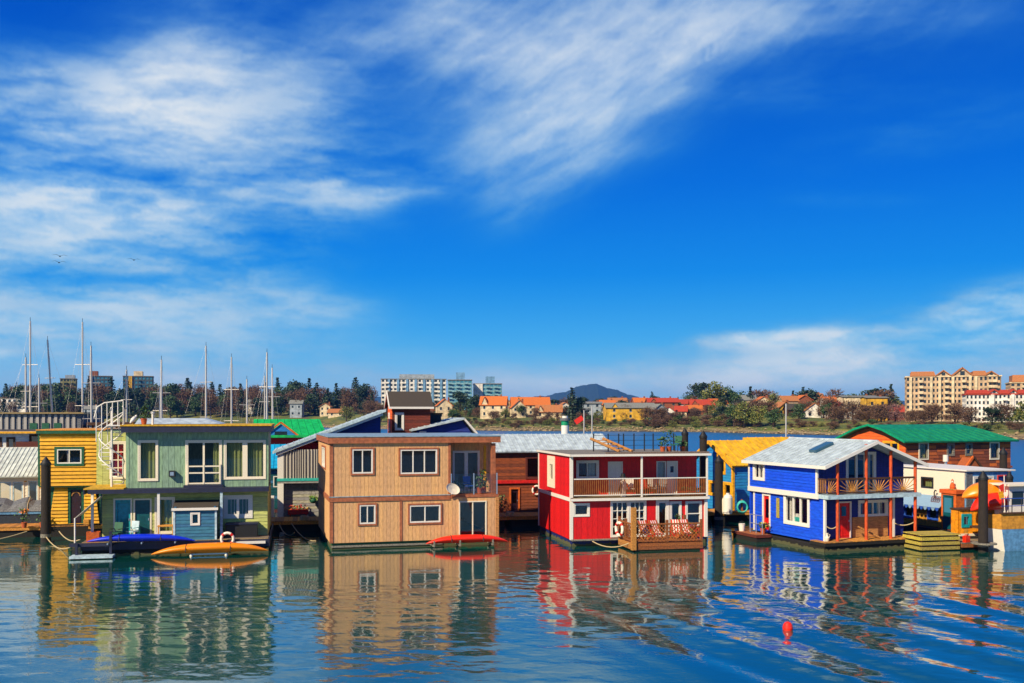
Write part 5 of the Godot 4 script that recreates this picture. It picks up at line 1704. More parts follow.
	roof(b2, Vector3(-8.3, 7.34, 0.3), Vector3(12.5, 7.34, 0.3), Vector3(12.5, 7.36, -9.3), Vector3(-8.3, 7.36, -9.3), 0.13, M.grey_plank[3])
	for i in 3: bx2(b2, "door_leaf", 8.0 + i * 1.0, 1.0, 0.06, 8.6 + i * 1.0, 6.4, 0.12, M.trim_green)
	var b3 := thing("boathouse", "brown ribbed boathouse end beside the grey boathouse", "boathouse", Vector3(-37.2, 0, -88), 10)
	bx2(b3, "body", 0, 0.3, -6, 3.5, 6.2, -0.05, M.rust[1])
	for i in 9: bx2(b3, "rib", i * 0.4, 0.5, -0.05, 0.2 + i * 0.4, 6.2, 0.05, M.grey_boards[1])
	bx2(b3, "float", 0, -0.5, -6, 3.5, 0.3, 0, M.float_black)
	bx2(b3, "fascia", -0.2, 6.2, -6.2, 3.8, 6.45, 0.2, M.dark_wood)
	var cb := thing("covered_boat", "boat under a light blue cover seen above the yellow house's roof", "boat", Vector3(-34.6, 0, -80), 8)
	bx2(cb, "hull", -0.5, 0, -1.2, 4.2, 4.0, 0.9, M.white)
	var q3 := MB.new()
	q3.prism(poly([-0.8, 4.05, 4.4, 4.05, 4.1, 5.5, -0.5, 5.7]), -1.1, 0.8)
	put(cb, "cover", q3.mesh(), M.hull_blue)

func white_slant_house() -> void:
	var h := thing("float_home", "white house with a long slanting grey roof and curtained veranda", "house", Vector3(-14.91, 0, -64), 12)
	var D := 4.2
	bx2(h, "float", -0.3, -0.5, -D, 6.9, 0.45, 0.1, M.float_black)
	# lower storey: grey boards
	wall(h, front(-0.4), box_poly(0.3, 0.45, 6.5, 2.75), [R(2.6, 0.6, 3.4, 2.4)], M.grey_boards[0], "lap", 0.2, M.grey_boards)
	window(h, front(-0.4), R(2.6, 0.6, 3.4, 2.4), {"tw": 0.06})
	bx2(h, "veranda_floor", -0.1, 2.72, -2.0, 6.5, 2.86, 0.05, M.grey_boards[1])
	bx2(h, "veranda_rail", -0.12, 2.86, 0.0, 2.6, 3.04, 0.08, M.turquoise)
	# white side wall and navy gable front
	wall(h, leftw(-0.02, D), box_poly(0, 0.45, D, 4.9), [], M.white, "lap", 0.2, M.white_boards)
	bx2(h, "corner_post", -0.1, 0.45, -0.1, 0.28, 4.95, 0.05, M.white)
	wall(h, front(-0.5), poly([2.5, 2.8, 6.5, 2.8, 6.5, 7.35, 2.5, 5.8]), [], M.navy_boards[0], "lap", 0.2, M.navy_boards)
	wall(h, rightw(6.5), box_poly(0.5, 0.45, D, 7.3), [], M.trim_yellow, "lap", 0.25, M.yellow)
	wall(h, front(-D), poly([0, 0.45, 6.5, 0.45, 6.5, 7.3, 0, 4.9]), [], M.white)
	bx2(h, "red_lining", 0.9, 4.6, -0.5, 2.5, 5.3, -0.45, M.cloth_red)
	var c := empty(h, "veranda_curtain", front(0.0))
	curtain(c, Rect2(0.3, 2.88, 2.2, 2.0), 0.0, M.curtain_grey, 0.06, 0.03)
	bx2(h, "curtain_back", 0.25, 2.87, -1.9, 2.5, 4.85, -1.8, M.grey_boards[2])
	roof(h, Vector3(-0.35, 4.80, 0.2), Vector3(6.75, 7.45, 0.2), Vector3(6.75, 7.45, -D - 0.3), Vector3(-0.35, 4.80, -D - 0.3), 0.1, M.roof_metal, 20)
	var q := MB.new()
	q.prism(poly([-0.4, 4.62, 6.8, 7.32, 6.8, 7.5, -0.4, 4.8]), 0.201, 0.26)
	put(h, "bargeboard", q.mesh(), M.pale_blue)
	q = MB.new()
	q.prism(poly([-0.2, 4.5, 6.6, 7.08, 6.6, 7.3, -0.2, 4.7]), 0.11, 0.16)
	put(h, "bargeboard", q.mesh(), M.white)
	# flower box, hanging basket, clutter
	var f := thing("flower_box", "red flower box of red blooms under the curtained veranda", "planter", h.transform * Vector3(1.2, 0.65, -0.1), 12)
	bx(f, "box", Vector3(0, 0.22, 0), Vector3(1.3, 0.3, 0.3), M.red_beam)
	for x in [-0.5, 0.5]: bx(f, "leg", Vector3(x, 0.0, 0), Vector3(0.06, 0.13, 0.25), M.red_beam)
	wave_flowers(f, "blooms", Vector3(0, 0.5, 0), Vector3(1.2, 0.3, 0.35), 120, [Color(0.6, 0.02, 0.02), Color(0.05, 0.15, 0.03), Color(0.6, 0.3, 0.03)])
	var hb := thing("hanging_basket", "green hanging basket on a dark bracket under the curtained veranda", "plant", h.transform * Vector3(2.15, 1.45, 0.0), 12)
	put(hb, "basket", UBALL, M.trim_green, Transform3D(Basis.from_scale(Vector3(0.24, 0.2, 0.24)), Vector3(0, 0.15, 0)))
	wave_flowers(hb, "foliage", Vector3(0, 0.32, 0), Vector3(0.5, 0.25, 0.5), 90, [Color(0.12, 0.25, 0.03), Color(0.2, 0.3, 0.04)])
	for x in [-0.2, 0.2]: rod(hb, "chain", Vector3(x, 0.2, 0), Vector3(0, 1.24, 0), 0.01, M.iron)
	var ct := thing("cabinet", "narrow white cabinet with an orange hose at the white house's corner", "cabinet", h.transform * Vector3(-0.6, 0.45, 0.35), 12)
	bx2(ct, "body", -0.3, 0, -0.3, 0.3, 1.5, 0.3, M.white)
	bx2(ct, "door_panel", -0.24, 0.1, 0.301, 0.24, 1.4, 0.32, M.cream)
	tube(ct, "hose", [Vector3(-0.4, 0.1, 0.3), Vector3(-0.45, 0.6, 0.4), Vector3(-0.36, 1.0, 0.4), Vector3(-0.2, 1.3, 0.4)], 0.07, M.orange_trim)

func mid_roofs() -> void:
	# brown tower
	var t := thing("tower_house", "brown tower room with a dark gabled roof and white-framed windows", "house", Vector3(-8.5, 0, -68), 12)
	var D := 3.2
	bx2(t, "lower_storeys", -1.5, 0.0, -D - 2.5, 4.6, 5.4, -0.02, M.dark_red[0])
	var w1 := R(0.62, 6.15, 1.06, 7.18)
	wall(t, front(), box_poly(0.35, 5.4, 2.95, 7.75), [w1], M.dark_red[0], "lap", 0.2, M.dark_red)
	window(t, front(), w1, {"tw": 0.09})
	var wl := R(0.9, 6.1, 1.6, 7.15)
	wall(t, leftw(0.35, D), poly([0, 5.4, D, 5.4, D, 7.75, D / 2, 8.6, 0, 7.75]), [wl], M.orange_wall[0], "lap", 0.2, M.orange_wall)
	window(t, leftw(0.35, D), wl, {"tw": 0.12, "cols": 2})
	wall(t, rightw(2.95), poly([0, 5.4, D, 5.4, D, 7.75, D / 2, 8.6, 0, 7.75]), [], M.dark_red[0])
	bx2(t, "back_wall", 0.36, 5.4, -D, 2.94, 7.7, -D + 0.1, M.dark_red[0])
	roof(t, Vector3(0.12, 7.66, 0.35), Vector3(3.15, 7.66, 0.35), Vector3(3.15, 8.75, -D / 2), Vector3(0.12, 8.75, -D / 2), 0.07, M.roof_brown)
	roof(t, Vector3(3.15, 7.66, -D - 0.35), Vector3(0.12, 7.66, -D - 0.35), Vector3(0.12, 8.75, -D / 2), Vector3(3.15, 8.75, -D / 2), 0.07, M.roof_brown)
	bx2(t, "eave_fascia", 0.1, 7.52, 0.351, 3.17, 7.66, 0.39, M.white)
	var bq := MB.new()
	bq.prism(poly([-0.35, 7.5, D / 2, 8.6, D / 2, 8.78, -0.35, 7.68]), 0.2, 0.26)
	bq.prism(poly([D / 2, 8.6, D + 0.35, 7.5, D + 0.35, 7.68, D / 2, 8.78]), 0.2, 0.26)
	put(t, "bargeboard", bq.mesh(), M.white, leftw(0.35, D))
	# navy low gable
	var n := thing("float_home", "navy house with a low grey roof and white gable edge behind the tan house", "house", Vector3(-6.75, 0, -67.5), 12)
	bx2(n, "lower_storey", 0.3, 0.2, -5, 4.4, 5.2, -0.02, M.navy_wall)
	wall(n, front(), poly([0.3, 5.2, 4.6, 5.2, 3.4, 6.75, 0.3, 6.15]), [R(0.55, 5.3, 0.9, 5.95)], M.navy_boards[0], "lap", 0.2, M.navy_boards)
	window(n, front(), R(0.55, 5.3, 0.9, 5.95), {"tw": 0.06})
	bx2(n, "back_wall", 0.3, 5.2, -5, 4.4, 6.1, -4.9, M.navy_wall)
	roof(n, Vector3(-0.1, 6.12, 0.4), Vector3(3.55, 6.92, 0.4), Vector3(3.55, 6.92, -5.2), Vector3(-0.1, 6.12, -5.2), 0.12, M.roof_metal, 9)
	roof(n, Vector3(3.55, 6.9, 0.4), Vector3(4.95, 5.3, 0.4), Vector3(4.95, 5.3, -5.2), Vector3(3.55, 6.9, -5.2), 0.12, M.white)
	bx2(n, "rear_box", 0.9, 6.2, -4.4, 2.4, 7.15, -3.0, M.tarp_dark)
	bx2(n, "rear_box_roof", 0.8, 7.152, -4.5, 2.5, 7.25, -2.9, M.roof_brown)
	# bright green roof and red wall between the green and white houses
	var g := thing("float_home", "house with a bright green roof, red wall band and blue dormer", "house", Vector3(-21.0, 0, -82), 12)
	bx2(g, "wall", 0, 0.3, -6, 5.6, 5.2, -0.02, M.dark_red[0])
	bx2(g, "red_band", -0.1, 4.3, 0.0, 5.7, 5.25, 0.05, M.cloth_red)
	bx2(g, "green_fascia", -0.3, 5.25, 0.3, 5.8, 5.45, 0.5, M.roof_bright_green)
	roof(g, Vector3(-0.3, 5.3, 0.5), Vector3(5.8, 5.3, 0.5), Vector3(5.2, 6.75, -3.0), Vector3(-0.3, 6.75, -3.0), 0.08, M.roof_bright_green, 10)
	roof(g, Vector3(5.8, 5.3, -6.5), Vector3(-0.3, 5.3, -6.5), Vector3(-0.3, 6.75, -3.0), Vector3(5.2, 6.75, -3.0), 0.08, M.roof_bright_green)
	var dq := MB.new()
	dq.prism(poly([0.7, 5.35, 3.3, 5.35, 2.0, 6.35]), -0.6, 0.35)
	put(g, "dormer", dq.mesh(), M.cyan[0])
	bx2(g, "dormer_pane", 1.5, 5.42, 0.351, 2.5, 5.75, 0.36, M.far_glass)
	for s in [[0.5, 5.32, 2.0, 6.5], [3.5, 5.32, 2.0, 6.5]]: beam(g, "dormer_edge", Vector3(s[0], s[1], 0.42), Vector3(s[2], s[3], 0.42), 0.14, 0.12, M.orange_trim)
	var a := thing("float_home", "teal house with an aqua roof beside the bright green roof", "house", Vector3(-17.6, 0, -72), 12)
	bx2(a, "wall", 0, 0.3, -4, 1.6, 3.5, 0, M.deep_teal)
	wall(a, front(0.02), box_poly(0, 0.4, 1.6, 3.3), [R(0.4, 1.9, 1.1, 2.7)], M.deep_teal, "lap", 0.22, [M.deep_teal, M.shed[0]])
	window(a, front(0.02), R(0.4, 1.9, 1.1, 2.7), {"frame": M.white})
	roof(a, Vector3(-0.2, 3.3, 0.4), Vector3(1.8, 3.3, 0.4), Vector3(1.8, 4.9, -3.2), Vector3(-0.2, 4.9, -3.2), 0.08, M.roof_aqua, 5)
	# rust house with the grey metal roof
	var s := thing("float_home", "rust-brown house with a pale ribbed metal roof beside the red house", "house", Vector3(-1.02, 0, -68), 12)
	var Ds := 6.0
	bx2(s, "float", -3, -0.5, -Ds, 8.0, 0.5, 0.3, M.float_black)
	var dr := R(0.85, 0.55, 1.58, 2.15)
	wall(s, front(), box_poly(-3, 0.5, 8.0, 4.6), [dr, R(2.05, 2.8, 2.95, 4.2), R(3.4, 2.9, 4.2, 4.1)], M.rust[0], "lap", 0.2, M.rust)
	door(s, front(), dr, M.maroon, {"frame": M.orange_trim, "fw": 0.11, "out": 0.09, "glass": Rect2(0.25, 0.35, 0.5, 0.5)})
	window(s, front(), R(2.05, 2.8, 2.95, 4.2), {"frame": M.dark_red[0], "tw": 0.08, "trim": M.dark_red[1]})
	window(s, front(), R(3.4, 2.9, 4.2, 4.1), {})
	bx2(s, "red_beam", -3, 2.44, 0.03, 8.0, 2.66, 0.14, M.red_beam)
	wall(s, leftw(-3, Ds), box_poly(0, 0.5, Ds, 4.6), [], M.rust[0])
	wall(s, rightw(8.0), poly([0, 0.5, Ds, 0.5, Ds, 4.6, 2.6, 5.65, 0, 4.6]), [], M.rust[0], "lap", 0.2, M.rust)
	bx2(s, "back_wall", -3, 0.5, -Ds, 8, 4.6, -Ds + 0.1, M.rust[1])
	roof(s, Vector3(-3.3, 4.62, 0.35), Vector3(8.29, 4.62, 0.35), Vector3(8.29, 5.75, -2.6), Vector3(-3.3, 5.75, -2.6), 0.09, M.roof_metal, 34)
	roof(s, Vector3(8.29, 4.62, -Ds - 0.35), Vector3(-3.3, 4.62, -Ds - 0.35), Vector3(-3.3, 5.75, -2.6), Vector3(8.29, 5.75, -2.6), 0.09, M.roof_metal)
	life_ring("white life ring on the rust-brown house's wall", s.transform * Vector3(2.75, 1.95, 0.12), 12, 0.36)
	potted_plant("bushy pale potted plant by the rust-brown house's orange door", s.transform * Vector3(0.2, 0.5, 0.5), 1.2, "", Color(0.5, 0.4, 0.2))
	var bp := thing("bollard_lamp", "slim dark post lamp on the walkway before the rust-brown house", "lamp post", s.transform * Vector3(2.6, 0.6, 1.6), 0)
	rod(bp, "post", Vector3(0, 0, 0), Vector3(0, 0.85, 0), 0.035, M.iron)
	rod(bp, "head", Vector3(0, 0.85, 0), Vector3(0, 1.05, 0), 0.07, M.white)

func cyan_house() -> void:
	var h := thing("float_home", "sky-blue house with a yellow roof and yellow trim beside the dark pilings", "house", Vector3(14.96, 0, -67.7), 22)
	var D := 5.2
	bx2(h, "float", -0.2, -0.5, -D, 7.2, 0.55, 0.2, M.float_black)
	var w1 := R(D - 1.8, 3.15, D - 0.95, 4.35)
	var w2 := R(D - 1.0, 1.6, D - 0.2, 2.4)
	var w3 := R(D - 2.8, 1.6, D - 2.1, 2.4)
	wall(h, leftw(0, D), poly([0, 0.55, D, 0.55, D, 3.75, D - 2.6, 5.25, 0, 3.75]), [w1, w2, w3], M.cyan[0], "lap", 0.2, M.cyan)
	for w in [w1, w2, w3]: window(h, leftw(0, D), w, {"tw": 0.13, "trim": M.trim_yellow, "frame": M.trim_yellow})
	wall(h, front(), box_poly(0, 0.55, 7, 3.75), [], M.cyan[0], "lap", 0.2, M.cyan)
	wall(h, rightw(7), poly([0, 0.55, D, 0.55, D, 3.75, 2.6, 5.25, 0, 3.75]), [], M.cyan[0])
	bx2(h, "back_wall", 0, 0.55, -D, 7, 3.7, -D + 0.1, M.cyan[0])
	bx2(h, "corner_board", -0.06, 0.55, -0.12, 0.1, 3.75, 0.06, M.trim_yellow)
	roof(h, Vector3(-0.25, 3.68, 0.3), Vector3(7.3, 3.68, 0.3), Vector3(7.3, 5.32, -2.6), Vector3(-0.25, 5.32, -2.6), 0.1, M.roof_orange, 12)
	roof(h, Vector3(7.3, 3.68, -D - 0.3), Vector3(-0.25, 3.68, -D - 0.3), Vector3(-0.25, 5.32, -2.6), Vector3(7.3, 5.32, -2.6), 0.1, M.roof_orange)
	roof(h, Vector3(2.5, 4.55, -1.3), Vector3(7.3, 4.55, -1.3), Vector3(7.3, 5.5, -3.0), Vector3(2.9, 5.5, -3.0), 0.1, M.roof_orange, 6, "upper_roof")
	var bq := MB.new()
	bq.prism(poly([-0.3, 3.48, 2.6, 5.1, 2.6, 5.34, -0.3, 3.7]), 0.25, 0.3)
	bq.prism(poly([2.6, 5.1, 5.5, 3.48, 5.5, 3.7, 2.6, 5.34]), 0.25, 0.3)
	put(h, "bargeboard", bq.mesh(), M.trim_yellow, leftw(0, D))
	var tk := thing("gas_tank", "white upright gas tank on the walkway before the sky-blue house", "tank", Vector3(14.1, 0.65, -65.3), 0)
	var q := MB.new()
	q.lathe([Vector2(0.0, 0.0), Vector2(0.26, 0.0), Vector2(0.26, 0.06), Vector2(0.3, 0.1), Vector2(0.3, 1.05), Vector2(0.24, 1.2), Vector2(0.12, 1.26), Vector2(0.12, 1.36), Vector2(0.0, 1.36)], 18)
	put(tk, "cylinder", q.mesh(), M.white)
	rod(tk, "valve", Vector3(0, 1.36, 0), Vector3(0, 1.46, 0), 0.05, M.iron)
	var tk2 := thing("gas_tank", "smaller cream gas tank half behind the white gas tank", "tank", Vector3(13.75, 0.65, -65.5), 0)
	put(tk2, "cylinder", q.mesh(), M.cream, Transform3D(Basis.from_scale(Vector3(0.7, 0.85, 0.7)), Vector3.ZERO))
	rod(tk2, "valve", Vector3(0, 1.15, 0), Vector3(0, 1.25, 0), 0.04, M.iron)
	var ho := thing("garden_hose", "turquoise garden hose heaped beside the white gas tank", "hose", Vector3(15.0, 0.65, -65.2), 0)
	for i in 3:
		var pts := []
		for k in 17:
			var a := TAU * k / 16
			pts.append(Vector3(cos(a) * 0.32, 0.45 + sin(a) * (0.4 - 0.04 * i), 0.07 * i))
		tube(ho, "coil", pts, 0.05, M.turquoise)
	bx2(ho, "stand", -0.06, 0, -0.1, 0.06, 0.95, -0.05, M.wood)

func shingle_house() -> void:
	var h := thing("float_home", "large brown shingled house with a green metal roof and orange gable end", "house", Vector3(29.53, 0, -75), 22)
	var D := 7.0
	var W := 10.6
	bx2(h, "float", -0.2, -0.5, -D, W + 0.2, 0.5, 0.2, M.float_black)
	var ws := [R(1.3, 3.8, 2.1, 4.95), R(4.08, 4.05, 4.68, 4.85), R(5.94, 4.05, 6.5, 4.85), R(8.45, 3.7, 9.3, 4.9), R(1.2, 1.0, 2.2, 2.2)]
	wall(h, front(), box_poly(0, 0.5, W, 5.25), ws, M.shingle[0], "shingle", 0.24, M.shingle)
	for i in 5:
		window(h, front(), ws[i], {"tw": 0.09, "trim": M.cream if i in [0, 3] else M.concrete, "frame": M.concrete, "rows": 2 if i == 2 else 1, "curtain": [M.curtain_green, M.curtain_grey, M.tarp, M.maroon, M.tarp][i]})
	var wl := R(D - 2.25, 4.0, D - 0.75, 5.0)
	wall(h, leftw(0, D), poly([0, 0.5, D, 0.5, D, 5.12, D * 0.72, 5.84, D * 0.5, 6.16, D * 0.28, 5.84, 0, 5.12]), [wl], M.orange_wall[0], "lap", 0.24, M.orange_wall)
	window(h, leftw(0, D), wl, {"tw": 0.12, "trim": M.trim_yellow, "frame": M.trim_yellow, "cols": 2, "mw": 0.12})
	wall(h, rightw(W), poly([0, 0.5, D, 0.5, D, 5.25, D / 2, 5.4, 0, 5.25]), [], M.shingle[0], "lap", 0.24, M.shingle)
	bx2(h, "back_wall", 0, 0.5, -D, W, 5.2, -D + 0.1, M.shingle[1])
	bx2(h, "floor_skirt", -0.05, 2.95, 0.03, W + 0.05, 3.1, 0.16, M.shingle[2])
	# roof curved in two pitches, hipped at the far end
	var ep := [Vector2(0.4, 5.12), Vector2(-1.96, 6.0), Vector2(-3.5, 6.35), Vector2(-5.04, 6.0), Vector2(-7.4, 5.12)]
	for i in 4:
		var p: Vector2 = ep[i]
		var q: Vector2 = ep[i + 1]
		var xa := W + 0.5 - (p.y - 5.12) * 1.7
		var xb := W + 0.5 - (q.y - 5.12) * 1.7
		roof(h, Vector3(-0.5, p.y, p.x), Vector3(xa, p.y, p.x), Vector3(xb, q.y, q.x), Vector3(-0.5, q.y, q.x), 0.12, M.roof_green, 14 if i == 0 else 0)
	var hp := MB.new()
	hp.tri(Vector3(W + 0.5, 5.12, 0.4), Vector3(W + 0.5, 5.12, -7.4), Vector3(W + 0.5 - 2.1, 6.35, -3.5))
	put(h, "hip", hp.mesh(), M.roof_green)
	var lq := MB.new()
	for i in 4:
		var p: Vector2 = ep[i]
		var q: Vector2 = ep[i + 1]
		lq.slab(Vector3(-0.52, p.y - 0.1, p.x), Vector3(-0.52, q.y - 0.1, q.x), Vector3(-0.52, q.y + 0.06, q.x), Vector3(-0.52, p.y + 0.06, p.x), -0.06)
	put(h, "verge_board", lq.mesh(), M.marker_green)
	# small entry gable
	var eg := MB.new()
	eg.prism(poly([4.2, 2.5, 6.7, 2.5, 5.4, 3.85]), 0.17, 1.2)
	put(h, "entry_gable", eg.mesh(), M.shingle[3])
	beam(h, "gable_edge", Vector3(4.05, 2.5, 1.25), Vector3(5.4, 3.95, 1.25), 0.16, 0.12, M.orange_trim)
	beam(h, "gable_edge", Vector3(5.4, 3.95, 1.25), Vector3(6.85, 2.5, 1.25), 0.16, 0.12, M.dark_wood)
	var ch := empty(h, "flue")
	rod(ch, "pipe", Vector3(2.9, 2.2, 1.0), Vector3(2.9, 3.6, 1.0), 0.12, M.alu)
	rod(ch, "cowl", Vector3(2.9, 3.6, 1.0), Vector3(2.9, 4.1, 1.0), 0.2, M.white)

func white_houseboat() -> void:
	var h := thing("houseboat", "white houseboat with a scalloped blue awning and ochre lower wall", "houseboat", Vector3(25.88, 0, -57), 22)
	var D := 8.0
	bx2(h, "hull", -0.9, -0.5, -D, 3.9, 0.5, 0.9, M.float_black)
	var w := R(D - 3.38, 2.75, D - 2.42, 3.40)
	wall(h, leftw(0, D), poly([0, 2.3, D, 2.3, D, 3.88, 0, 3.94]), [w], M.cream, "", 0.2)
	window(h, leftw(0, D), w, {"frame": M.iron, "fw": 0.09, "out": 0.04, "curtain": M.curtain_green})
	var lw := [R(D - 2.7, 0.95, D - 2.0, 1.55), R(D - 4.6, 0.9, D - 3.9, 1.6)]
	wall(h, leftw(-0.1, D), box_poly(0, 0.5, D - 1.25, 2.0), lw, M.ochre, "vert", 0.35, [M.ochre], 0.012)
	for r in lw: window(h, leftw(-0.1, D), r, {"frame": M.cloth_blue, "tw": 0.07, "trim": M.cloth_blue})
	var pt := empty(h, "porthole", leftw(-0.1, D) * Transform3D(Basis(), Vector3(D - 1.65, 1.35, 0.02)))
	var tm := TorusMesh.new()
	tm.inner_radius = 0.11; tm.outer_radius = 0.16; tm.rings = 18; tm.ring_segments = 6
	put(pt, "ring", tm, M.iron, Transform3D(Basis(Vector3.RIGHT, PI / 2), Vector3.ZERO))
	put(pt, "glass", UCYL, M.far_glass, Transform3D(Basis(Vector3.RIGHT, PI / 2) * Basis.from_scale(Vector3(0.12, 0.02, 0.12)), Vector3.ZERO))
	# awning with scallops
	var aw := empty(h, "awning")
	var q := MB.new()
	q.slab(Vector3(-0.75, 1.72, -1.25), Vector3(0, 2.34, -1.25), Vector3(0, 2.34, -D), Vector3(-0.75, 1.72, -D), 0.03)
	put(aw, "canvas", q.mesh(), M.awning_blue)
	for i in 22:
		var z := -1.25 - 0.30 * i
		var s := MB.new()
		s.prism([Vector2(0, 0), Vector2(0.06, -0.14), Vector2(0.15, -0.2), Vector2(0.24, -0.14), Vector2(0.3, 0)], 0, 0.015)
		put(aw, "scallop", s.mesh(), M.awning_blue if i % 2 else M.cloth_blue, Transform3D(Basis(Vector3.UP, PI / 2), Vector3(-0.77, 1.71, z)))
	# front: blue-white cabin face
	var fw := R(0.58, 3.05, 2.0, 3.52)
	var fd := R(2.36, 1.9, 3.3, 3.62)
	wall(h, front(), poly([0, 0.5, 3.5, 0.5, 3.5, 3.8, 0, 3.85]), [fw, fd], M.hull_blue, "vert", 0.3, [M.hull_blue, M.awning_blue], 0.015)
	window(h, front(), fw, {"cols": 2, "tw": 0.07})
	door(h, front(), fd, M.navy_wall, {"frame": M.cloth_red, "fw": 0.07})
	bx2(h, "corner_panel", 0.0, 0.5, 0.016, 0.45, 3.8, 0.04, M.tarp)
	wall(h, rightw(3.5), box_poly(0, 0.5, D, 3.8), [], M.cream)
	bx2(h, "back_wall", 0, 0.5, -D, 3.5, 3.9, -D + 0.1, M.cream)
	roof(h, Vector3(-0.12, 3.97, 0.15), Vector3(3.65, 3.93, 0.15), Vector3(3.65, 4.03, -D - 0.1), Vector3(-0.12, 4.03, -D - 0.1), 0.08, M.white)
	# entrance box on the side
	var e := empty(h, "entrance")
	bx2(e, "side", -0.62, 0.5, -1.22, -0.5, 2.6, -0.12, M.orange_trim)
	bx2(e, "side", -0.5, 0.5, -0.24, -0.0, 2.6, -0.12, M.orange_trim)
	bx2(e, "side", -0.5, 0.5, -1.22, -0.0, 2.6, -1.1, M.orange_trim)
	bx2(e, "lintel", -0.68, 2.6, -1.3, 0.0, 2.82, -0.05, M.orange_wall[0])
	bx2(e, "door_leaf", -0.66, 0.55, -1.05, -0.622, 2.5, -0.3, M.deep_teal)
	bx2(e, "door_pane", -0.675, 1.5, -0.95, -0.661, 2.35, -0.4, M.teal_glass)
	# lower front cabin with painted square windows
	var p := thing("deck_cabin", "low bright orange cabin with blue-framed windows under the stacked kayaks", "cabin", Vector3(24.55, 0, -54.6), 12)
	bx2(p, "float", -0.3, -0.5, -2.0, 3.0, 0.5, 0.5, M.float_black)
	var pw := [R(0.05, 1.04, 0.5, 1.62), R(1.35, 1.0, 1.8, 1.6)]
	wall(p, front(), box_poly(-0.15, 0.5, 2.4, 1.9), pw, M.bright_orange, "vert", 0.3, [M.bright_orange, M.ochre], 0.012)
	for r in pw: window(p, front(), r, {"frame": M.teal_door, "tw": 0.08, "trim": M.teal_door, "curtain": M.cloth_red})
	wall(p, leftw(-0.15, 0.7), box_poly(0, 0.5, 0.7, 1.9), [], M.bright_orange)
	bx2(p, "roof", -0.2, 1.902, -0.75, 2.5, 1.98, 0.1, M.dark_wood)
	bx2(p, "skirting", -0.2, 0.5, 0.02, 2.45, 0.62, 0.08, M.cream)
	var kx := [[1.3, 2.42, 0.1, -7.0, "wide yellow-orange kayak on top of the kayak stack", M.kayak_orange, 2.9, 1.2], [1.45, 1.96, 0.6, 3.0, "wide glossy red kayak at the bottom of the kayak stack", M.kayak_red, 2.7, 1.1], [1.9, 2.62, -0.3, -5.0, "second orange kayak at the back of the kayak stack", M.kayak_orange, 2.8, 0.7]]
	for k in kx:
		kayak(k[4], p.transform * Vector3(k[0], k[1], k[2]), 12, k[6], k[7], 1.1, k[5], true, "stacked kayaks", k[3], 25.0)
	var tk := thing("rain_barrel", "cream rain barrel beside the orange cabin", "barrel", p.transform * Vector3(2.75, 0.5, 0.3), 0)
	var bq := MB.new()
	bq.lathe([Vector2(0, 0), Vector2(0.25, 0), Vector2(0.3, 0.3), Vector2(0.31, 0.6), Vector2(0.3, 0.9), Vector2(0.25, 1.2), Vector2(0.27, 1.22), Vector2(0, 1.24)], 18)
	put(tk, "drum", bq.mesh(), M.cream)
	for y in [0.3, 0.9]:
		var hq := MB.new()
		hq.lathe([Vector2(0.31, y - 0.03), Vector2(0.315, y + 0.03)], 18)
		put(tk, "hoop", hq.mesh(), M.concrete)
	# ornaments on the side
	var fg := thing("ornament_figure", "small red and orange figure on the houseboat's entrance roof", "figure", h.transform * Vector3(-0.35, 2.82, -0.65), 0)
	var oq := MB.new()
	oq.lathe([Vector2(0, 0), Vector2(0.2, 0.0), Vector2(0.24, 0.2), Vector2(0.16, 0.45), Vector2(0.08, 0.52), Vector2(0.12, 0.6), Vector2(0.1, 0.72), Vector2(0.02, 0.8), Vector2(0, 0.82)], 12)
	put(fg, "body", oq.mesh(), M.orange_wall[0])
	fg.scale = Vector3(0.65, 0.75, 0.65)
	put(fg, "face", UBALL, M.cream, Transform3D(Basis.from_scale(Vector3(0.09, 0.09, 0.09)), Vector3(-0.03, 0.6, 0.05)))
	bx(fg, "base", Vector3(0, 0.03, 0), Vector3(0.5, 0.06, 0.4), M.pallet[0])
	var cg := thing("lobster_pot", "small dark red wire pot with a bird-shaped handle hung on the houseboat's side", "pot", h.transform * Vector3(-0.25, 2.0, -1.9), 22)
	for i in 5:
		var pts := []
		for k in 9:
			var a := PI * k / 8
			pts.append(Vector3(0.0, 0.32 * sin(a), -0.3 + 0.15 * i) + Vector3(cos(a) * 0.16, 0, 0))
		tube(cg, "hoop", pts, 0.02, M.dark_red[1], -1.0, 5)
	for y in [0.0, 0.22]: rod(cg, "bar", Vector3(-0.16 + y * 0.3, y, -0.3), Vector3(-0.16 + y * 0.3, y, 0.3), 0.02, M.dark_red[1])
	tube(cg, "handle", [Vector3(0, 0.3, -0.2), Vector3(0, 0.55, -0.22), Vector3(0, 0.68, -0.15), Vector3(0, 0.64, -0.05)], 0.035, M.iron)
	# pallet dock and boat hull at the right edge
	var d := thing("pallet_dock", "yellow weathered pallet dock with open slats before the houseboat", "dock", Vector3(21.3, 0, -52.0), 12)
	bx2(d, "float", 0.1, -0.4, -1.6, 5.2, 0.05, -0.1, M.float_black)
	for i in 3:
		bx2(d, "slat", 0, 0.06 + i * 0.25, -0.06, 2.25, 0.22 + i * 0.25, 0.0, M.pallet[i])
		bx2(d, "side_slat", -0.05, 0.06 + i * 0.25, -1.6, 0.0, 0.22 + i * 0.25, -0.06, M.pallet[i + 1])
	for x in [0.08, 1.1, 2.15]: bx2(d, "post", x - 0.05, 0.05, -0.16, x + 0.05, 0.86, -0.06, M.dark_wood)
	planks(d, "plank", -0.05, 2.3, -1.6, 0.05, 0.86, M.pallet, 0.22, false)
	planks(d, "plank", 2.3, 5.2, -1.6, 0.1, 0.40, M.grey_plank, 0.2)
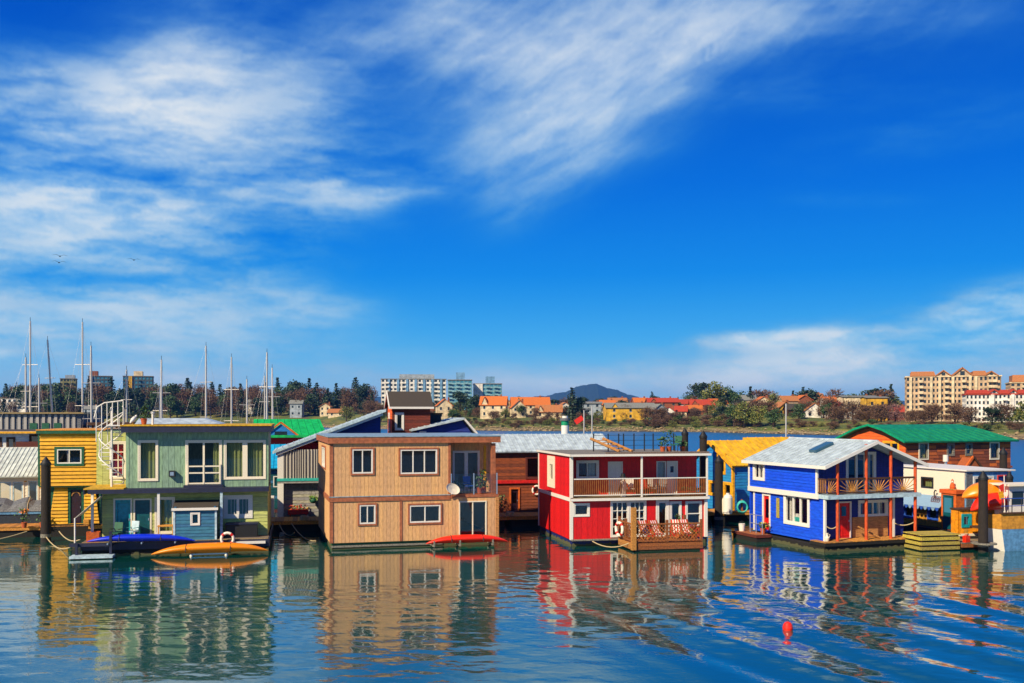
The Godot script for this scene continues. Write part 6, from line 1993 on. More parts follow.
	bx2(d, "kerb", 2.3, 0.15, 0.0, 5.2, 0.34, 0.08, M.deck_wood[0])
	var ft := thing("mooring_plate", "pale round collar plate at the foot of the thick black piling", "collar", Vector3(24.5, 0.41, -51.9), 0)
	var cq := MB.new()
	cq.lathe([Vector2(0.3, 0.0), Vector2(0.62, 0.0), Vector2(0.62, 0.06), Vector2(0.3, 0.06)], 20)
	put(ft, "ring", cq.mesh(), M.concrete)
	bx(ft, "bracket", Vector3(0.0, 0.03, -0.6), Vector3(0.2, 0.06, 0.3), M.iron)
	var b := thing("work_boat", "boat hull with white and blue sides and an ochre rail at the pallet dock", "boat", Vector3(25.35, 0, -52.4), 14)
	var hq2 := MB.new()
	hq2.slab(Vector3(0.0, -0.2, -0.5), Vector3(0.25, -0.2, 0.4), Vector3(0.0, 1.15, 0.45), Vector3(-0.25, 1.15, -0.5), 0.1)
	put(b, "bow", hq2.mesh(), M.white)
	hq2 = MB.new()
	hq2.slab(Vector3(0.25, -0.2, 0.4), Vector3(5.0, -0.2, 0.4), Vector3(5.0, 1.15, 0.45), Vector3(0.0, 1.15, 0.45), 0.1)
	put(b, "side", hq2.mesh(), M.hull_blue)
	hq2 = MB.new()
	hq2.slab(Vector3(0.0, 1.155, 0.46), Vector3(5.0, 1.155, 0.46), Vector3(5.0, 1.95, 0.42), Vector3(0.0, 1.95, 0.42), 0.08)
	hq2.slab(Vector3(-0.25, 1.155, -0.5), Vector3(-0.02, 1.155, 0.46), Vector3(-0.02, 1.95, 0.42), Vector3(-0.25, 1.85, -0.5), 0.08)
	put(b, "bulwark", hq2.mesh(), M.ochre)
	bx2(b, "deck", 0.0, 1.0, -2.0, 5.0, 1.1, 0.3, M.dark_wood)
	bx2(b, "gunwale", -0.05, 1.952, 0.3, 5.0, 2.02, 0.52, M.dark_wood)
	bx2(b, "cabin", 1.5, 1.1, -1.9, 5.0, 3.3, -0.8, M.white)
	for x in [0.1, 0.7, 1.3, 1.9]: rod(b, "rail_post", Vector3(x, 1.1, 0.35), Vector3(x, 2.75, 0.35), 0.025, M.iron)
	for y in [2.35, 2.74]: rod(b, "rail", Vector3(0.05, y, 0.35), Vector3(5.0, y, 0.35), 0.022, M.cloth_blue)
	bx2(b, "cabin_roof", 1.25, 3.302, -2.0, 5.0, 3.4, -0.5, M.cream)
	for x in [1.7, 2.6]: bx2(b, "cabin_pane", x, 2.3, -0.8, x + 0.7, 3.0, -0.78, M.far_glass)
	rod(b, "flag_pole", Vector3(0.9, 1.1, -0.4), Vector3(0.85, 3.9, -0.4), 0.025, M.white)
	bx(b, "pennant", Vector3(0.75, 3.2, -0.4), Vector3(0.3, 0.45, 0.02), M.cloth_red, Vector3(0, 0, 20))
	bx(b, "pennant", Vector3(0.68, 2.85, -0.4), Vector3(0.3, 0.4, 0.02), M.trim_yellow, Vector3(0, 0, 15))

func dock_clutter() -> void:
	var px := Transform3D(Basis(Vector3.UP, deg_to_rad(11.5)), Vector3(-13, 0, -61))
	for a in [[0.3, "coil of rope on the walkway left of the tan house"], [13.2, "coil of rope on the walkway before the rust-brown house"]]:
		var t := thing("rope_coil", a[1], "rope", px * Vector3(a[0], 0.65, -0.4), 0)
		for i in 4:
			var ring := TorusMesh.new()
			ring.inner_radius = 0.2; ring.outer_radius = 0.27; ring.rings = 18; ring.ring_segments = 6
			put(t, "turn", ring, M.rope, Transform3D(Basis(Vector3(0.02 * i, 1, 0).normalized(), 0.3 * i), Vector3(0.01 * i, 0.035 + 0.06 * i, 0)))
	var j := thing("fuel_can", "red fuel can standing on the low grey planks by the thick piling", "can", Vector3(23.9, 0.41, -52.6), 30)
	bx2(j, "body", -0.17, 0, -0.1, 0.17, 0.34, 0.1, M.kayak_red)
	rod(j, "spout", Vector3(0.1, 0.34, 0), Vector3(0.16, 0.44, 0), 0.03, M.black)
	beam(j, "handle", Vector3(-0.12, 0.4, 0), Vector3(0.06, 0.4, 0), 0.03, 0.03, M.kayak_red)
	for x in [-0.12, 0.05]: bx2(j, "handle_stub", x - 0.015, 0.34, -0.015, x + 0.015, 0.39, 0.015, M.kayak_red)

func sailboat(label: String, x: float, d: float, top: float, hull: Material, lean := 0.0, cover := false, turn := 70.0) -> void:
	var t := thing("sailboat", label, "sailboat", Vector3(x, 0, -d), turn, "sailboats moored behind the float homes")
	var q := MB.new()
	var L := 9.0
	var rings := []
	for i in 11:
		var u := -1.0 + 0.2 * i
		var w := 1.35 * pow(maxf(0.02, 1.0 - pow(absf(u + 0.15) / 1.16, 2.4)), 0.8)
		rings.append([Vector3(u * L / 2, 1.0 + 0.25 * maxf(u, 0), w), Vector3(u * L / 2 * 0.92, -0.3, w * 0.5)])
	for i in 10:
		var a = rings[i]
		var b = rings[i + 1]
		var f := Vector3(1, 1, -1)
		q.quad(a[1], b[1], b[0], a[0])
		q.quad(b[1] * f, a[1] * f, a[0] * f, b[0] * f)
		q.quad(a[0], b[0], b[0] * f, a[0] * f)
	put(t, "hull", q.mesh(), hull)
	bx2(t, "cabin", -1.5, 1.0, -0.8, 1.6, 1.6, 0.8, M.white)
	for s in [-0.801, 0.801]:
		for i in 3: bx(t, "porthole", Vector3(-0.9 + i * 0.9, 1.35, s), Vector3(0.5, 0.2, 0.012), M.far_glass)
	var tip := Vector3(0.6 + lean, top, 0)
	tube(t, "mast", [Vector3(0.6, 1.5, 0), tip], 0.115, M.mast, 0.07, 8)
	var bm := tube(t, "boom", [Vector3(0.55, 2.6, 0), Vector3(-3.4, 2.7, 0)], 0.08, M.mast)
	if cover: tube(t, "sail_cover", [Vector3(0.5, 2.85, 0), Vector3(-1.5, 2.9, 0), Vector3(-3.3, 2.85, 0)], 0.22, M.cloth_blue, 0.12, 8)
	for k in [0.45, 0.72]:
		var c := Vector3(0.6, 1.5, 0).lerp(tip, k)
		rod(t, "spreader", c - Vector3(0, 0, 0.75), c + Vector3(0, 0, 0.75), 0.03, M.mast)
	for s in [Vector3(L / 2 - 0.1, 1.2, 0), Vector3(-L / 2 + 0.3, 1.1, 0), Vector3(0.5, 1.0, 1.25), Vector3(0.5, 1.0, -1.25)]:
		rod(t, "stay", s, tip, 0.006, M.mast)
	rod(t, "masthead_vane", tip, tip + Vector3(0, 0.35, 0), 0.02, M.iron)

func sailboats() -> void:
	# bearing of the mast (tangent), distance, height of the masthead
	var b := [[-0.4925, 88, 12.2, "short bare mast of a sailboat left of the tall pale mast, behind the grey boathouse"], [-0.4857, 90, 15.6, "tall pale mast of a sailboat behind the grey boathouse"], [-0.474, 104, 11.0, "short thin mast of a sailboat behind the boathouse doors"], [-0.4615, 92, 14.0, "leaning grey mast of a sailboat behind the boathouse doors"], [-0.433, 94, 15.9, "tallest dark mast of a sailboat behind the yellow house"], [-0.421, 88, 13.2, "white mast of a sailboat over the light blue boat cover"], [-0.391, 90, 11.2, "white mast of a sailboat behind the spiral stair"], [-0.355, 100, 9.9, "short mast of a sailboat beside a taller white mast"], [-0.351, 88, 12.0, "white mast of a sailboat over the green house's raised roof"], [-0.311, 92, 13.5, "tallest white mast of a sailboat over the green house with two spreaders"], [-0.283, 96, 12.7, "slim grey mast of a sailboat over the green house's roof end"], [-0.265, 100, 10.7, "short brown mast of a sailboat beside the bright green roof"], [-0.2514, 104, 11.2, "short mast of a sailboat behind the bright green roof"], [-0.2474, 92, 12.9, "tall white mast of a sailboat behind the bright green roof"], [-0.239, 98, 11.8, "strongly leaning mast of a sailboat behind the bright green roof"]]
	for i in b.size():
		var a = b[i]
		var lean := 0.0
		if i == 3: lean = -0.9
		if i == 14: lean = 1.2
		if i == 5: lean = -0.6
		sailboat(a[3], a[0] * a[1], a[1], a[2], [M.white, M.navy, M.white, M.hull_blue][i % 4], lean, i % 3 == 0, 60.0 + 23.0 * (i % 3))

func small_water_things() -> void:
	var t := thing("buoy", "small red mooring buoy floating on the open water", "buoy", Vector3(9.1, 0, -33.0), 0)
	var q := MB.new()
	q.lathe([Vector2(0.0, -0.16), Vector2(0.1, -0.12), Vector2(0.16, 0.0), Vector2(0.17, 0.08), Vector2(0.15, 0.18), Vector2(0.1, 0.25), Vector2(0.04, 0.28), Vector2(0.0, 0.285)], 18)
	put(t, "float", q.mesh(), M.kayak_red)
	put(t, "eye", TorusMesh.new(), M.iron, Transform3D(Basis(Vector3.RIGHT, PI / 2) * Basis.from_scale(Vector3(0.045, 0.045, 0.045)), Vector3(0, 0.31, 0)))
	var m := thing("channel_marker", "white and green channel marker post beyond the pale ribbed roof", "marker", Vector3(6.1, 0, -115), 0)
	rod(m, "pile", Vector3(0, -1, 0), Vector3(0, 4.9, 0), 0.5, M.concrete)
	rod(m, "band", Vector3(0, 4.9, 0), Vector3(0, 5.9, 0), 0.45, M.white)
	rod(m, "band", Vector3(0, 5.9, 0), Vector3(0, 6.45, 0), 0.45, M.marker_green)
	rod(m, "lantern", Vector3(0, 6.45, 0), Vector3(0, 6.75, 0), 0.6, M.tarp)
	rod(m, "cap", Vector3(0, 6.75, 0), Vector3(0, 7.0, 0), 0.35, M.white)
	for a in [[0.072, 100, 7.6, "thin pale pole with a red flag beyond the pale ribbed roof", true], [0.080, 102, 8.0, "second thin pole beyond the pale ribbed roof", false], [0.274, 88, 8.1, "slim white pole behind the blue house's roof", false]]:
		var p := thing("pole", a[3], "pole", Vector3(a[0] * a[1], 0, -a[1]), 0)
		rod(p, "shaft", Vector3(0, -1, 0), Vector3(0, a[2], 0), 0.06, M.mast)
		bx(p, "bracket", Vector3(0, 2.0, 0), Vector3(0.4, 0.06, 0.06), M.iron)
		if a[4]: bx(p, "flag", Vector3(-0.5, 6.6, 0), Vector3(0.9, 0.5, 0.02), M.cloth_red, Vector3(0, 0, 35))
	for g in [[-0.452, 160, 32.5, "dark gull flying above the other, far over the sailboats"], [-0.378, 180, 35.0, "dark gull flying alone over the green house"], [-0.453, 162, 31.8, "dark gull flying below the other, far over the sailboats"]]:
		var b := thing("flying_gull", g[3], "bird", Vector3(g[0] * g[1], g[2], -g[1]), 30)
		var w := MB.new()
		w.slab(Vector3(0, 0, 0.12), Vector3(0.55, 0.28, 0.05), Vector3(0.55, 0.28, -0.1), Vector3(0, 0, -0.12), 0.02)
		w.slab(Vector3(0.55, 0.28, 0.05), Vector3(1.1, 0.15, -0.1), Vector3(1.1, 0.15, -0.14), Vector3(0.55, 0.28, -0.1), 0.02)
		w.slab(Vector3(0, 0, -0.12), Vector3(-0.55, 0.28, -0.1), Vector3(-0.55, 0.28, 0.05), Vector3(0, 0, 0.12), 0.02)
		w.slab(Vector3(-0.55, 0.28, -0.1), Vector3(-1.1, 0.15, -0.14), Vector3(-1.1, 0.15, -0.1), Vector3(-0.55, 0.28, 0.05), 0.02)
		put(b, "wings", w.mesh(), M.black)
		put(b, "body", UBALL, M.black, Transform3D(Basis.from_scale(Vector3(0.12, 0.1, 0.35)), Vector3.ZERO))

# ------------------------------------------------------------------ far shore: buildings and trees
var marks := []
func mark(x: float, d: float, label: String) -> void:     # a short name for what stands there, to say which tree is meant
	var s := label
	for w in [" with ", " on ", " among ", " before ", " below ", " between ", " beyond ", " beside ", " at ", " behind ", " above ", " right ", " left ", " nearest ", " half ", " high ", " low ", " rising ", " under "]:
		var k := s.find(w)
		if k > 0: s = s.substr(0, k)
	marks.append([x, d, s.trim_suffix(",")])

func near_mark(x: float, d: float) -> String:
	var best := ""
	var far := 1e9
	for m in marks:
		var k := Vector2(x - m[0], (d - m[1]) * 0.7).length()
		if k < far:
			far = k; best = m[2]
	return best

# a block of flats between two bearings (tangents), with every window an opening and a pane
func block(label: String, b0: float, b1: float, d: float, top: float, storeys: int, bays: int, dep: float, wm: Material, gm: Material, o := {}) -> Node3D:
	var x0 := b0 * d
	var w := (b1 - b0) * d
	var gy := minf(ground(x0, d), ground(x0 + w, d))
	var h := thing(o.get("called", "apartment_block"), label, "building", Vector3(x0, gy, -d), o.get("turn", 0.0), o.get("group", ""))
	mark(x0 + w / 2, d, label)
	var H := top - gy
	var fh := H / storeys
	var opens := []
	var wx: float = o.get("wx", 0.5)
	var wy: float = o.get("wy", 0.5)
	for s in storeys:
		for k in bays:
			var cx := w * (k + 0.5) / bays
			opens.append(R(cx - w / bays * wx / 2, fh * s + fh * (0.9 - wy), cx + w / bays * wx / 2, fh * s + fh * 0.9))
	wall(h, front(), box_poly(0, -3, w, H), opens, wm, "", 1, [], 0.03, 0.35)
	for r in opens: bx2(h, "window", r.position.x, r.position.y, -0.3, r.end.x, r.end.y, -0.22, gm)
	var so := []
	var sb := maxi(2, int(dep / (w / bays)))
	for s in storeys:
		for k in sb:
			var cx := dep * (k + 0.5) / sb
			so.append(R(cx - dep / sb * wx / 2, fh * s + fh * (0.9 - wy), cx + dep / sb * wx / 2, fh * s + fh * 0.9))
	wall(h, leftw(0, dep), box_poly(0, -3, dep, H), so, wm, "", 1, [], 0.03, 0.35)
	var sw := empty(h, "side_glazing", leftw(0, dep))
	for r in so: bx2(sw, "window", r.position.x, r.position.y, -0.3, r.end.x, r.end.y, -0.22, gm)
	wall(h, rightw(w), box_poly(0, -3, dep, H), [], wm, "", 1, [], 0.03, 0.35)
	bx2(h, "back_wall", 0.4, -3, -dep, w - 0.4, H, -dep + 0.3, wm)
	bx2(h, "roof_slab", -0.3, H, -dep - 0.3, w + 0.3, H + 0.5, 0.3, o.get("cap", M.concrete))
	for k in o.get("balconies", []):
		for s in range(1, storeys):
			var cx: float = w * (k + 0.5) / bays
			var bl := empty(h, "balcony")
			bx2(bl, "slab", cx - w / bays * 0.45, fh * s, 0.0, cx + w / bays * 0.45, fh * s + 0.2, 1.4, o.get("bm", wm))
			bx2(bl, "parapet", cx - w / bays * 0.45, fh * s + 0.2, 1.3, cx + w / bays * 0.45, fh * s + 1.05, 1.4, o.get("bm", wm))
	for p in o.get("piers", []):
		bx2(h, "pier", w * p - o.get("pw", 0.6), -3, 0.0, w * p + o.get("pw", 0.6), H + 0.1, 0.7, o.get("pm", wm))
	for t in o.get("tops", []):     # [from, to (shares of the width), height, material]
		bx2(h, "penthouse", w * t[0], H + 0.5, -dep * 0.8, w * t[1], H + 0.5 + t[2], -dep * 0.15, t[3])
	for g in o.get("gables", []):   # [from, to, rise, material]
		var q := MB.new()
		var a: float = w * g[0]
		var b: float = w * g[1]
		q.slab(Vector3(a - 0.5, H + 0.5, 0.6), Vector3((a + b) / 2, H + 0.5 + g[2], 0.6), Vector3((a + b) / 2, H + 0.5 + g[2], -dep), Vector3(a - 0.5, H + 0.5, -dep), 0.4)
		q.slab(Vector3((a + b) / 2, H + 0.5 + g[2], 0.6), Vector3(b + 0.5, H + 0.5, 0.6), Vector3(b + 0.5, H + 0.5, -dep), Vector3((a + b) / 2, H + 0.5 + g[2], -dep), 0.4)
		put(h, "gable_roof", q.mesh(), g[3])
		var f := MB.new()
		f.prism(poly([a, H + 0.5, b, H + 0.5, (a + b) / 2, H + 0.3 + g[2]]), -dep + 0.2, 0.05)
		put(h, "gable", f.mesh(), wm)
		bx2(h, "gable_window", (a + b) / 2 - (b - a) * 0.12, H + 0.6, 0.05, (a + b) / 2 + (b - a) * 0.12, H + 0.4 + g[2] * 0.55, 0.12, gm)
	for g in o.get("hips", []):     # mansard-like sloping roof strips: [from, to, rise, material]
		roof(h, Vector3(w * g[0], H + 0.5, 0.5), Vector3(w * g[1], H + 0.5, 0.5), Vector3(w * g[1] - 0.6, H + 0.5 + g[2], -2.6), Vector3(w * g[0] + 0.6, H + 0.5 + g[2], -2.6), 0.3, g[3], 0, "roof_slope")
		bx2(h, "roof_core", w * g[0] + 0.6, H + 0.5, -dep + 0.5, w * g[1] - 0.6, H + 0.4 + g[2], -2.6, g[3])
	return h

func cottage(label: String, b: float, d: float, w: float, dep: float, top: float, rise: float, wm: Material, rm: Material, gable_front := false, turn := 0.0, group := "", nwin := 3) -> void:
	var x := b * d
	var gy := ground(x, d)
	var h := thing("house", label, "house", Vector3(x, gy, -d), turn, group)
	mark(x, d, label)
	var e := maxf(top - rise - gy, 2.4)
	var opens := []
	var rows := 2 if e > 4.6 else 1
	for r in rows:
		for k in nwin:
			var cx := -w / 2 + w * (k + 0.5) / nwin
			var cy := e * (r + 0.32) / rows
			opens.append(R(cx - 0.55, cy, cx + 0.55, cy + minf(1.5, e / rows * 0.5)))
	if gable_front: wall(h, front(dep / 2), poly([-w / 2, -1.5, w / 2, -1.5, w / 2, e, 0, e + rise, -w / 2, e]), opens, wm, "", 1, [], 0.03, 0.2)
	else: wall(h, front(dep / 2), box_poly(-w / 2, -1.5, w / 2, e), opens, wm, "", 1, [], 0.03, 0.2)
	for r in opens:
		bx2(h, "window", r.position.x, r.position.y, dep / 2 - 0.18, r.end.x, r.end.y, dep / 2 - 0.1, M.far_glass)
		bx2(h, "sill", r.position.x - 0.12, r.position.y - 0.15, dep / 2, r.end.x + 0.12, r.position.y, dep / 2 + 0.1, M.white)
	bx2(h, "back_wall", -w / 2, -1.5, -dep / 2, w / 2, e, -dep / 2 + 0.2, wm)
	var side := box_poly(-dep / 2, -1.5, dep / 2, e) if gable_front else poly([-dep / 2, -1.5, dep / 2, -1.5, dep / 2, e, 0, e + rise, -dep / 2, e])
	wall(h, Transform3D(Basis(Vector3.UP, -PI / 2), Vector3(-w / 2, 0, 0)), side, [], wm, "", 1, [], 0.03, 0.2)
	wall(h, Transform3D(Basis(Vector3.UP, PI / 2), Vector3(w / 2, 0, 0)), side, [], wm, "", 1, [], 0.03, 0.2)
	var ov := 0.5
	if gable_front:
		roof(h, Vector3(-w / 2 - ov, e - ov * rise * 2 / w, -dep / 2 - ov), Vector3(-w / 2 - ov, e - ov * rise * 2 / w, dep / 2 + ov), Vector3(0, e + rise, dep / 2 + ov), Vector3(0, e + rise, -dep / 2 - ov), -0.2, rm)
		roof(h, Vector3(w / 2 + ov, e - ov * rise * 2 / w, dep / 2 + ov), Vector3(w / 2 + ov, e - ov * rise * 2 / w, -dep / 2 - ov), Vector3(0, e + rise, -dep / 2 - ov), Vector3(0, e + rise, dep / 2 + ov), -0.2, rm)
	else:
		roof(h, Vector3(-w / 2 - ov, e - ov * rise * 2 / dep, dep / 2 + ov), Vector3(w / 2 + ov, e - ov * rise * 2 / dep, dep / 2 + ov), Vector3(w / 2 + ov, e + rise, 0), Vector3(-w / 2 - ov, e + rise, 0), -0.2, rm)
		roof(h, Vector3(w / 2 + ov, e - ov * rise * 2 / dep, -dep / 2 - ov), Vector3(-w / 2 - ov, e - ov * rise * 2 / dep, -dep / 2 - ov), Vector3(-w / 2 - ov, e + rise, 0), Vector3(w / 2 + ov, e + rise, 0), -0.2, rm)
		if nwin > 2:     # cross gable
			var q := MB.new()
			var a := -w * 0.32
			q.prism(poly([a - 1.6, e - 0.3, a + 1.6, e - 0.3, a, e + rise * 0.8]), 0.0, dep / 2 + 0.25)
			put(h, "cross_gable", q.mesh(), wm)
			var rq := MB.new()
			rq.slab(Vector3(a - 1.9, e - 0.4, dep / 2 + 0.5), Vector3(a, e + rise * 0.9, dep / 2 + 0.5), Vector3(a, e + rise * 0.9, 0), Vector3(a - 1.9, e - 0.4, 0), -0.15)
			rq.slab(Vector3(a, e + rise * 0.9, dep / 2 + 0.5), Vector3(a + 1.9, e - 0.4, dep / 2 + 0.5), Vector3(a + 1.9, e - 0.4, 0), Vector3(a, e + rise * 0.9, 0), -0.15)
			put(h, "cross_roof", rq.mesh(), rm)
	bx2(h, "chimney", w * 0.25, e + rise * 0.3, -0.4, w * 0.25 + 0.8, e + rise + 0.9, 0.4, M.far_brick)

func far_town() -> void:
	mk("far_brick", "9a5a3c", 0.9, "rough", Vector3(.3, .3, .3))
	mk("far_cream", "ddc8a2", 0.85, "paint", Vector3(.05, .05, .05))
	mk("far_sand", "c9ab88", 0.85, "paint", Vector3(.05, .05, .05))
	mk("far_white", "e9e4da", 0.8, "paint", Vector3(.05, .05, .05))
	mk("far_grey", "9aa5ad", 0.8, "paint", Vector3(.05, .05, .05))
	mk("far_yellow", "e0ac2c", 0.8, "paint", Vector3(.05, .05, .05))
	mk("far_orange_roof", "e0782a", 0.85, "rough", Vector3(.2, .2, .2))
	mk("far_red_roof", "c2401f", 0.8, "rough", Vector3(.2, .2, .2))
	mk("far_tan_roof", "c07a44", 0.85, "rough", Vector3(.2, .2, .2))
	mk("far_grey_roof", "8b8d86", 0.85, "rough", Vector3(.2, .2, .2))
	mk("far_blue_panel", "6f9cc0", 0.6, "paint", Vector3(.05, .05, .05))
	mk("far_teal_panel", "86b2bd", 0.6, "paint", Vector3(.05, .05, .05))
	mk("far_slate", "4a5a62", 0.7, "paint", Vector3(.05, .05, .05))
	mk("far_olive", "8f8a5a", 0.8, "paint", Vector3(.05, .05, .05))
	var G: Material = M.far_glass
	# towers behind the tan house
	block("white and blue slab tower of flats with a stepped roof beyond the brown tower room", -0.131, -0.066, 700, EYE + 25.0, 8, 16, 18, M.far_white, G, {"wx": 0.62, "wy": 0.5, "turn": 6.0, "piers": [0.12, 0.26, 0.4, 0.53, 0.66, 0.79, 0.92], "pm": M.far_blue_panel, "pw": 0.8, "balconies": [1, 5, 9, 13], "bm": M.far_white, "tops": [[0.28, 0.82, 3.2, M.far_grey]]})
	block("teal glass tower of flats with a dark roof box, beside the white slab tower", -0.064, -0.040, 690, EYE + 24.0, 8, 6, 16, M.far_teal_panel, M.teal_glass, {"wx": 0.86, "wy": 0.6, "turn": 4.0, "balconies": [0, 2, 4], "bm": M.far_teal_panel, "tops": [[0.35, 0.7, 5.0, M.far_blue_panel]]})
	block("teal glass tower with a white corner at the end of the tower row", -0.038, -0.010, 710, EYE + 22.0, 7, 7, 16, M.far_teal_panel, M.teal_glass, {"wx": 0.86, "wy": 0.6, "turn": 5.0, "balconies": [3, 5], "bm": M.far_teal_panel, "piers": [0.03, 0.14, 0.25], "pm": M.far_white, "pw": 1.1, "tops": [[0.45, 0.75, 5.0, M.far_blue_panel]]})
	# left wooded point
	block("yellowish block of flats with balconies among the dark trees on the wooded point", -0.452, -0.437, 720, EYE + 26.0, 8, 5, 14, M.far_olive, G, {"wx": 0.6, "turn": 21.0, "balconies": [1, 3], "tops": [[0.3, 0.9, 2.5, M.far_grey]]})
	block("dark blue-grey tower of flats on the wooded point", -0.424, -0.402, 735, EYE + 28.5, 9, 6, 15, M.far_slate, M.teal_glass, {"wx": 0.75, "wy": 0.6, "turn": 19.0, "tops": [[0.05, 0.4, 3.5, M.far_brick]], "piers": [0.12], "pm": M.far_brick, "pw": 1.0})
	block("tower of flats with a yellow stripe and blue glass on the wooded point", -0.389, -0.361, 725, EYE + 28.0, 8, 8, 15, M.far_slate, M.teal_glass, {"wx": 0.7, "wy": 0.6, "turn": 17.0, "piers": [0.22, 0.27], "pm": M.far_yellow, "pw": 0.7, "balconies": [0, 4], "tops": [[0.35, 0.65, 3.5, M.far_cream]]})
	block("long low white building at the foot of the wooded point", -0.53, -0.485, 655, EYE + 10.5, 3, 9, 10, M.far_white, G, {"wx": 0.6, "wy": 0.4, "called": "waterfront_building"})
	# right condominiums
	block("tall cream block of flats with tan gabled roofs and bay windows", 0.394, 0.480, 405, EYE + 15.2, 8, 22, 18, M.far_sand, G, {"wx": 0.55, "wy": 0.55, "turn": -20.0, "balconies": [3, 9, 13, 19, 20], "bm": M.far_cream, "piers": [0.05, 0.27, 0.36, 0.5, 0.68, 0.74], "pm": M.far_cream, "pw": 0.5, "gables": [[0.32, 0.48, 2.4, M.far_tan_roof], [0.5, 0.7, 3.4, M.far_tan_roof], [0.84, 0.96, 1.8, M.far_tan_roof]], "hips": [[0.04, 0.32, 1.9, M.far_tan_roof], [0.7, 0.86, 1.9, M.far_tan_roof]], "cap": M.far_cream})
	block("white five-storey block of flats with a bright red roof before the tall cream block", 0.4535, 0.535, 345, EYE + 6.9, 5, 22, 14, M.far_white, G, {"wx": 0.5, "wy": 0.55, "turn": -20.0, "balconies": [9, 14, 18], "bm": M.far_white, "piers": [0.3, 0.52, 0.74], "pm": M.far_white, "pw": 0.5, "gables": [[0.26, 0.38, 1.6, M.far_red_roof], [0.48, 0.58, 1.6, M.far_red_roof], [0.74, 0.84, 1.6, M.far_red_roof]], "hips": [[0.0, 0.27, 1.3, M.far_red_roof], [0.37, 0.49, 1.3, M.far_red_roof], [0.57, 0.75, 1.3, M.far_red_roof], [0.83, 1.0, 1.3, M.far_red_roof]], "cap": M.far_red_roof})
	block("cream block of flats with a tan roof rising behind the white five-storey block", 0.498, 0.58, 440, EYE + 14.0, 8, 16, 16, M.far_sand, G, {"turn": -20.0, "wx": 0.55, "wy": 0.55, "balconies": [2, 5, 9], "bm": M.far_cream, "hips": [[0.02, 0.45, 3.2, M.far_tan_roof], [0.5, 0.98, 3.2, M.far_tan_roof]], "cap": M.far_cream})
	# houses along the far shore: bearing, distance, width, depth, top, rise, wall, roof, gable to the water
	var C: Material = M.far_cream
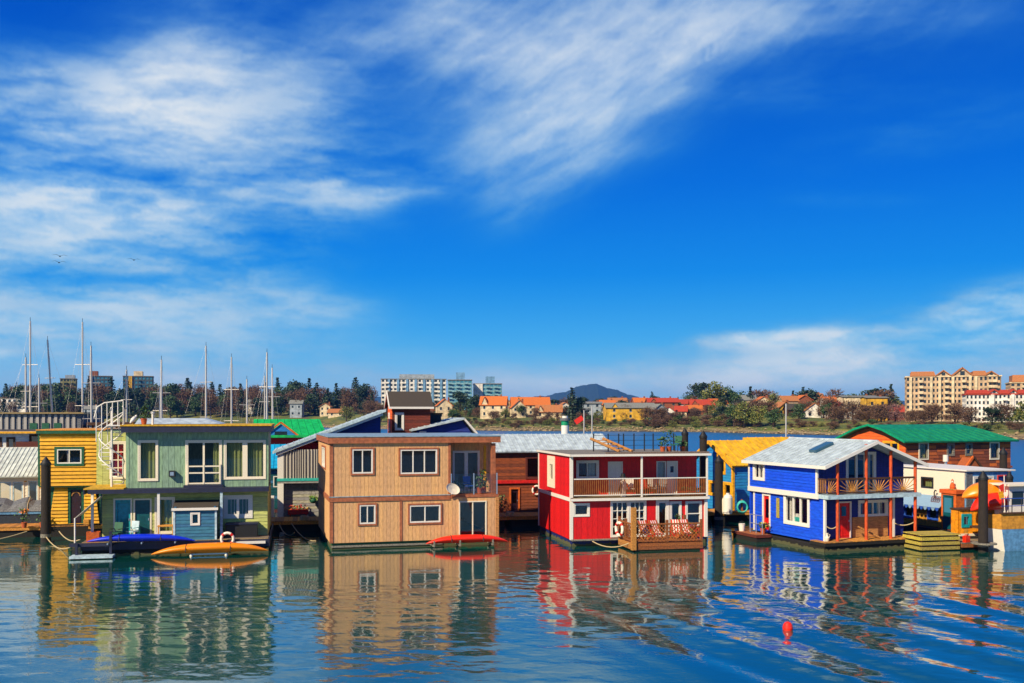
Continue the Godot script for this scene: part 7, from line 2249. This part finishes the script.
	var hs := [
		[-0.068, 520, 8.0, 8.0, EYE + 8.3, 3.4, C, M.far_orange_roof, true, 10.0, "narrow cream house with a steep orange gable before the teal towers"],
		[-0.018, 505, 13.0, 9.0, EYE + 9.4, 4.2, C, M.far_orange_roof, false, -6.0, "wide cream house with an orange roof and cross gable below the end tower"],
		[0.006, 500, 7.5, 8.0, EYE + 7.2, 3.4, C, M.far_orange_roof, true, 8.0, "small cream gabled house between two wide orange-roofed houses"],
		[0.018, 530, 20.0, 10.0, EYE + 9.4, 4.0, C, M.far_orange_roof, false, 4.0, "longest cream house with an orange roof on the far shore"],
		[0.037, 488, 12.5, 8.0, EYE + 4.8, 3.2, C, M.far_tan_roof, false, -4.0, "cream house with a brown roof and gables nearest the dark conifer"],
		[0.080, 500, 9.0, 8.0, EYE + 6.5, 0.8, M.far_grey, M.far_grey_roof, false, 0.0, "grey flat-topped house right of the dark conifer"],
		[0.117, 470, 23.0, 9.0, EYE + 5.6, 2.2, M.far_yellow, M.far_grey_roof, false, 3.0, "long yellow building with a grey roof on the far bank"],
		[0.150, 500, 15.0, 9.0, EYE + 8.4, 2.0, M.far_brick, M.far_red_roof, false, 0.0, "brick terrace with a bright red roof above the long yellow building"],
		[0.172, 520, 14.0, 9.0, EYE + 8.0, 2.2, M.far_white, M.far_red_roof, false, 5.0, "white terrace with a bright red roof on the slope"],
		[0.190, 500, 12.0, 9.0, EYE + 7.6, 2.6, M.far_brick, M.far_red_roof, false, -6.0, "dark brick house with a red roof left of the olive trees"],
		[0.146, 462, 6.5, 7.0, EYE + 5.0, 2.6, M.far_grey, M.far_grey_roof, true, 12.0, "small grey gabled house at the end of the long yellow building"],
		[0.157, 465, 6.0, 6.0, EYE + 3.6, 2.2, M.far_white, M.far_red_roof, true, -10.0, "small white house with red roof low on the bank"],
		[0.270, 430, 8.0, 7.5, EYE + 5.2, 3.2, M.far_yellow, M.far_tan_roof, true, 10.0, "ochre gabled house right of the olive trees"],
		[0.286, 420, 10.0, 8.0, EYE + 4.4, 2.4, M.dark_wood, M.roof_brown, false, 0.0, "dark timber house with long balconies on the far bank"],
		[0.301, 410, 7.5, 7.0, EYE + 4.8, 2.8, M.far_white, M.far_tan_roof, true, -6.0, "white gabled house beside the dark timber house"],
		[0.345, 470, 16.0, 9.0, EYE + 9.0, 0.6, C, M.far_grey_roof, false, 0.0, "cream flat-roofed block of three bays on the slope"],
		[0.362, 430, 9.0, 8.0, EYE + 7.8, 0.5, M.far_yellow, M.far_grey_roof, false, 0.0, "pale yellow flat-roofed house beside the pink trees"],
		[0.302, 560, 9.0, 8.0, EYE + 12.0, 2.6, M.far_white, M.far_tan_roof, false, 6.0, "white house with brown roof high on the wooded slope"],
		[0.232, 560, 12.0, 8.0, EYE + 11.0, 2.6, C, M.far_grey_roof, false, 0.0, "cream house half hidden behind the olive trees"],
		[0.385, 430, 8.0, 7.0, EYE + 3.6, 2.2, M.far_brick, M.far_red_roof, false, 0.0, "low house with a red roof at the foot of the tall cream block"],
		[0.105, 560, 10.0, 8.0, EYE + 9.5, 2.2, M.far_white, M.far_tan_roof, false, 0.0, "white house with a brown roof behind the long yellow building"],
		[-0.215, 640, 8.0, 7.0, EYE + 9.5, 2.2, M.far_grey, M.far_grey_roof, false, 0.0, "grey house among brown trees on the wooded point"],
		[-0.186, 640, 7.0, 7.0, EYE + 7.5, 2.2, M.far_cream, M.far_tan_roof, true, 0.0, "cream gabled house at the tip of the wooded point"],
		[-0.175, 620, 10.0, 8.0, EYE + 3.0, 2.2, C, M.far_tan_roof, false, 0.0, "cream house low on the rocks of the wooded point"],
		[-0.262, 660, 8.0, 8.0, EYE + 10.0, 2.6, M.far_white, M.far_grey_roof, false, 8.0, "pale house between bare trees on the wooded point"],
		[-0.420, 640, 9.0, 8.0, EYE + 6.0, 2.2, M.far_grey, M.far_grey_roof, false, 0.0, "grey house below the dark blue tower"],
		[0.338, 400, 7.0, 6.0, EYE + 3.0, 2.0, M.far_white, M.far_grey_roof, true, 0.0, "small white house under the brown trees of the slope"]]
	for a in [
		[0.052, 560, 7.0, EYE + 7.0, M.far_white, M.far_tan_roof, "small white house with a tan roof peeping over the dark conifer"],
		[0.095, 540, 8.0, EYE + 8.0, M.far_cream, M.far_orange_roof, "small cream house with an orange roof behind the grey flat-topped house"],
		[0.128, 555, 8.0, EYE + 9.5, M.far_brick, M.far_orange_roof, "small brick house with an orange roof behind the long yellow building"],
		[0.182, 475, 7.0, EYE + 4.6, M.far_brick, M.far_orange_roof, "small brick house with an orange roof low below the terraces"],
		[0.168, 470, 6.5, EYE + 4.2, M.far_cream, M.far_red_roof, "small cream house with a red roof low below the terraces"],
		[0.205, 530, 9.0, EYE + 8.5, M.far_sand, M.far_orange_roof, "sand-coloured house with an orange roof left of the olive clump"],
		[0.221, 560, 8.0, EYE + 9.5, M.far_white, M.far_red_roof, "white house with a red roof above the olive clump"],
		[0.250, 520, 8.0, EYE + 9.5, M.far_cream, M.far_orange_roof, "cream house with an orange roof above the olive clump"],
		[0.276, 500, 8.0, EYE + 9.5, M.far_sand, M.far_tan_roof, "sand-coloured house with a tan roof above the ochre gabled house"],
		[0.290, 510, 8.0, EYE + 10.0, M.far_brick, M.far_orange_roof, "brick house with an orange roof above the dark timber house"],
		[0.318, 500, 8.0, EYE + 9.0, M.far_white, M.far_orange_roof, "white house with an orange roof above the white gabled house"],
		[0.330, 470, 7.0, EYE + 6.5, M.far_sand, M.far_red_roof, "sand-coloured house with a red roof left of the cream flat-roofed block"],
		[-0.004, 545, 8.0, EYE + 8.0, M.far_sand, M.far_tan_roof, "sand-coloured house with a tan roof behind the small cream gabled house"],
		[-0.085, 540, 7.0, EYE + 5.0, M.far_brick, M.far_orange_roof, "small brick house with an orange roof left of the narrow cream house"]]:
		hs.append([a[0], a[1], a[2], 7.0, a[3], 2.4, a[4], a[5], rng.randf() < 0.4, rng.randf_range(-15, 15), a[6]])
	for a in hs:
		cottage(a[10], a[0], a[1], a[2], a[3], a[4], a[5], a[6], a[7], a[8], a[9], "houses on the far shore", 3 if a[2] > 10 else 2)

func far_trees() -> void:
	tree_kinds()
	rng.seed = 41
	# single trees that stand out: kind, bearing, distance, height, width factor, label
	for a in [["conifer", 0.060, 462, 16.0, 1.5, "tall dark conifer between the cream houses and the grey house"], ["dark", 0.066, 468, 13.0, 1.0, "dark round tree leaning against the tall conifer"],
		["dark", -0.052, 545, 13.0, 1.1, "dark round tree between two orange-roofed houses below the teal towers"], ["dark", -0.036, 530, 12.0, 1.0, "dark tree below the end tower"],
		["olive", 0.232, 398, 11.5, 1.15, "large olive-green tree on the far bank, left of a yellower one"], ["mid", 0.222, 405, 9.5, 1.2, "large mid-green tree at the left of the olive clump"], ["olive", 0.247, 392, 9.5, 1.1, "yellow-green tree in the olive clump by the water"], ["mid", 0.262, 385, 8.5, 1.2, "green tree at the right end of the olive clump"],
		["olive", 0.262, 455, 11.0, 1.0, "yellow tree behind the ochre gabled house"], ["bare", 0.322, 400, 10.5, 1.2, "brown leafless tree right of the white gabled house"], ["bare", 0.312, 405, 9.0, 1.1, "brown leafless tree touching the white gabled house"],
		["dark", 0.357, 395, 7.5, 1.3, "dark green tree before the pale yellow house"], ["pink", 0.372, 385, 7.0, 1.3, "pink blossoming tree left of the tall cream block"], ["pink", 0.383, 390, 7.5, 1.3, "second pink blossoming tree touching the tall cream block"],
		["conifer", 0.379, 520, 17.0, 1.3, "dark conifer standing left of the tall cream block"], ["conifer", 0.232, 600, 13.0, 1.3, "pointed conifer high behind the olive clump"], ["conifer", 0.281, 600, 16.0, 1.2, "pointed conifer above the dark timber house"],
		["dark", 0.338, 540, 13.0, 1.1, "dark round tree above the cream flat-roofed block"], ["dark", 0.302, 580, 12.0, 1.2, "dark tree before the white hill house"], ["conifer", 0.188, 600, 13.0, 1.3, "conifer above the red-roofed terraces"], ["conifer", 0.140, 590, 12.0, 1.4, "conifer left of the red-roofed terraces"],
		["conifer", -0.140, 640, 14.0, 1.2, "conifer left of the white slab tower"], ["dark", 0.212, 470, 9.0, 1.2, "dark tree right of the dark brick house"], ["bare", -0.128, 560, 9.0, 1.3, "brown bare tree before the white slab tower"]]:
		tree(a[0], a[1] * a[2], a[1] * 0 + a[2], a[3], a[4], a[5])
	# the wood on the left point and the slope behind the houses
	var LB := {"conifer": "dark pointed conifer", "dark": "dark round evergreen", "mid": "mid-green round tree", "bare": "brown leafless tree", "olive": "olive-green tree", "pink": "pink tree"}
	for row in [[715.0, 21.0, 46], [685.0, 18.5, 52], [652.0, 16.0, 62]]:
		for i in row[2]:
			var x: float = -360.0 + 262.0 * (i + rng.randf()) / row[2]
			var k: String = ["conifer", "dark", "bare", "dark", "bare", "conifer", "mid", "bare"][rng.randi() % 8]
			var dd: float = row[0] + rng.randf_range(-12, 12)
			if dd - shore(x) < 10: dd = shore(x) + 12 + rng.randf() * 8
			tree(k, x, dd, row[1] * rng.randf_range(0.65, 1.15), (1.5 if k == "conifer" else 0.95) * rng.randf_range(0.85, 1.2), "%s near the %s on the far shore" % [LB[k], near_mark(x, dd)], "trees of the far wood, " + k)
	for i in 84:
		var x := -95.0 + 330.0 * (i + rng.randf()) / 84
		var k: String = ["conifer", "dark", "bare", "dark", "mid", "olive"][rng.randi() % 6]
		var dd: float = 580.0 + rng.randf_range(-30, 40) - 60.0 * sstep(90, 220, x)
		tree(k, x, dd, rng.randf_range(7.0, 11.5) * (1.5 if x > 110 else 0.85), rng.randf_range(1.1, 1.5), "%s near the %s on the far shore" % [LB[k], near_mark(x, dd)], "trees of the far wood, " + k)
	for i in 120:      # among the houses
		var x := -75.0 + 262.0 * (i + rng.randf()) / 120
		var k: String = ["bare", "bare", "dark", "mid", "olive", "bare"][rng.randi() % 6]
		var dd: float = shore(x) + rng.randf_range(24, 110)
		tree(k, x, dd, rng.randf_range(3.6, 6.8) * (1.2 if x > 50 else 1.0), rng.randf_range(1.1, 1.6), "%s near the %s on the far shore" % [LB[k], near_mark(x, dd)], "trees of the far wood, " + k)
	# shrubs along the bank
	for i in 150:
		var x := -65.0 + 235.0 * (i + rng.randf()) / 150
		var k: String = ["bare", "bare", "bare", "mid", "olive"][rng.randi() % 5]
		var dense := 1.35 if (x > 58 and x < 95) else 0.75
		var dd := shore(x) + rng.randf_range(5, 26)
		tree(k, x, dd, rng.randf_range(2.0, 3.8) * dense, rng.randf_range(1.5, 2.3), "%s on the bank near the %s" % [{"bare": "low brown shrub", "mid": "low green shrub", "olive": "low yellow-green shrub"}[k], near_mark(x, dd)], "shrubs on the far bank, " + k, "shrub")
	# rocks at the water's edge
	var rk := MultiMesh.new()
	rk.transform_format = MultiMesh.TRANSFORM_3D
	var q := MB.new()
	var ico := [Vector3(0, 1, 0), Vector3(.9, .3, 0), Vector3(.2, .35, .85), Vector3(-.8, .25, .4), Vector3(-.6, .4, -.7), Vector3(.4, .2, -.9), Vector3(0, -.4, 0)]
	for i in 5:
		q.tri(ico[0], ico[1 + (i + 1) % 5], ico[1 + i]); q.tri(ico[6], ico[1 + i], ico[1 + (i + 1) % 5])
	rk.mesh = q.mesh()
	rk.instance_count = 1500
	for i in 1500:
		var x := -130.0 + 330.0 * rng.randf()
		var dd := shore(x) + rng.randf_range(-0.5, 6.5)
		var s := rng.randf_range(0.2, 0.75)
		rk.set_instance_transform(i, Transform3D(Basis(Vector3.UP, rng.randf() * TAU) * Basis.from_scale(Vector3(s * 1.4, s * 0.8, s)), Vector3(x, ground(x, dd), -dd)))
	var r := MultiMeshInstance3D.new()
	r.name = "shore_rocks"
	r.multimesh = rk
	r.material_override = mk("rock", "b09a70", 0.95, "rough", Vector3(.3, .3, .3))
	add_child(r)
	meta(r, "pale broken rocks along the far water's edge", "rocks", "", "stuff")

# ------------------------------------------------------------------
func _ready() -> void:
	var cam := Camera3D.new()
	cam.name = "camera"
	add_child(cam)
	cam.position = Vector3(0, EYE, 0)
	cam.near = 0.5
	cam.far = 20000.0
	# a level lens of 1000 pixels' focal length on 1024 x 683, shifted up so that the horizon lies at row 415
	cam.set_frustum(0.5 * 0.683, Vector2(0, 0.5 * 0.0735), 0.5, 20000.0)
	cam.current = true
	var env := Environment.new()
	var sm := PanoramaSkyMaterial.new()
	sm.panorama = make_sky()
	sm.energy_multiplier = 0.70
	var sk := Sky.new()
	sk.sky_material = sm
	env.background_mode = Environment.BG_SKY
	env.sky = sk
	env.tonemap_mode = Environment.TONE_MAPPER_LINEAR
	env.tonemap_exposure = 1.4
	env.fog_enabled = true
	env.fog_density = 0.00007
	env.fog_light_color = Color(0.25, 0.62, 1.0)
	env.sdfgi_enabled = true
	env.ssao_enabled = true
	env.ssil_enabled = true
	var we := WorldEnvironment.new()
	we.name = "world_environment"
	we.environment = env
	add_child(we)
	var sun := DirectionalLight3D.new()
	sun.name = "sun"
	sun.light_color = Color(1.0, 0.93, 0.80)
	sun.light_energy = 1.6
	sun.light_angular_distance = 0.5
	sun.shadow_enabled = true
	add_child(sun)
	sun.look_at_from_position(SUN.normalized() * 50.0, Vector3.ZERO, Vector3.UP)
	print("sky done")
	unit_shapes()
	materials()
	make_water()
	make_terrain()
	print("setting done")
	rng.seed = 11
	pier()
	green_house()
	tan_house()
	red_house()
	blue_house()
	yellow_house()
	low_left()
	white_slant_house()
	mid_roofs()
	cyan_house()
	shingle_house()
	white_houseboat()
	sailboats()
	small_water_things()
	dock_clutter()
	print("homes done")
	far_town()
	far_trees()
	print("all done")
